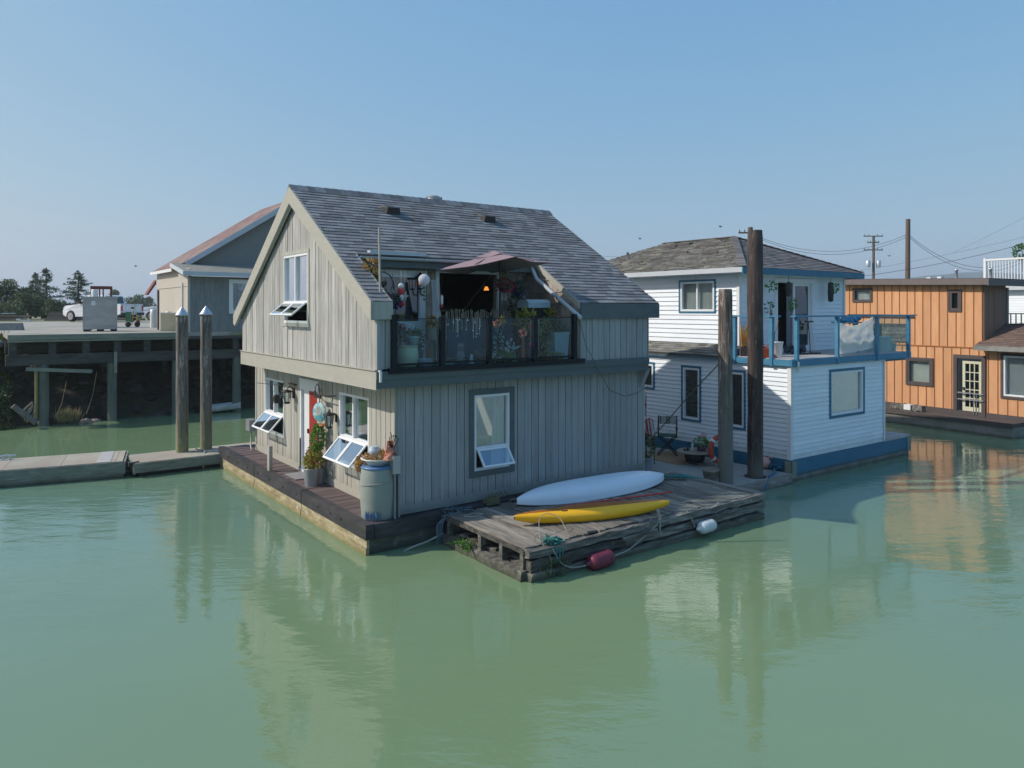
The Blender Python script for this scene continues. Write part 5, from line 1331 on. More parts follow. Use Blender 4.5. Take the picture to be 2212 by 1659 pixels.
# right corner: pale blue cabinet-like barbecue lid, bin, plants
t = thing("barbecue", "barbecue with pale blue covered lid in the balcony's right corner", "barbecue", H.W(4.42, .95, BZ), H.r)
b = MB(); b.box(-.30, .32, -.2, .2, 1.12, 1.24); b.ext([(-.30, -.2, 1.24), (-.30, .2, 1.24), (-.30, .12, 1.30), (-.30, -.12, 1.30)], (.62, 0, 0)); b.build("lid", m_bluepot, t)
b = MB(); b.box(-.26, .28, -.18, .18, .84, 1.118); b.box(-.26, -.22, -.18, .18, 0, .84); b.box(.24, .28, -.18, .18, 0, .84); b.box(-.22, .24, -.18, .18, .1, .14); b.build("body", m_iron, t)
t = thing("plastic_bin", "pale blue-white plastic storage bin behind the last pane", "bin", H.W(4.58, .32, BZ), H.r)
b = MB(); b.ext([(-.17, -.13, 0), (.17, -.13, 0), (.20, -.15, .56), (-.20, -.15, .56)], (0, .28, 0)); b.box(-.21, .21, -.165, .145, .56, .60); b.build("bin_body", m_bluepot, t)
plant("balcony_shrub", "leafy green shrub above the plastic bin in the right corner", "plant", H.W(4.45, .42, 3.9), (.28, .2, .22), 420, .08, m_leaf, stem=.6)
plant("balcony_vine", "yellow-green vine trailing down inside the last pane", "plant", H.W(4.20, .25, 3.75), (.13, .1, .34), 240, .06, m_leaf_y, stem=.5)
plant("leafy_palm", "yellow-green upright leaves poking above the fourth railing post", "plant", H.W(3.85, .5, 4.05), (.2, .14, .22), 130, .14, m_leaf_y, up=.8, stem=.7)
t = thing("terracotta_figure", "terracotta figure with flowers beside the fourth railing post", "ornament", H.W(3.56, .2, BZ + .35))
b = MB(); b.lathe([(.03, -.35), (.045, -.1), (.03, .0), (.035, .12), (.04, .2), (.0, .24)], 12); b.build("body", m_terra, t); MB().leaves((0, 0, .25), (.07, .07, .08), 60, .05).build("bloom", m_salmon, t)
t = thing("birdcage_stand", "thin white metal stand behind the last pane", "stand", H.W(3.95, .45, BZ))
b = MB()
for dx in (0, .17): b.tube([(dx, 0, 0), (dx, 0, .85)], .012, 6)
b.tube([(0, 0, .85), (.17, 0, .85)], .012, 6); b.lathe([(.12, .0), (.12, .012)], 12, (.08, 0, 0)); b.build("frame", m_stripe, t)
t = thing("small_flower_pot", "red flowers in a small pink pot on a shelf behind the last pane", "potted plant", H.W(3.82, .25, BZ + .30))
MB().lathe([(.05, 0), (.07, .1), (.06, .1)], 12).build("pot", m_pink, t); MB().leaves((0, 0, .15), (.07, .07, .06), 60, .04).build("foliage", m_leaf, t); MB().leaves((0, 0, .2), (.06, .06, .04), 30, .04).build("bloom", m_redcl, t)
MB().box(-.1, .1, -.1, .1, -.30, -.0).build("shelf", m_dkbrown, t)
t = thing("garden_chair", "dark metal garden chair behind the third pane", "chair", H.W(3.45, 1.1, BZ), H.r)
b = MB(); b.box(-.2, .2, -.2, .2, .40, .43); b.build("seat", m_iron, t)
for x in (-.18, .18):
    for y in (-.18, .18): MB().tube([(x, y, .4), (x, y, 0)], .015, 5).build("leg", m_iron, t)
b = MB()
for x in (-.2, -.1, 0, .1, .2): b.tube([(x, .2, .42), (x, .24, .85)], .01, 5)
b.tube([(-.2, .24, .85), (.2, .24, .85)], .014, 5); b.build("backrest", m_iron, t)
plant("potted_foliage", "green potted foliage below the magenta basket", "plant", H.W(4.15, 1.3, 3.9), (.2, .2, .25), 160, .09, m_leaf, stem=.6)
t = thing("watering_can", "hanging bare wire plant frame in the sunlit corner", "ornament", H.W(4.75, .55, 4.42)); t.name = "wire_topiary"
b = MB()
for k in range(4): b.tube([(.0, 0, -.12), (.06 * math.cos(k * 1.57), .06 * math.sin(k * 1.57), 0), (0, 0, .16)], .006, 4)
b.tube([(0, 0, .16), (0, 0, .3)], .004, 3); b.build("frame", m_iron, t)
for (s_, t_, z_, mt, lb) in ((3.60, 1.55, 4.60, m_stripe, "left of two cream hanging tags under the magenta basket"), (3.70, 1.55, 4.60, m_stripe, "right of two cream hanging tags under the magenta basket")):
    o = MB().box(-.035, .035, -.01, .01, -.08, .08).build("hanging_tag", mt, loc=H.W(s_ + .1, t_ - .4, z_ - .03), rotz=H.r); o["label"] = lb; o["category"] = "tag"; o["group"] = "cream tags on the shake wall"

# more greenery along the railing
for i, (lb, s_, t_, z_, rad, n, lf, mt, st) in enumerate((
    ("green leafy plant between the chair and the first glass pane", .70, .45, 3.75, (.16, .12, .28), 260, .07, m_leaf, .5),
    ("low bright fern at the bottom of the third glass pane", 3.05, .22, 3.33, (.28, .1, .1), 220, .07, m_leaf_b, .1),
    ("yellow-green fringe of leaves at the bottom of the last pane", 4.25, .18, 3.31, (.36, .08, .07), 240, .06, m_leaf_y, .1),
    ("tall green plant against the shake wall behind the blue basket", 4.35, 1.5, 4.35, (.16, .12, .35), 240, .08, m_leaf, 1.0),
    ("mixed leafy plant hanging over the right cheek wall", 4.72, .75, 4.12, (.13, .25, .2), 260, .08, m_leaf_y, .8),
    ("dark leafy plant at the left jamb of the sliding door", 2.28, 1.45, 3.95, (.12, .12, .3), 180, .08, m_leaf, .7))):
    plant("balcony_plant", lb, "plant", H.W(s_, t_, z_), rad, n, lf, mt, stem=st)
for (lb, s_, t_, z_, mt) in (("cluster of salmon blossoms beside the fourth railing post", 3.78, .15, 3.95, m_salmon), ("small magenta blossoms behind the first pane", .80, .3, 3.98, m_redpet), ("white blossoms low in the third pane", 2.80, .25, 3.4, m_whitepl), ("pink blossoms above the plastic bin", 4.60, .3, 4.08, m_pink)):
    plant("flower_cluster", lb, "flowers", H.W(s_, t_, z_), (.08, .06, .07), 70, .045, mt, stem=.3)
# ================================================================== WHITE FLOAT HOUSE
wh = thing("float_house", "white lap-sided float house with blue trim and upper deck", "float house", WH.W(0, 0, 0), WH.r)
b = MB(); b.box(-.04, 5.92, -.05, 7.6, -.5, .14); b.build("float_hull", m_conc_side, wh)
b = MB(); b.box(-.06, 5.93, -.075, -.0, .142, .52); b.box(-.06, -.005, 0, 7.6, .142, .52); b.box(5.87, 5.93, 0, 7.6, .142, .52); b.build("blue_float_band", m_blue, wh)
b = MB(); b.box(-.09, -.065, -.10, .10, .10, .50); b.box(-.09, .12, -.10, -.078, .10, .50); b.build("float_corner_cap", m_wharf_edge, wh)
MB().box(5.76, 5.96, -.10, -.077, .12, .54).build("float_corner_cap", m_wharf_edge, wh)
b = MB(); b.box(4.56, 5.95, -.06, 7.5, .525, .60); b.build("side_ledge", m_deckw, wh)
FW = facing((0, 0, 0), (1, 0, 0), (0, -1, 0)); LW = facing((0, 7.4, 0), (0, -1, 0), (-1, 0, 0)); lw = lambda t: 7.4 - t
of_ = [(1.79, 3.40, 1.48, 2.64)]
ol_ = [(lw(3.44), lw(2.84), 1.18, 2.64), (lw(1.98), lw(1.36), 1.15, 2.62), (lw(5.6), lw(4.58), 1.95, 2.66)]
b = MB(FW); lap(b, 0, 4.55, .53, 2.93, of_, h=.115, th=.024); b.M = LW; lap(b, 0, 7.4, .53, 2.93, ol_, h=.115, th=.026); b.build("lower_lap_siding", m_white, wh)
b = MB(FW); backing(b, .01, 4.54, .52, 2.93, of_, th=.08, y=-.095); b.M = LW; backing(b, 0, 7.3, .52, 2.93, ol_, th=.08, y=-.095); b.M = None
b.box(4.45, 4.55, .1, 7.4, .52, 2.93); b.box(.1, 4.45, 7.3, 7.4, .52, 2.93); b.build("lower_shell", m_interior, wh)
b = MB(); b.box(-.045, .06, -.045, -.0315, .53, 2.93); b.box(-.045, -.0315, -.0315, .06, .53, 2.93); b.build("corner_trim", m_whitetrim, wh)
MB().box(4.49, 4.575, -.045, -.0315, .53, 2.93).build("corner_trim", m_whitetrim, wh)
MB().box(0, 4.5, 0, 7.4, .50, .525).build("lower_floor", m_wood, wh)
for a, kw in ((of_[0], dict(glass=m_glass, blind=m_frost)),):
    window(wh, FW, *a, m_vinyl, kw['glass'], fw=.06, trim=m_blue, tw=.07, blind=kw['blind'])
window(wh, LW, *ol_[0], m_vinyl, m_glass_dark, fw=.06, trim=m_blue, tw=.055)
window(wh, LW, *ol_[1], m_vinyl, m_glass_dark, fw=.06, trim=m_blue, tw=.055)
window(wh, LW, *ol_[2], m_vinyl, m_glass_dark, fw=.06, trim=m_blue, tw=.055, mull=(lw(5.1),))
# deck on the lower storey and skirt roof along the left side
b = MB(); b.box(-.06, 5.92, -.06, 7.4, 2.95, 3.05); b.build("deck_floor", m_deckw, wh)
b = MB(); b.box(-.10, 5.96, -.105, -.065, 2.87, 3.035); b.box(-.105, -.065, -.06, 1.75, 2.88, 3.035); b.box(5.925, 5.965, -.065, 3.0, 2.87, 3.035); b.box(-.14, -.105, 1.75, 7.5, 2.93, 3.04); b.build("deck_fascia", m_bluepost, wh)
b = MB(); b.box(4.55, 5.85, .0, 1.9, 2.80, 2.95); b.build("deck_joists", m_blue, wh)
b = MB(); shingles(b, (-.16, 7.5, 3.03), (0, -1, 0), (.55, 0, .27), 5.78, .62, tab=.3, expo=.13, th=.01); b.hex([(-.14, 1.74, 2.95), (.5, 1.74, 3.2), (.5, 7.5, 3.2), (-.14, 7.5, 2.95), (-.14, 1.74, 3.02), (.5, 1.74, 3.32), (.5, 7.5, 3.32), (-.14, 7.5, 3.02)]); b.build("skirt_roof", m_roof_old, wh)
# upper storey
U0, U1, V0, V1 = .42, 5.70, 1.85, 9.0
FU = facing((U0, V0, 0), (1, 0, 0), (0, -1, 0)); LU = facing((U0, V1, 0), (0, -1, 0), (-1, 0, 0)); lu = lambda t: V1 - t
ofu = [(2.12 - U0, 3.92 - U0, 3.10, 5.12)]
oLu = [(lu(3.90), lu(2.66), 4.24, 5.10)]
b = MB(FU); lap(b, 0, U1 - U0, 3.06, 5.35, ofu, h=.125, th=.024); b.M = LU; lap(b, 0, V1 - V0, 3.2, 5.35, oLu, h=.135, th=.028); b.build("upper_lap_siding", m_white, wh)
b = MB(FU); backing(b, .01, U1 - U0 - .01, 3.05, 5.35, ofu, th=.08, y=-.095); b.M = LU; backing(b, 0, V1 - V0 - .1, 3.05, 5.35, oLu, th=.08, y=-.095); b.M = None
b.box(U1 - .1, U1, V0 + .1, V1, 3.05, 5.35); b.box(U0 + .1, U1 - .1, V1 - .1, V1, 3.05, 5.35); b.box(U0 + .1, U1 - .1, 4.4, 4.5, 3.05, 5.35); b.build("upper_shell", m_interior, wh)
b = MB(); b.box(U0 - .045, U0 + .05, V0 - .045, V0 - .032, 3.06, 5.33); b.box(U0 - .045, U0 - .034, V0 - .032, V0 + .05, 3.3, 5.33); b.build("upper_corner_trim", m_whitetrim, wh)
MB().box(U1 - .07, U1 + .02, V0 - .045, V0 - .032, 3.06, 5.33).build("upper_corner_trim", m_whitetrim, wh)
window(wh, LU, *oLu[0], m_vinyl, m_glass, fw=.06, trim=m_blue, tw=.05, mull=(lu(3.28),), blind=MAT("vertical_blind", (.55, .55, .52), .7, n=(30, 30, 1), ns=1, na=.25))
b = MB(FU); rectframe(b, 2.12 - U0 - .10, 3.92 - U0 + .10, 3.06, 5.20, .10, -.02, .045); rectframe(b, 2.12 - U0, 3.92 - U0, 3.10, 5.12, .05, -.09, .03); b.build("patio_door_frame", m_vinyl, wh)
o = MB(FU); rectframe(o, 3.02 - U0, 3.88 - U0, 3.15, 5.07, .08, -.07, -.03); o = o.build("sliding_door", m_vinyl, wh)
MB(FU).box(3.09 - U0, 3.81 - U0, -.055, -.049, 3.22, 5.0).build("pane", m_glass_dark, o)
b = MB(FU); b.box(2.75 - U0, 3.02 - U0, -.085, -.078, 3.15, 5.07); b.build("screen_door", MAT("grey_insect_screen", (.17, .18, .2), .7), wh)
# hip roof
EX0, EX1, EY0, EY1, EZ = .0, 6.06, 1.42, 9.4, 5.42
A = Vector((3.0, 3.95, 6.57)); B_ = Vector((3.0, 6.9, 6.57))
def hipside(name, mat, P, U, V, ul, vl, left, right, **k):
    b = MB(); shingles(b, P, U, V, ul, vl, clip=lambda v: [(left * v / vl, ul - right * v / vl)], **k); return b.build(name, mat, wh)
c00, c10, c11, c01 = Vector((EX0, EY0, EZ)), Vector((EX1, EY0, EZ)), Vector((EX1, EY1, EZ)), Vector((EX0, EY1, EZ))
# left side plane (facing -s)
vl = math.hypot(A.x - EX0, A.z - EZ)
hipside("left_roof_shingles", m_roof_old, c01, (0, -1, 0), (A.x - EX0, 0, A.z - EZ), EY1 - EY0, vl, EY1 - B_.y, A.y - EY0, tab=.32, expo=.15, th=.02, jit=.06)
vf = math.hypot(A.y - EY0, A.z - EZ)
hipside("front_roof_shingles", m_roof_front, c00, (1, 0, 0), (0, A.y - EY0, A.z - EZ), EX1 - EX0, vf, A.x - EX0, EX1 - A.x, tab=.3, expo=.14, th=.012)
b = MB(); b.add([c00, c10, c11, c01, A, B_], [(0, 1, 4), (1, 2, 5, 4), (2, 3, 5), (3, 0, 4, 5)]); b.v = [(v[0], v[1], v[2] - .004) for v in b.v]; b.add([c00 - Vector((0, 0, .09)), c10 - Vector((0, 0, .09)), c11 - Vector((0, 0, .09)), c01 - Vector((0, 0, .09))], [(3, 2, 1, 0)]); b.build("roof_deck", m_roof_front, wh)
b = MB(); b.box(EX0 - .03, EX1 + .03, EY0 - .035, EY0, EZ - .17, EZ + .005); b.box(EX1, EX1 + .03, EY0, EY1, EZ - .17, EZ + .005); b.build("blue_fascia", m_blue, wh)
b = MB(); b.box(EX0 - .03, EX0, EY0, EY1, EZ - .13, EZ + .005); b.box(EX0, U0 - .02, EY0 + .01, EY1, EZ - .14, EZ - .12); b.build("left_eave_fascia", m_shed_trim, wh)
b = MB(); b.box(U0 - .02, EX1, EY0 + .01, V0, EZ - .14, EZ - .12); b.build("soffit", m_whitetrim, wh)
def ridge(p, q, n=20):
    b = MB()
    for k in range(n):
        a, c = p.lerp(q, k / n), p.lerp(q, (k + 1.2) / n); b.beam(a + Vector((0, 0, .035)), c + Vector((0, 0, .02)), .2, .02)
    return b
for i, (p, q) in enumerate(((c00, A), (c10, A), (A, B_))): ridge(p, q).build("ridge_cap", m_roof_front, wh)
b = MB(); b.lathe([(.045, -.1), (.045, .30), (.05, .30)], 10, (1.5, 7.16, 5.93)); b.build("vent_pipe", m_cap, wh)
b = MB()
for (x, y, l, w_) in ((2.55, 5.6, .55, .16), (2.45, 6.1, .5, .12), (1.6, 4.9, .5, .05), (1.35, 3.6, .6, .05), (.9, 6.2, .5, .06), (2.2, 4.4, .8, .04)):
    z = EZ + (x - EX0) / (A.x - EX0) * (A.z - EZ) + .05
    b.hex([(x - w_ / 2, y - l / 2, z - .06), (x + w_ / 2, y - l / 2, z), (x + w_ / 2, y + l / 2, z), (x - w_ / 2, y + l / 2, z - .06), (x - w_ / 2, y - l / 2, z + .01), (x + w_ / 2, y - l / 2, z + .06), (x + w_ / 2, y + l / 2, z + .06), (x - w_ / 2, y + l / 2, z + .01)])
b.build("loose_roof_patch", m_dkbrown, wh)
# railing
posts = [(-.085, .48, 'L'), (-.085, 1.6, 'L'), (.13, -.09, 'F'), (1.98, -.09, 'F'), (4.02, -.09, 'F'), (5.82, -.09, 'F'), (5.9, 1.6, 'R')]
for (x, y, k) in posts:
    b = MB(); b.box(x - .045, x + .045, y - .045, y + .045, 2.86 if k != 'R' else 3.05, 4.10); b.build("railing_post", m_bluepost, wh)
b = MB(); b.box(-.16, -.02, .25, 1.8, 4.102, 4.14); b.box(-.02, 6.2, -.16, -.02, 4.104, 4.142); b.box(5.84, 5.96, -.02, 1.8, 4.104, 4.142); b.build("handrail", m_bluepost, wh)
b = MB(); b.box(-.12, -.05, -.10, .45, 3.96, 4.10) if False else b.box(5.28, 5.76, -.1, -.08, 3.2, 4.09) if False else None
b = MB(); b.tube([(.12, -.14, 2.98), (.12, -.14, 2.8), (.12, -.1, 2.74)], .035, 8); b.build("scupper", m_whitepl, wh)
o = MB().box(4.08, 5.76, -.095, -.085, 3.12, 4.08).build("glass_panel", m_rail_glass, wh)

# things on the upper deck (floor z 3.05)
DZ = 3.052
def at(x, y, z=DZ): return WH.W(x, y, z)
t = thing("plastic_bucket", "white plastic bucket on the upper deck beside the blue post", "bucket", at(.52, .75))
b = MB(); b.lathe([(.13, 0), (.135, .01), (.165, .36), (.18, .37), (.18, .40), (.15, .40), (.14, .36)], 22); b.build("bucket_body", m_whitepl, t)
b = MB(); b.tube([(-.17, 0, .38), (-.1, -.05, .5), (0, -.02, .75), (.05, 0, .95)], .01, 5); b.build("stick", m_wood, t)
t = thing("folded_parasol", "dark folded parasol leaning in the white bucket", "parasol", at(.62, .95)); MB().tube([(0, 0, 0), (.02, .05, .5), (.02, .08, 1.0), (.02, .1, 1.25)], [.03, .07, .04, .01], 8).build("canopy", m_iron, t)
t = thing("fuel_can", "orange-red fuel can on the white house deck", "fuel can", at(.0, .72)); b = MB(); b.box(-.12, .1, -.08, .08, 0, .24); b.tube([(-.08, 0, .24), (-.08, 0, .3), (.06, 0, .3), (.06, 0, .24)], .015, 6); b.build("can_body", m_orpl, t)
t = thing("dust_pan", "orange-red scoop lying next to the fuel can", "scoop", at(.20, .72)); b = MB(); b.ext([(-.1, -.1, 0), (.16, -.1, 0), (.1, -.1, .08), (-.06, -.1, .17)], (0, .2, 0)); b.build("scoop_body", m_orpl, t)
t = thing("planter_box", "long low dark planter box at the deck's left edge", "planter", at(.35, 1.35)); b = MB(); b.box(-.32, .32, -.12, .12, 0, .24); b.build("trough", m_dkbrown, t); MB().leaves((0, 0, .28), (.3, .12, .07), 160, .05).build("foliage", m_bush, t)
t = thing("slatted_board", "flame orange plastic board standing behind the planter box", "board", at(.42, 1.62)); b = MB(); b.ext([(-.12, 0, .24), (.06, 0, .2), (.12, 0, .6), (.02, 0, .8), (-.06, 0, .62), (-.15, 0, .82)], (0, .04, 0)); b.build("board", m_kayor, t)
t = thing("kettle_grill", "dark grill with black cover near the deck corner", "grill", at(.72, 1.55)); b = MB(); b.ball((0, 0, .85), (.14, .14, .13), 14, 8); 
b.build("lid", m_iron, t)
for k in range(3): MB().tube([(.05 * math.cos(k * 2.1), .05 * math.sin(k * 2.1), .8), (.18 * math.cos(k * 2.1), .18 * math.sin(k * 2.1), 0)], .014, 5).build("leg", m_iron, t)
t = thing("thin_pole", "thin black pole leaning on the white wall by the door", "pole", at(1.55, 1.6)); MB().tube([(-.05, 0, 0), (.02, .18, 1.4)], .012, 5).build("pole", m_iron, t)
t = thing("towel_rack", "black metal rack with towels against the white wall", "rack", at(1.0, 1.7)); b = MB(); b.tube([(0, 0, 0), (0, .05, 1.35)], .02, 6); b.box(-.02, .3, .02, .05, 1.15, 1.18); b.build("rack", m_iron, t); MB().box(.02, .26, .0, .07, 1.0, 1.2).build("towel", m_whitecl, t)
def sleeve(label, x, top, bot, ht):
    t = thing("hanging_planter", label, "hanging planter", at(x, 1.55, (top + bot) / 2), WH.r, "dark hanging sleeve planters")
    h = (top - bot) / 2
    b = MB(); b.lathe([(.02, -h), (.075, -h + .03), (.085, 0), (.08, h - .03), (.03, h)], 12); b.build("sleeve", m_dkbrown if False else m_wharf, t)
    MB().tube([(0, 0, h), (0, 0, 5.27 - (top + bot) / 2)], .006, 4).build("hanger", m_iron, t)
    MB().leaves((.12, -.06, ht), (.13, .1, .16), 110, .07).build("foliage", m_leaf_b, t)
sleeve("dark sleeve planter with pale green plant hanging before the dark doorway", 2.28, 5.08, 4.66, -.45)
sleeve("dark sleeve planter with fern at the right end of the white upper wall", 4.45, 5.12, 4.52, .12)
plant("climbing_leaves", "green leaves peeping out beside the black pile at the white wall", "plant", at(1.55, 1.6, 4.95), (.16, .12, .12), 60, .09, m_leaf_b)
plant("climbing_leaves", "small green leaves lower on the wall beside the black pile", "plant", at(1.5, 1.65, 4.35), (.14, .1, .14), 40, .08, m_leaf)
# crinkled sheet tied over the railing bay
b = MB(); nx, nz = 26, 14; vs = []; fs = []
for i in range(nx + 1):
    for k in range(nz + 1):
        f, g = i / nx, k / nz
        top = 3.98 + .13 * f - .22 * math.sin(math.pi * f) * (1 - .3 * f); bot = 3.10 + .12 * f * f
        z = bot + (top - bot) * g
        vs.append((2.07 + 1.88 * f, -.03 + .035 * noise.noise(Vector((f * 6, g * 4, 2))) * 2 + .02 * noise.noise(Vector((f * 15, g * 11, 5))), z))
for i in range(nx):
    for k in range(nz): a = i * (nz + 1) + k; fs.append((a, a + nz + 1, a + nz + 2, a + 1))
b.add(vs, fs, True); b.add([(v[0], v[1] + .006, v[2]) for v in vs], fs, True)
o = b.build("plastic_sheet", m_tarp, loc=WH.W(0, 0, 0), rotz=WH.r); o["label"] = "crumpled translucent sheet hung across a blue railing bay"; o["category"] = "sheet"
t = thing("storage_tub", "mint plastic tub at the right end of the white house deck", "tub", at(5.3, .5), WH.r); b = MB(); b.ext([(-.3, -.2, 0), (.3, -.2, 0), (.36, -.2, .40), (-.36, -.2, .40)], (0, .42, 0)); b.box(-.38, .38, -.23, .25, .40, .44); b.build("tub_body", m_minttub, t)
t = thing("small_bucket", "small pale mint pail right of the storage tub", "bucket", at(5.78, .35)); MB().lathe([(.08, 0), (.1, .22), (.105, .24), (.09, .24)], 16).build("pail_body", m_minttub, t)
plant("potted_palm", "small yellow-green plant behind the mint tub", "plant", at(5.2, .7, 3.75), (.12, .12, .14), 70, .1, m_leaf_y, stem=.5)
t = thing("triangular_cover", "olive slanted triangular canvas behind the deck's right end", "canvas", at(5.75, 1.0)); b = MB(); b.ext([(-.3, 0, 0), (.3, 0, 0), (.35, 0, .8), (.2, 0, .78)], (0, .03, 0)); b.build("canvas", m_leaf_y if False else MAT("olive_canvas", (.2, .2, .13), .8), t)
b = MB()
for k in range(10): b.ball((3.35 + k * .09, .55 + random.uniform(-.05, .05), 3.98 + random.uniform(-.04, .06)), (.11, .12, .07), 8, 6, jag=.12)
b.beam((3.2, .55, 3.05), (3.25, .55, 3.95), .03, .03); b.beam((4.2, .55, 3.05), (4.15, .55, 3.95), .03, .03); b.beam((3.2, .55, 3.92), (4.25, .55, 3.92), .5, .03)
o = b.build("blue_tarpaulin", m_bluepost, loc=WH.W(0, 0, 0), rotz=WH.r); o["label"] = "bright blue tarpaulin heaped on a table behind the crumpled sheet"; o["category"] = "tarpaulin"
t = thing("folding_trestle", "dark blue folding trestle standing left of the crumpled sheet", "trestle", at(2.45, 1.1), WH.r)
b = MB(); b.tube([(-.1, 0, 0), (.12, 0, .9)], .012, 5); b.tube([(.2, 0, 0), (.1, 0, .9)], .012, 5); b.box(-.05, .3, -.03, .03, .88, .92); b.build("frame", m_iron, t)
t = thing("junk_heap", "heap of dark crumpled stuff by the patio door", "heap", at(2.2, 1.35)); b = MB()
for k in range(14): b.ball((random.uniform(-.25, .3), random.uniform(-.12, .12), random.uniform(.03, .22)), (random.uniform(.04, .12), .07, random.uniform(.04, .09)), 8, 5, jag=.25)
b.build("heap", MAT("dark_netting", (.07, .08, .11), .9, ns=9, na=.5), t)
o = MB().tube([tuple(WH.W(1.6 + k * .1, .9 + .08 * math.sin(k), DZ + .02)) for k in range(12)], .02, 5).build("black_hose", m_iron); o["label"] = "black hose lying on the white house deck"; o["category"] = "hose"

# ================================================================== ORANGE FLOAT HOUSE
oh = thing("float_house", "orange board-and-batten float house with flat dark roof", "float house", OR.W(0, 0, 0), OR.r)
b = MB(); b.box(0, 6, -.05, 9.0, -.5, .36); b.build("float_hull", m_conc_side, oh)
b = MB(); x = -.05
while x < 9: b.box(-.06, 1.0, x + .005, min(9, x + 2.4), .362, .50); x += 2.4
b.box(1.0, 6, -.05, 9, .362, .45); b.build("deck_edge", m_dkbrown, oh)
LO = facing((.9, 9.0, 0), (0, -1, 0), (-1, 0, 0)); lo_ = lambda t: 9.0 - t
oo = [(lo_(4.05), lo_(3.18), 1.50, 2.38), (lo_(2.22), lo_(1.36), .50, 2.52), (lo_(.66), lo_(-.25), 1.32, 2.70)]
rr = lambda t: 5.12 + .028 * t
oou = [(lo_(6.34), lo_(5.60), 4.65, 5.10), (lo_(2.49), lo_(2.12), 4.26, 4.97)]
MID = 2.92
b = MB(LO); boards(b, 0, 9.4, .66, MID, oo, w=.31, gap=0, th=.02, jit=0)
b2 = MB(LO); boards(b2, 0, lo_(1.35), MID, lambda x: rr(9 - x), oou, w=.31, gap=0, th=.02, jit=0)
b.v += []; 
def battens(mb, x0, x1, z0, top, ops, w):
    n = round((x1 - x0) / w); ww = (x1 - x0) / n
    for i in range(n + 1):
        x = x0 + i * ww; x = min(max(x, x0 + .02), x1 - .02)
        zs = []; lo2 = z0
        for o in sorted([o for o in ops if o[0] - .02 < x < o[1] + .02], key=lambda o: o[2]): zs.append((lo2, o[2])); lo2 = o[3]
        zs.append((lo2, top(x) if callable(top) else top))
        for a, c in zs:
            if c - a > .02: mb.box(x - .009, x + .009, .021, .042, a, c)
b.build("lower_boards", m_orange, oh); b2.build("upper_boards", m_orange, oh)
b = MB(LO); battens(b, 0, 9.4, .66, MID - .01, oo, .31); battens(b, 0, lo_(1.35), MID + .03, lambda x: rr(9 - x), oou, .31); b.box(0, 9.4, .021, .05, MID - .008, MID + .028); b.build("batten", MAT("darker_orange_batten", (.36, .14, .05), .75, na=.1), oh)
b = MB(LO); backing(b, .01, 9.39, .5, 2.95, oo, th=.06, y=-.07); backing(b, .01, lo_(1.36), 2.9, lambda x: rr(9 - x), oou, th=.06, y=-.07); b.M = None
b.box(5.8, 5.9, -.4, 9, .5, 2.9); b.box(2.9, 3.0, 1.5, 9, 2.9, 5.1); b.box(1.0, 5.9, -.42, -.34, .5, 2.95); b.build("shell", m_interior, oh)
b = MB(facing((.9, 1.35, 0), (1, 0, 0), (0, -1, 0))); boards(b, 0, 1.5, 2.9, 5.17, (), w=.16, gap=.006, th=.03); b.build("upper_end_boards", m_orange_shaded, oh)
b = MB(LO); b.box(0, 9.4, 0, .05, .50, .655); b.build("skirt_board", m_dkbrown, oh)
b = MB(); b.ext([(.62, 9.2, rr(9.2) + .02), (.62, 1.05, rr(1.05) + .02), (.62, 1.05, rr(1.05) + .24), (.62, 9.2, rr(9.2) + .24)], (2.6, 0, 0)); b.build("flat_roof", m_fascia_dk if False else m_dkbrown, oh)
b = MB(); b.ext([(.575, 9.2, rr(9.2) + .0), (.575, 1.0, rr(1.0) + .0), (.575, 1.0, rr(1.0) + .22), (.575, 9.2, rr(9.2) + .22)], (.044, 0, 0)); b.box(.58, 3.25, 1.0, 1.045, 5.13, 5.36); b.build("roof_fascia", MAT("brown_grey_fascia", (.14, .12, .12), .7), oh)
for i, o_ in enumerate(oo):
    if i == 1: continue
    window(oh, LO, *o_, m_dkbrown if i == 0 else m_whitetrim, m_glass, fw=.05, trim=m_dkbrown, tw=.09, blind=m_blind if i == 0 else m_curtain, y1=.05, trim_out=.012)
window(oh, LO, *oou[0], m_dkbrown, m_glass, fw=.04, trim=m_dkbrown, tw=.06, blind=m_blind, y1=.05)
window(oh, LO, *oou[1], m_dkbrown, m_glass_dark, fw=.08, trim=m_dkbrown, tw=.05, y1=.05)
b = MB(LO); rectframe(b, oo[1][0] - .12, oo[1][1] + .12, .50, 2.66, .13, 0, .08); b.build("door_casing", m_dkbrown, oh)
d = MB(LO); x0, x1 = oo[1][0] + .18, oo[1][1] - .03
rectframe(d, x0, x1, .54, 2.44, .09, -.04, .02, .26)
for k in (1, 2): d.box(x0 + .09 + (x1 - x0 - .18) * k / 3 - .014, x0 + .09 + (x1 - x0 - .18) * k / 3 + .014, -.035, .015, .80, 2.35)
for k in range(1, 5): d.box(x0 + .09, x1 - .09, -.034, .014, .80 + 1.55 * k / 5 - .014, .80 + 1.55 * k / 5 + .014)
do = d.build("glazed_door", m_cream, oh)
MB(LO).box(x0 + .08, x1 - .08, -.02, -.014, .79, 2.36).build("pane", m_glass_dark, do)
MB(LO).box(x0 + .03, x0 + .07, .02, .07, 1.4, 1.5).build("handle", m_iron, do)
b = MB(LO); b.box(oo[1][0] + .05, oo[1][1] + .08, .09, .12, 1.28, 1.32); b.box(oo[1][0] + .05, oo[1][1] + .08, .09, .12, 1.05, 1.09); b.tube([(x0 + .42, .1, .55), (x0 + .42, .1, 1.3)], .015, 5); b.tube([(x0 + .52, .1, .55), (x0 + .52, .1, 1.3)], .015, 5); b.build("door_gate", m_grey, oh)
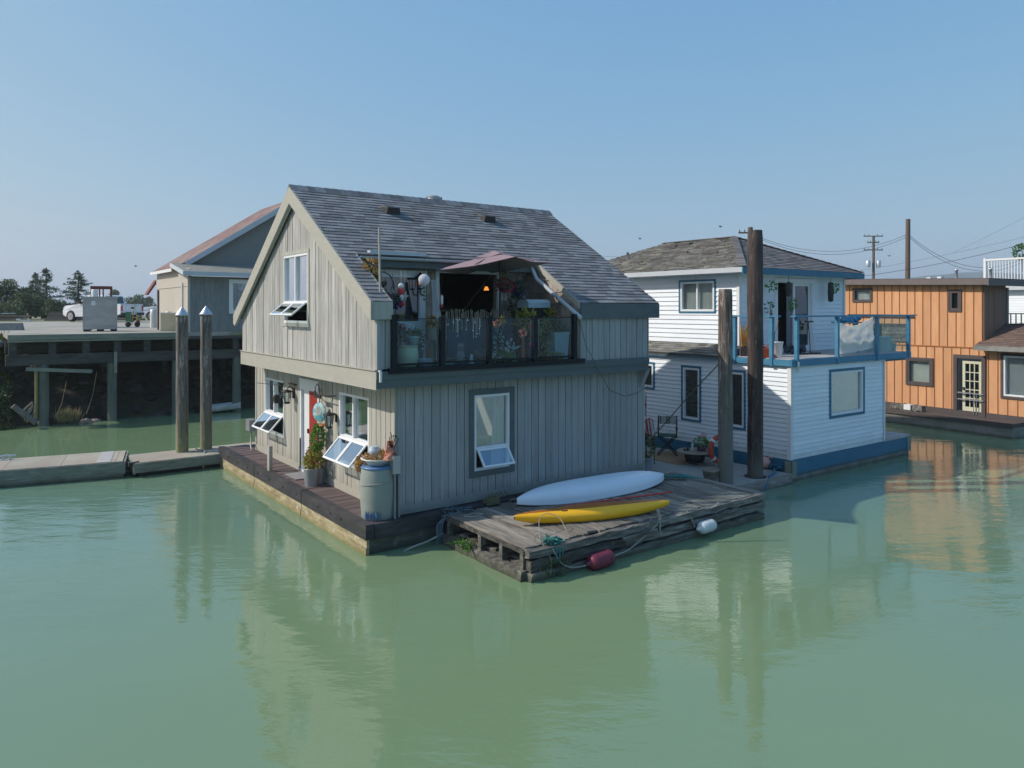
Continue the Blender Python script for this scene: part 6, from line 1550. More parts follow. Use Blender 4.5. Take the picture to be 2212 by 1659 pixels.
# brown lean-to roof at the right
b = MB(); U = Vector((0, -1, 0)); V = Vector((1.8, 0, .72))
shingles(b, (.55, 1.45, 3.02), U, V, 2.6, V.length, tab=.3, expo=.15, th=.012, clip=lambda v: [(0.0 + .0 * v, 2.6)])
b.hex([(.55, -1.1, 2.92), (2.35, -1.1, 3.64), (2.35, 1.35, 3.64), (.55, 1.35, 2.92), (.55, -1.1, 3.0), (2.35, -1.1, 3.72), (2.35, 1.35, 3.72), (.55, 1.35, 3.0)]); b.build("lean_to_roof", m_roof_brown, oh)
b = MB(); b.box(.49, .548, -1.1, 1.45, 2.86, 3.03); b.build("lean_to_fascia", m_conc_side, oh)
b = MB(); b.box(2.36, 5, -1.2, 1.3, 3.55, 3.78); b.build("rear_flat_roof", m_rim, oh)
for (y, h_, r) in ((2.75, .34, .05), (1.55, .32, .05)):
    MB().lathe([(r, 0), (r, h_), (r * 1.5, h_ + .01), (r * 1.5, h_ + .05), (0, h_ + .07)], 12, (1.8, y, 5.40)).build("flue_pipe", m_cap, oh)
b = MB(); b.box(1.4, 1.6, 3.5, 3.65, 5.4, 5.52); b.box(1.4, 1.6, 3.1, 3.25, 5.4, 5.53); b.build("roof_box", m_whitetrim, oh)
t = thing("driftwood_log", "grey driftwood log lying on the orange house's deck edge", "log", OR.W(.35, 3.5, .50), OR.r)
b = MB(); rough_timber(b, (0, .9, .10), (0, .35, .12), .2, .2, 5, .05); rough_timber(b, (.05, .1, .10), (0, -.35, .12), .2, .18, 5, .05); b.build("trunk", m_raft, t)
MB().box(-.1, .1, .1, .36, .02, .22).build("pale_block", m_whitetrim, t)
t = thing("black_grill_shelf", "dark slatted rail seen behind the blue railing on the orange wall", "rail", OR.W(.82, 5.0, 4.0), OR.r)
b = MB(); b.box(-.02, .02, -1.2, 1.3, .0, .05); b.box(-.02, .02, .5, .6, -.15, 0); b.build("rail", m_dkbrown, t)
t = thing("wall_panel", "grey planked panel on the orange wall behind the white house's deck", "panel", OR.W(.84, 4.9, 3.5), OR.r)
b = MB();
for k in range(5): b.box(-.02, .02, -.9, .9, -.45 + k * .14, -.45 + k * .14 + .13)
b.build("planks", m_raft, t)

# far right white house with roof terrace
rh = thing("float_house", "white siding house with white terrace railing at the right edge", "float house", (22.3, 33.2, 0), D(31))
FR = facing((0, 6, 0), (0, -1, 0), (-1, 0, 0))
b = MB(FR); lap(b, 0, 9, .5, 5.15, (), h=.12, th=.015); b.M = facing((0, -3, 0), (1, 0, 0), (0, -1, 0)); lap(b, 0, 5, .5, 5.15, (), h=.12, th=.015); b.build("siding", m_white, rh)
MB().box(.02, 5, -2.98, 5.95, .2, 5.15).build("shell", m_interior, rh)
b = MB(); b.box(-.3, 5.2, -3.2, 6.3, 5.15, 5.45); b.build("roof_slab", m_shed_trim, rh)
b = MB(); 
for k in range(34):
    y = -3.1 + k * .12; b.box(-.24, -.21, y, y + .03, 5.5, 6.5)
b.box(-.27, -.18, -3.1, 1.0, 6.5, 6.58); b.box(-.26, -.19, -3.1, 1.0, 5.46, 5.52); b.box(-.28, -.16, .98, 1.08, 5.45, 6.62)
b.build("terrace_railing", m_whitetrim, rh)
t = thing("black_railing", "black metal railing before the far right white house", "railing", (21.3, 30.8, 0), D(31))
b = MB(); b.box(-.02, .02, -3, 1.6, 4.10, 4.14)
for k in range(24): b.box(-.015, .015, -3 + k * .2, -2.96 + k * .2, 3.6, 4.1)
b.build("rail", m_iron, t)
plant("roof_shrub", "small pale shrub on the terrace at the far right", "plant", (22.6, 33.0, 6.85), (.35, .3, .35), 160, .15, m_leaf, stem=.9)
# ================================================================== LAND
GZ = 3.36
def sheet(name, s0, s1, t0, t1, ns, nt_, fn, mat, kind="structure"):
    vs = []; fs = []
    for i in range(ns + 1):
        for k in range(nt_ + 1):
            s_, t_ = s0 + (s1 - s0) * i / ns, t0 + (t1 - t0) * k / nt_
            p = H.W(s_, t_); vs.append((p.x, p.y, fn(s_, t_)))
    for i in range(ns):
        for k in range(nt_): a = i * (nt_ + 1) + k; fs.append((a, a + nt_ + 1, a + nt_ + 2, a + 1))
    b = MB(); b.add(vs, fs, True); return b.build(name, mat, kind=kind)
def bankz(s_, t_):
    f = min(1, max(0, (t_ - 20.4) / 4.2)); base = -.7 + (GZ + .62) * f ** .75
    n = noise.noise(Vector((s_ * .9, t_ * .9, 3))) * .28 + noise.noise(Vector((s_ * 2.7, t_ * 2.7, 9))) * .12
    if s_ < -4.2: base += .35 * min(1, (-4.2 - s_) / 1.5) * (1 - f)
    return min(base + n * (1 - f ** 4), GZ - .08)
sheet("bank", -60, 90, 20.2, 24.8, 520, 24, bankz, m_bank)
b = MB(); pts = [H.W(-400, 24.6), H.W(500, 24.6), H.W(900, 1500), H.W(-900, 1500)]
b.add([(p.x, p.y, GZ - .09) for p in pts], [(0, 1, 2, 3)]); b.build("ground", m_ground, kind="structure")
b = MB(); pts = [H.W(-60, 24.7), H.W(60, 24.7), H.W(60, 57), H.W(-60, 57)]
b.add([(p.x, p.y, GZ - .05) for p in pts], [(0, 1, 2, 3)]); b.build("gravel_lot", m_gravel, kind="structure")

# wharf
wf = thing("timber_wharf", "dark timber wharf on tall piles along the left bank", "wharf", H.W(0, 0), H.r)
b = MB(); b.box(-4.38, 9.5, 20.3, 24.9, 3.20, 3.36); b.build("deck", m_gravel, wf)
b = MB(); x = -4.38
b.box(-4.40, 1.70, 20.22, 20.30, 3.10, 3.17); b.box(-4.40, 1.70, 20.24, 20.30, 3.175, 3.37)
for x0 in (-3.9, -.6): b.box(x0, x0 + (2.4 if x0 < -2 else 2.2), 20.19, 20.238, 3.19, 3.29)
b.build("edge_board", m_wharf_edge, wf)
b = MB(); b.box(1.7, 9.5, 20.24, 20.30, 3.08, 3.19); b.build("edge_board_dark", m_dkbrown, wf)
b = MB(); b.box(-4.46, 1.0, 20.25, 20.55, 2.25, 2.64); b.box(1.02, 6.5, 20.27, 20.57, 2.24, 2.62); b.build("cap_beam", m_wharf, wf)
for i, s_ in enumerate((-4.24, -3.02, -1.93, -.86, .18, 1.25, 2.4, 3.6, 4.8)):
    MB().box(s_ - .12, s_ + .12, 20.3, 20.5, 2.64, 3.10).build("stringer_end", m_wharf, wf)
for k, s_ in enumerate((-3.3, -1.04, 1.28, 3.66, 6.0)):
    b = MB(); r = .17 if k else .19
    b.lathe([(r * .95, -1.2), (r * 1.02, 0), (r, 1.2), (r * .97, 2.26)], 14, (s_, 20.42, 0)); b.build("pile", m_wharf_post, wf)
b = MB()
for s_ in (-3.3, -1.04, 1.28, 3.66): b.lathe([(.15, -.5), (.15, 2.6)], 10, (s_, 22.6, 0)); 
b.box(-4.4, 9, 22.4, 22.7, 2.6, 3.1); b.box(-4.4, 9, 21.2, 21.4, 2.9, 3.18); b.build("inner_frame", m_wharf, wf)
b = MB(); b.box(-1.0, -.9, 20.16, 20.25, 1.85, 2.66); b.build("bolted_plank", m_wharf_edge, wf)
b = MB(); b.beam((-3.85, 20.18, 2.13), (-1.75, 20.14, 1.95), .05, .13); b.build("loose_brace", m_wharf_edge, wf)
b = MB(); b.box(-3.56, -3.48, 20.25, 20.5, .3, 2.1); b.build("yellow_plank", m_leaf_y if False else MAT("mossy_yellow_plank", (.22, .22, .08), .85, n=(1, 1, .4), ns=4, na=.3), wf)
# rocks and vegetation
b = MB()
for _ in range(420):
    s_ = random.uniform(-12, 12); t_ = 20.7 + random.random() ** 1.5 * 3.2; z = bankz(s_, t_)
    r = random.uniform(.08, .3); p = H.W(s_, t_, z + r * .1); b.ball(p, (r * random.uniform(.8, 1.4), r, r * random.uniform(.5, .8)), 7, 5, jag=.22)
o = b.build("riprap", m_rock, kind="stuff"); o["label"] = "dark riprap stones on the bank under the wharf"; o["category"] = "rocks"
for i, (s_, t_, z, r, lb) in enumerate(((-1.95, 20.35, .02, .2, "pale rock at the waterline left of the second wharf pile"), (-1.6, 20.45, .0, .16, "smaller flat rock beside the pale waterline rock"))):
    o = MB().ball((0, 0, 0), (r * 1.3, r, r * .7), 9, 6, jag=.15).build("rock", m_rock_pale, loc=H.W(s_, t_, z)); o["label"] = lb; o["category"] = "rock"
o = MB().tube([H.W(-4.25, 20.0, .85), H.W(-3.55, 20.0, .18)], .10, 9).build("drift_log", MAT("grey_drift_log", (.17, .155, .14), .85, ns=4, na=.3)); o["label"] = "grey log slanting down the grassy bank into the water"; o["category"] = "log"
b = MB()
for k in range(9): b.tube([H.W(-3.65, 20.1, .95 - k * .02), H.W(-3.75 + random.uniform(-.2, .2), 20.05, .7 - k * .04), H.W(-3.8 + random.uniform(-.2, .3), 20.0, .45 - k * .03)], .022, 5)
o = b.build("root_tangle", m_rock_pale); o["label"] = "pale tangle of roots left of the first wharf pile"; o["category"] = "roots"
b = MB()
for _ in range(420):
    p = H.W(-2.55 + random.gauss(0, .16), 20.25 + random.gauss(0, .1), .05 + abs(random.gauss(0, .1)))
    b.leaf(p, random.uniform(.25, .55), .018, (random.gauss(0, .25), random.gauss(0, .25), 1))
o = b.build("reed_tuft", m_reed); o["label"] = "tuft of dry pale reeds between the first two wharf piles"; o["category"] = "reeds"
b = MB()
for s0, h0 in ((-2.9, 1.3), (-1.9, 1.6)):
    b.tube([H.W(s0, 20.5, .3), H.W(s0 + .2, 20.5, h0 * .6), H.W(s0 + .35, 20.5, h0 + .3)], .012, 4)
o = b.build("dry_branch", m_reed); o["label"] = "two thin dry branches under the wharf"; o["category"] = "branch"
b = MB()
for _ in range(9000):
    s_ = -4.25 - random.random() ** 1.3 * 7; t_ = random.uniform(19.9, 24.5); z = max(bankz(s_, max(20.3, t_)), -.05)
    if random.random() < .35 and z < 1.2: continue
    p = H.W(s_, max(t_, 20.2), z); b.leaf(p, random.uniform(.15, .4), .03, (random.gauss(0, .4), random.gauss(-.2, .4), random.uniform(.4, 1)))
o = b.build("bank_grass", m_grass, kind="stuff"); o["label"] = "rough grass covering the bank left of the wharf"; o["category"] = "grass"
b = MB()
for _ in range(5200):
    s_ = -4.3 - random.random() ** 1.2 * 3.2; t_ = random.uniform(20.2, 22.6); z = bankz(s_, t_) * .8 + random.uniform(0, .5)
    p = H.W(s_, t_ - .3, z); b.leaf(p, random.uniform(.08, .2), .05, (random.gauss(0, 1), random.gauss(-.4, 1), random.gauss(0, 1)))
o = b.build("bank_brambles", m_bush, kind="stuff"); o["label"] = "dark brambles on the shaded bank at the left edge"; o["category"] = "brambles"
b = MB()
for _ in range(110):
    s_ = random.uniform(-8.2, -4.6); t_ = random.uniform(22.3, 24.2); r = random.uniform(.14, .34)
    b.ball(H.W(s_, t_, 2.55 + (t_ - 22.3) * .28), (r * 1.2, r, r * .7), 7, 5, jag=.2)
o = b.build("loose_rocks", MAT("blue_grey_rock", (.21, .24, .27), .9, isl=.45, ns=5, na=.3), kind="stuff"); o["label"] = "blue-grey rocks heaped left of the wharf deck"; o["category"] = "rocks"
# concrete kerb blocks at the far left edge
t = thing("concrete_block", "long dark concrete barrier block lying left of the wharf deck", "block", (-25.0, 34.6, GZ - .05), D(18))
b = MB(); b.ext([(-2.4, -.3, 0), (2.0, -.3, 0), (1.9, -.2, .34), (-2.4, -.2, .34)], (0, .5, 0)); b.build("block", m_conc_side, t)
for i, (x, y, l, lb) in enumerate(((-39.2, 57.5, 3.0, "weathered timber pile with scrap at the far left of the lot"),)):
    t = thing("lumber_stack", lb, "lumber", (x, y, GZ), D(8), "stacks of timber by the hedge")
    b = MB()
    for k in range(16): b.cbox((random.uniform(-.6, .6), random.uniform(-.3, .3), .08 + .11 * (k // 4)), (l * random.uniform(.6, 1), .2, .1), Euler((0, 0, random.uniform(-.15, .15))))
    b.build("timbers", m_lumber, t)
    b = MB(); b.cbox((1.5, -.2, .1), (.9, .4, .12), Euler((0, .1, .2))); b.cbox((.3, 0, .62), (.9, .3, .04), Euler((0, 0, .1))); b.build("pale_scrap", m_whitetrim, t)
t = thing("lumber_stack", "dark rounded stack of planks in front of the spruce", "lumber", (-36.5, 60.5, GZ), D(4), "stacks of timber by the hedge")
b = MB()
for j in range(5):
    for k in range(4): b.cbox((random.uniform(-.05, .05), -.5 + k * .28, .25 + j * .11), (1.9 - .12 * j, .25, .1))
b.box(-1.1, 1.1, -.6, .6, 0, .2); b.build("timbers", m_lumber, t)
t = thing("lumber_stack", "long low brown timber row running behind the truck", "lumber", (-33.5, 61.5, GZ), D(2), "stacks of timber by the hedge")
b = MB()
for j in range(3): b.cbox((random.uniform(-.2, .2), 0, .10 + j * .17), (6.0 - .6 * j, .5, .15))
b.cbox((.6, .1, .62), (3.0, .4, .16)); b.build("timbers", m_lumber, t)

# ------------------------------------------------------------------ steel box, forklift, trucks, tubs
t = thing("steel_box", "tall brushed steel cabinet on the wharf deck", "cabinet", (-17.62, 31.9, GZ), D(27))
b = MB(); b.box(-.62, .62, -.45, .45, .09, 1.42); b.build("cabinet_body", m_steel, t)
b = MB(); b.box(-.66, .66, -.48, .48, 1.42, 1.47); b.box(-.64, -.60, -.47, -.45, .09, 1.42); b.box(.58, .64, -.47, -.45, .09, 1.42); b.box(-.6, .58, -.462, -.45, .09, .16); b.build("edge_trim", m_steel, t)
b = MB(); b.box(-.33, -.18, -.457, -.45, 1.10, 1.29); b.build("paper_notice", m_whitepl, t)
b = MB()
for x in (-.5, 0, .5): b.box(x - .12, x + .12, -.45, .45, 0, .088)
b.build("skid", m_iron, t)
o = MB().lathe([(.05, -.08), (.25, -.08), (.27, 0), (.25, .08), (.05, .08)], 20, (0, 0, .25), Euler((0, D(78), 0))).build("old_tyre", m_tyre, loc=(-18.55, 32.6, GZ)); o["label"] = "old tyre leaning against the left side of the steel cabinet"; o["category"] = "tyre"
t = thing("forklift", "rusty red forklift mast and cage behind the steel cabinet", "forklift", (-22.05, 40.0, GZ), D(28))
b = MB()
for x in (-.46, .46): b.box(x - .05, x + .05, -.05, .05, 0, 2.15); b.box(x - .05, x + .05, 1.1, 1.2, .6, 2.1)
b.box(-.52, .52, -.06, .06, 2.06, 2.18); b.box(-.52, .52, 1.08, 1.2, 2.04, 2.14)
for k in range(5): b.box(-.5, .5, k * .26, k * .26 + .05, 2.10, 2.14)
b.box(-.12, -.05, -.04, .04, .4, 2.05); b.box(.05, .12, -.04, .04, .4, 2.05); b.build("mast", m_rust, t)
b = MB(); b.box(-.5, .5, .1, 1.5, .3, 1.1); b.box(-.45, .45, 1.5, 1.9, .3, .9); b.build("body", m_rust, t)
b = MB(); b.box(-.3, .3, .5, .9, 1.1, 1.6); b.build("seat", m_iron, t)
for x in (-.5, .5):
    for y in (.3, 1.5): MB().lathe([(.05, -.1), (.28, -.1), (.3, 0), (.28, .1), (.05, .1)], 16, (x, y, .28), Euler((0, D(90), 0))).build("wheel", m_tyre, t)
o = MB().lathe([(.13, 0), (.13, .3), (.11, .32)], 14).build("white_canister", m_whitepl, loc=(-17.9, 31.95, GZ + 1.47)); o["label"] = "white canister on top of the steel cabinet"; o["category"] = "canister"

def pickup(name, label, loc, rz, mat, crew=True):
    """pick-up, front towards -x in its own frame"""
    t = thing(name, label, "pickup truck", loc, rz, "pickup trucks on the lot")
    W_ = .98; b = MB()
    arch = lambda cx, r: [(cx + r * math.cos(a), .36 + r * math.sin(a)) for a in [math.pi - k * math.pi / 8 for k in range(9)]]
    low = [(-2.85, .48), (-2.9, .75), (-2.86, 1.02), (-2.72, 1.14), (-1.45, 1.24), (-1.30, 1.26), (2.9, 1.26), (2.93, .55), (2.5, .5)]
    bottom = [(x, z) for x, z in arch(1.85, .47)[::-1]] + [(.9, .42), (-.9, .42)] + [(x, z) for x, z in arch(-1.95, .47)[::-1]]
    prof = low + bottom
    vs = []
    for sgn, inset in ((-1, 0), (1, 0)):
        for (x, z) in prof: vs.append((x, sgn * (W_ - (.05 if z > 1.1 else 0) - (.10 if x < -2.6 else 0)), z))
    n = len(prof); fs = [tuple(range(n)), tuple(range(n, 2 * n))[::-1]] + [(i, n + i, n + (i + 1) % n, (i + 1) % n) for i in range(n)]
    b.add(vs, fs)
    b.build("body", mat, t)
    ce = 1.15 if crew else .4
    b = MB(); cab = [(-1.35, 1.25), (-.55, 1.84), (-.35, 1.90), (ce - .15, 1.90), (ce, 1.84), (ce + .12, 1.26)]
    vs = []
    for sgn in (-1, 1):
        for (x, z) in cab: vs.append((x, sgn * (W_ - .06 - (z - 1.25) * .28), z))
    m = len(cab); b.add(vs, [tuple(range(m)), tuple(range(m, 2 * m))[::-1]] + [(i, m + i, m + (i + 1) % m, (i + 1) % m) for i in range(m)])
    b.build("cab", mat, t)
    g = MB(); 
    for sgn in (-1, 1):
        for (xa, xb, xc, xd) in ((-1.18, -.22, -.22, -.50), (-.14, ce - .08, ce - .16, -.14)):
            q = [(xa, 1.30), (xb, 1.30), (xc, 1.80), (xd, 1.80)]
            g.add([(x, sgn * (W_ - .052 - (z - 1.25) * .28), z) for x, z in q], [(0, 1, 2, 3)])
    g.add([(-1.30, -.80, 1.30), (-1.30, .80, 1.30), (-.57, .72, 1.835), (-.57, -.72, 1.835)], [(0, 1, 2, 3)])
    g.add([(ce + .118, -.75, 1.32), (ce + .118, .75, 1.32), (ce + .02, .70, 1.80), (ce + .02, -.70, 1.80)], [(0, 1, 2, 3)])
    g.build("cab_window", MAT("vehicle_glass", (.03, .045, .05), .08, ns=2, na=.1, spec=.9) if "vehicle_glass" not in bpy.data.materials else bpy.data.materials["vehicle_glass"], t)
    b = MB(); b.box(ce + .25, 2.80, -.80, .80, 1.262, 1.275); b.build("bed_liner", m_plastic_bl, t)
    b = MB(); b.box(2.932, 2.945, -.78, .78, .72, 1.22); b.build("tailgate", mat, t)
    b = MB(); b.box(2.946, 2.955, -.12, .12, .93, 1.06); b.box(2.946, 2.952, -.62, .62, 1.15, 1.16); b.build("tailgate_handle", m_iron, t)
    b = MB(); b.box(2.93, 3.05, -.92, .92, .48, .66); b.box(-3.0, -2.86, -.86, .86, .40, .62); b.build("bumper", m_plastic_bl, t)
    b = MB(); b.box(3.052, 3.06, -.16, .16, .52, .64); b.build("number_plate", m_whitepl, t)
    for sgn in (-1, 1):
        MB().box(2.935, 2.96, min(sgn * .80, sgn * .92), max(sgn * .80, sgn * .92), .78, 1.16).build("tail_light", m_redcl, t)
        MB().box(-2.89, -2.80, min(sgn * .62, sgn * .86), max(sgn * .62, sgn * .86), .84, 1.0).build("headlight", m_glass if False else m_whitepl, t)
        b = MB(); b.box(-1.12, -.9, min(sgn * .96, sgn * 1.14), max(sgn * .96, sgn * 1.14), 1.28, 1.48); b.build("mirror", m_plastic_bl, t)
    MB().box(-2.92, -2.87, -.58, .58, .66, 1.0).build("grille", m_plastic_bl, t)
    b = MB(); b.box(-1.5, 1.3, -.99, .99, .36, .42); b.build("running_board", m_cap, t)
    for x in (-1.95, 1.85):
        for sgn in (-1, 1):
            w_ = MB().lathe([(.2, -.13), (.36, -.13), (.39, -.09), (.39, .09), (.36, .13), (.2, .13)], 22, (x, sgn * .86, .39), Euler((D(90), 0, 0))).build("wheel", m_tyre, t)
            r_ = MB(); r_.lathe([(0, -.02), (.25, 0), (.26, .03)], 18, (x, sgn * .985, .39), Euler((D(-90 * sgn), 0, 0)))
            for k in range(6):
                a = k * math.pi / 3; r_.beam((x, sgn * .99, .39), (x + .24 * math.cos(a), sgn * .99, .39 + .24 * math.sin(a)), .05, .05)
            r_.build("rim", m_rimm, w_)
    MB().box(-2.5, 2.6, -.7, .7, .3, .5).build("chassis", m_plastic_bl, t)
    return t
pickup("pickup_truck", "silver pickup truck, tailgate towards us, partly hidden by the steel cabinet", (-31.9, 58.0, GZ - .03), D(-22), m_truckw).scale = (1.08, 1.08, 1.08)
pickup("pickup_truck", "second silver pickup facing left, its rear hidden behind the beige shed", (-27.9, 62.6, GZ - .03), D(2), m_truckw)
t = thing("hand_cart", "small yellow and green hand cart on the lot", "cart", (-19.9, 39.3, GZ), D(10))
b = MB(); b.tube([(-.15, 0, .1), (0, 0, 1.25), (.15, 0, .1)], .03, 6); b.tube([(-.1, 0, .5), (.12, 0, .5)], .02, 6); b.build("frame", m_yellow, t)
MB().box(-.42, -.2, -.1, .1, .3, .8).build("green_box", m_greenpl, t); MB().box(.1, .22, -.1, .1, .05, .35).build("red_box", m_rust, t)
for x in (-.3, .15): MB().lathe([(.03, -.03), (.14, -.03), (.14, .03), (.03, .03)], 14, (x, -.1, .14), Euler((D(90), 0, 0))).build("wheel", m_tyre, t)
t = thing("water_tank", "white plastic drum standing at the shed's far front corner", "drum", (-18.28, 38.0, GZ)); MB().lathe([(.16, 0), (.175, .05), (.17, .3), (.175, .34), (.17, .6), (.175, .64), (.16, .92), (.12, .94)], 22).build("drum_body", m_whitepl, t)
t = thing("plastic_tote", "square cream plastic tote by the beige shed wall", "tote", (-14.72, 31.9, GZ), D(24))
b = MB(); b.box(-.30, .30, -.30, .30, .0, .76); b.build("tote_body", m_tote, t); b = MB(); b.box(-.32, .32, -.32, .32, .76, .80); b.lathe([(.1, .80), (.1, .85), (0, .85)], 12); b.build("tote_lid", m_whitepl, t)
t = thing("plastic_tote", "yellowish tote with cloth just behind the square cream tote", "tote", (-16.0, 35.6, GZ), D(30)); b = MB(); b.box(-.5, .5, -.35, .35, .45, .95); b.build("tote_body", m_tote, t); b = MB(); b.box(-.4, .5, -.3, .3, .1, .44); b.build("dark_frame", m_iron, t)

# ------------------------------------------------------------------ shed on the wharf
sh = thing("shed", "beige and grey waterfront shed with rusty red gable roof on the wharf", "shed", H.W(0, 0), H.r)
LS = facing((1.75, 27.0, 0), (0, -1, 0), (-1, 0, 0)); FS = facing((1.75, 20.42, 0), (1, 0, 0), (0, -1, 0))
b = MB(); b.box(1.75, 1.85, 20.5, 26.6, 3.2, 5.95); b.ext([(1.75, 20.5, 5.95), (1.75, 26.6, 5.95), (1.75, 22.4, 6.22)], (.1, 0, 0)); b.build("side_wall", m_shed_l, sh)
b = MB(); b.box(1.725, 1.749, 20.42, 26.6, 5.25, 5.28); b.build("side_batten", m_shed_l, sh)
fw = [(3.45 - 1.75, 5.0 - 1.75, 4.22, 5.45)]
b = MB(FS); boards(b, 0, 9.2, 3.17, 5.66, fw, w=1.2, gap=.004, th=.03); b.build("front_plywood", m_shed_g, sh)
b = MB(FS); backing(b, .1, 9.1, 3.17, 5.66, fw); b.build("front_shell", m_interior, sh)
window(sh, FS, *fw[0], m_whitetrim, m_glass_dark, fw=.05, trim=m_whitetrim, tw=.11, mull=(2.4,), y1=.06)
b = MB(); b.box(1.70, 1.80, 20.36, 20.45, 3.17, 5.62); b.build("corner_trim", m_shed_l, sh)
b = MB(); b.ext([(1.5, 20.05, 5.78), (1.5, 22.4, 6.24), (1.5, 22.4, 6.30), (1.5, 20.05, 5.84)], (9.6, 0, 0)); b.build("lean_to_roof", m_mossroof, sh)
b = MB(); b.box(1.46, 11.1, 20.0, 20.05, 5.66, 5.84); b.ext([(1.44, 20.02, 5.68), (1.44, 22.4, 6.12), (1.44, 22.4, 6.27), (1.44, 20.02, 5.85)], (.055, 0, 0)); b.build("lean_to_fascia", m_shed_trim, sh)
# main gable: ridge runs along b (away), peak at s ~6.6
gz = lambda s_: 6.30 + (s_ - 2.0) * .655 if s_ < 6.8 else 6.30 + 4.8 * .655 - (s_ - 6.8) * .655
b = MB(); b.ext([(2.1, 22.42, 6.1), (2.1, 22.42, gz(2.1)), (6.8, 22.42, gz(6.8) - .05), (11.5, 22.42, gz(11.5)), (11.5, 22.42, 6.1)], (0, .1, 0)); b.build("gable_wall", m_shed_gable, sh)
b = MB()
for k in range(8):
    y0, y1 = 22.1 + k * .6, 22.1 + (k + 1) * .6 - .01
    b.hex([(1.55, y0, gz(1.55)), (6.8, y0, gz(6.8)), (6.8, y1, gz(6.8)), (1.55, y1, gz(1.55)), (1.55, y0, gz(1.55) + .05), (6.8, y0, gz(6.8) + .05), (6.8, y1, gz(6.8) + .05), (1.55, y1, gz(1.55) + .05)])
    b.hex([(6.8, y0, gz(6.8)), (12, y0, gz(12)), (12, y1, gz(12)), (6.8, y1, gz(6.8)), (6.8, y0, gz(6.8) + .05), (12, y0, gz(12) + .05), (12, y1, gz(12) + .05), (6.8, y1, gz(6.8) + .05)])
b.build("metal_roof", m_redroof, sh)
b = MB(); b.ext([(2.0, 22.05, gz(2.0) - .20), (2.0, 22.05, gz(2.0) + .04), (6.8, 22.05, gz(6.8) + .06), (12, 22.05, gz(12)), (12, 22.05, gz(12) - .24), (6.8, 22.05, gz(6.8) - .22)], (0, .05, 0)); b.build("gable_barge_board", m_shed_trim, sh)
b = MB(); b.ext([(1.50, 22.4, gz(1.5) - .05), (1.50, 26.9, gz(1.5) - .05), (1.50, 26.9, gz(1.5) + .08), (1.50, 22.4, gz(1.5) + .08)], (.05, 0, 0)); b.build("side_eave_trim", m_whitetrim, sh)
b = MB(); b.box(1.68, 1.74, 26.1, 26.2, 3.3, 5.2); b.build("door_post", m_dkbrown, sh)
b = MB(); b.ext([(1.32, 26.7, 5.0), (1.74, 26.7, 5.7), (1.74, 26.7, 5.5), (1.40, 26.7, 4.98)], (0, .6, 0)); b.build("door_hood", m_rust, sh)
b = MB(); b.tube([(1.70, 21.3, 3.3), (1.70, 21.3, 5.35), (1.70, 21.45, 5.42)], .03, 6); b.build("wall_pipe", m_shed_trim, sh)
# skiff under the wharf
t = thing("skiff", "pale grey upturned skiff moored under the wharf behind the capped piles", "boat", (-12.0, 31.2, 0), D(36))
vs = []; fs = []; n = 12; m = 8
for i in range(n + 1):
    f = i / n; x = (f - .5) * 1.25; wd = .30 * (1 - max(0, (f - .5) * 2) ** 3)
    for k in range(m + 1):
        a = math.pi * k / m; vs.append((x, -wd * math.cos(a), .32 - .28 * math.sin(a) ** .5 + .06 * f ** 2))
for i in range(n):
    for k in range(m): fs.append((i * (m + 1) + k, (i + 1) * (m + 1) + k, (i + 1) * (m + 1) + k + 1, i * (m + 1) + k + 1))
b = MB(); b.add(vs, fs, True); b.add([vs[k] for k in range(m + 1)], [tuple(range(m + 1))]); b.add([(v[0] * .94, v[1] * .9, .31) for v in vs], fs); b.build("hull", m_fenderw, t)

# ------------------------------------------------------------------ trees
def spruce(label, x, y, h, w_, z=GZ, seed=1):
    random.seed(seed); t = thing("spruce_tree", label, "tree", (x, y, z), 0, "trees left of the lot")
    w_ *= 1.4
    MB().tube([(0, 0, 0), (.05, 0, h * .5), (0, 0, h)], [h * .03, h * .02, .02], 8).build("trunk", m_bark, t)
    b = MB(); zz = h * .12
    while zz < h * .97:
        f = zz / h; R_ = w_ * (1 - f) ** .72 * random.uniform(.72, 1.18) * (.75 if random.random() < .25 else 1)
        nb = random.randint(4, 7)
        for k in range(nb):
            a = random.uniform(0, 6.28); r = R_ * random.uniform(.55, 1.1)
            tip = Vector((r * math.cos(a), r * math.sin(a), zz + r * random.uniform(-.18, .25)))
            for j in range(int(16 + r * 22)):
                q = random.uniform(.05, 1) ** .8; p = Vector((0, 0, zz)).lerp(tip, q) + Vector((random.gauss(0, .07), random.gauss(0, .07), random.gauss(0, .05) - .05 * q))
                b.leaf(p, random.uniform(.12, .26), .075, (math.cos(a) + random.gauss(0, .6), math.sin(a) + random.gauss(0, .6), random.gauss(-.1, .4)))
        zz += h * .032 + random.uniform(0, .06)
    b.leaves((0, 0, h * .96), (.08, .08, .2), 40, .15, up=1); b.build("crown", m_conifer, t); return t
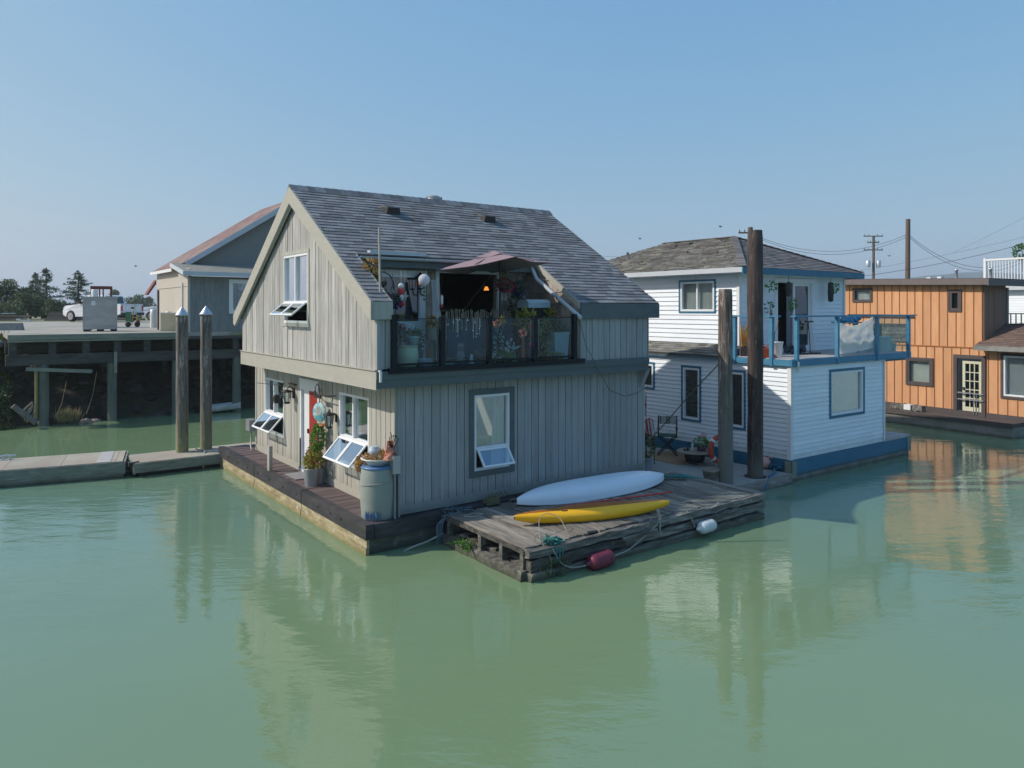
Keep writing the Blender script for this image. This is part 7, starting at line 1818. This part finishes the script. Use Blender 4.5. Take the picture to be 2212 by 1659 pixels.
def bushy(name, label, x, y, h, w_, mat, z=GZ, k=9, seed=3, n=1500, leaf=.2, cat="tree", grp="trees left of the lot"):
    random.seed(seed); t = thing(name, label, cat, (x, y, z), 0, grp)
    b = MB(); b.tube([(0, 0, 0), (.1, 0, h * .4)], [.12, .08], 7)
    cl = []
    for i in range(k):
        a = random.uniform(0, 6.28); f = random.uniform(.25, .92); r = w_ * random.uniform(.1, .75) * (1.05 - f * .5)
        c = Vector((r * math.cos(a), r * math.sin(a), h * f)); cl.append(c); b.tube([(.05, 0, h * .3), tuple(c * .6 + Vector((0, 0, h * .15))), tuple(c)], [.06, .04, .02], 5)
    b.build("trunk", m_bark, t)
    b = MB()
    for c in cl:
        rr_ = w_ * random.uniform(.26, .46)
        b.leaves(c, (rr_, rr_, rr_ * .8), n // k, leaf, surf=.15)
    b.leaves((0, 0, h * .5), (w_ * .8, w_ * .8, h * .42), n // 2, leaf, surf=.2)
    b.build("crown", mat, t); return t
D75 = lambda u, y=75: (u - 1106) / 1609 * y
spruce("left of two pointed spruces behind the lot, above the plank stack", D75(99), 75, 5.05, 1.9, seed=5)
spruce("right spruce, closest to the silver truck's front", D75(156), 76, 4.85, 1.75, seed=8)
spruce("thin dark spruce tip rising behind the hedge at the far left", D75(8), 80, 4.9, 1.1, seed=9)
bushy("hedge_tree", "broad dark bushy tree at the left edge of the photo", D75(6), 72, 3.7, 2.1, m_bush, seed=11, n=2600)
bushy("hedge_tree", "olive bushy tree between the left edge and the left spruce", D75(38), 73, 3.9, 1.9, m_bush, seed=12, n=2600)
bushy("hedge_tree", "bushy tree just left of the left spruce", D75(68), 73.5, 3.3, 1.5, m_bush, seed=13, n=2000)
bushy("hedge_tree", "leafy shrub filling the gap between the two spruces", D75(118), 73, 2.1, 1.4, m_bush, seed=14, n=1500)
bushy("hedge_tree", "low scrub at the foot of the right spruce", D75(140), 72.5, 1.5, 1.2, m_bush, seed=15, n=1200)
bushy("hedge_tree", "low dense scrub at the foot of the left hedge", D75(25), 70, 1.9, 2.2, m_bush, seed=16, n=1800)
bushy("hedge_tree", "low dense scrub before the left spruce", D75(85), 70, 1.6, 1.9, m_bush, seed=17, n=1600)
bushy("hedge_tree", "dark leafy shrub directly behind the plank stack", D75(100), 72.5, 2.6, 1.7, m_bush, seed=18, n=2200)
bushy("hedge_tree", "rounded scrub between the right spruce and the silver truck", D75(158), 72, 1.9, 1.3, m_bush, seed=19, n=1500)
bushy("hedge_tree", "dark thicket filling the hedge at the extreme left", D75(-15), 71, 3.2, 2.6, m_bush, seed=20, n=2600)
random.seed(30)
for i, (u, y, h, w_, lb) in enumerate(((248, 210, 8.6, 1.7, "slim far poplar directly right of the forklift cage"), (256, 214, 7.8, 1.5, "second slim far poplar beside the first"), (278, 205, 7.0, 4.2, "round far tree between the poplars and the shed"), (294, 206, 6.6, 2.4, "small round far tree right of the big round one"), (306, 208, 6.9, 2.2, "pointed far tree left of the second truck's cab"), (317, 208, 7.0, 2.2, "pointed far tree above the second truck's windscreen"))):
    bushy("far_tree", lb, D75(u, y), y, h, w_, m_bush, z=1.2, k=6, seed=40 + i, n=420, leaf=.8, grp="far trees beyond the lot")
b = MB()
for k in range(130):
    u = random.uniform(-60, 360); y = random.uniform(215, 260); x = D75(u, y)
    b.leaves((x, y, 3.6 + random.uniform(-.8, 1.0)), (random.uniform(2, 4), 2, random.uniform(1.2, 2.2)), 60, 1.0, surf=.2)
o = b.build("far_treeline", m_bush, kind="stuff"); o["label"] = "low far tree line on the horizon behind the lot"; o["category"] = "tree line"
b = MB()
for k in range(8): x = -60 + k * 7; b.ext([(x, 262, 3), (x + 5, 262, 3), (x + 5, 262, 6), (x + 2.5, 262, 7.2), (x, 262, 6)], (0, 6, 0)) if k % 3 == 0 else None
o = b.build("far_barn", m_shed_g); o["label"] = "pale far barn roofs behind the tree line"; o["category"] = "building"
# the opposite river bank, behind the camera: seen only in the panes
b = MB()
for k in range(260):
    x = random.uniform(-120, 160); b.leaves((x, random.uniform(-92, -84), random.uniform(2, 7)), (random.uniform(4, 7), 3, random.uniform(3, 5)), 90, 1.6, surf=.1)
o = b.build("opposite_treeline", m_bush, kind="stuff"); o["label"] = "wooded far bank across the channel, mirrored in the windows"; o["category"] = "tree line"
b = MB(); b.ext([(-300, -80, -1), (300, -80, -1), (300, -84, 2), (300, -400, 3), (-300, -400, 3), (-300, -84, 2)], (0, 0, .4)); b.build("opposite_bank", m_ground, kind="structure")
# hills
b = MB(); vs = []; fs = []; n = 120
for i in range(n + 1):
    f = i / n; x = -100 + 2400 * f; hh = max(0, 88 * math.exp(-((x - 1130) / 430) ** 2) + 40 * math.exp(-((x - 1700) / 350) ** 2) + 8 * noise.noise(Vector((f * 14, 0, 0))) + 3 * noise.noise(Vector((f * 50, 1, 0))))
    vs += [(x, 1650, -.5), (x, 1700, hh * .8 + 4), (x, 1850, hh + 4)]
for i in range(n):
    for k in range(2): a = 3 * i + k; fs.append((a, a + 3, a + 4, a + 1))
b.add(vs, fs, True); b.build("hills", m_hill, kind="structure")
# ------------------------------------------------------------------ utility poles, wires, birds
def upole(label, x, y, z1, r, arms=()):
    t = thing("utility_pole", label, "utility pole", (x, y, GZ), 0, "utility poles along the road")
    MB().tube([(0, 0, -.5), (.05, 0, z1 - GZ)], [r * 1.2, r], 10).build("pole", m_pole, t)
    for (dz, w_) in arms:
        b = MB(); b.box(-w_, w_, -.06, .06, z1 - GZ - dz, z1 - GZ - dz + .12)
        for k in (-1, -.5, .5, 1): b.lathe([(.04, 0), (.05, .15), (.02, .2)], 6, (k * w_ * .9, 0, z1 - GZ - dz + .12))
        b.build("crossarm", m_pole, t)
    return t
upole("tall bare wooden pole above the orange house roof", 31.85, 60, 11.56, .17)
t2 = upole("thin far pole with two crossarms and transformers", 48.5, 100, 14.1, .16, ((.05, 1.3), (1.9, 1.3), (.9, .8)))
b = MB()
for x in (-.7, .7): b.lathe([(.28, 0), (.3, .05), (.3, .8), (.2, .9), (0, .92)], 12, (x, 0, 6.6))
b.build("transformer", m_cap, t2)
upole("short pole top peeping out left of the black pile", 19.15, 60, 10.9, .2, ((.5, .9),))
def wire(name, label, p, q, sag, r=.012, n=24):
    p, q = Vector(p), Vector(q); pts = [p.lerp(q, i / n) - Vector((0, 0, sag * 4 * (i / n) * (1 - i / n))) for i in range(n + 1)]
    o = MB().tube(pts, r, 4).build(name, m_iron); o["label"] = label; o["category"] = "wire"; o["group"] = "overhead wires"
def uvd(u, v, d): return ((u - 1106) / 1609 * d, d, 4.3 - (v - 668) * d / 1609)
wire("overhead_wire", "upper sagging wire between the black pile and the tall bare pole", uvd(1640, 512, 60), uvd(1958, 507, 60), 1.25, .018)
wire("overhead_wire", "lower sagging wire between the black pile and the tall bare pole", uvd(1640, 515, 60), uvd(1958, 512, 60), 1.35, .018)
wire("overhead_wire", "upper sagging wire right of the tall bare pole", uvd(1963, 507, 60), uvd(2230, 550, 60), 1.75, .018)
wire("overhead_wire", "lower sagging wire right of the tall bare pole", uvd(1963, 511, 60), uvd(2230, 556, 60), 1.85, .018)
wire("overhead_wire", "dark wire rising to the right edge above the orange roof", uvd(1826, 601, 50), uvd(2260, 513, 50), .3, .018)
wire("overhead_wire", "thin wire just above the dark rising one", uvd(1826, 590, 62), uvd(2260, 500, 62), .2, .010)
wire("overhead_wire", "faint wire climbing steeply at the upper right", uvd(2060, 545, 80), uvd(2240, 455, 80), .1, .010)
wire("overhead_wire", "thin wire seen between the grey and white house roofs", uvd(1270, 552, 90), uvd(1640, 556, 90), .2, .014)
wire("overhead_wire", "faint wire over the far trees at left", uvd(200, 648, 150), uvd(600, 637, 150), .3, .014)
def bird(label, u, v, d, sc=1):
    x, y, z = uvd(u, v, d); t = thing("bird", label, "bird", (x, y, z), random.uniform(-.6, .6), "birds in the sky")
    b = MB(); b.tube([(-.16 * sc, 0, 0), (0, 0, .01), (.2 * sc, 0, 0)], [.01, .05 * sc, .008], 6)
    for s_ in (-1, 1): b.add([(-.06 * sc, 0, .01), (.08 * sc, 0, .01), (.02 * sc, s_ * .22 * sc, .12 * sc), (.08 * sc, s_ * .42 * sc, .05 * sc), (-.02 * sc, s_ * .24 * sc, .12 * sc)], [(0, 1, 2, 3, 4)])
    o = b.build("body", m_iron, t)
bird("left of two birds above the white house roof", 1382, 516, 60, .8); bird("right bird, higher above the white roof", 1556, 490, 60, .9)
bird("bird to the right of the transformer pole", 1921, 553, 60, .8); bird("lone bird over the lot at left", 293, 575, 60, .8)

# ------------------------------------------------------------------ the air: thin summer haze
hz = bpy.data.materials.new("summer_haze"); hz.use_nodes = True; hn = hz.node_tree; hn.nodes.clear()
ho = hn.nodes.new("ShaderNodeOutputMaterial"); hv = hn.nodes.new("ShaderNodeVolumePrincipled")
hv.inputs['Color'].default_value = (.84, .93, 1, 1); hv.inputs['Density'].default_value = .0005; hv.inputs['Anisotropy'].default_value = .2
hn.links.new(hv.outputs[0], ho.inputs['Volume'])
o = MB().box(-2600, 3200, -460, 2100, -1.6, 110).build("haze", hz, kind="stuff"); o["label"] = "thin pale summer haze filling the air over the water"; o["category"] = "haze"
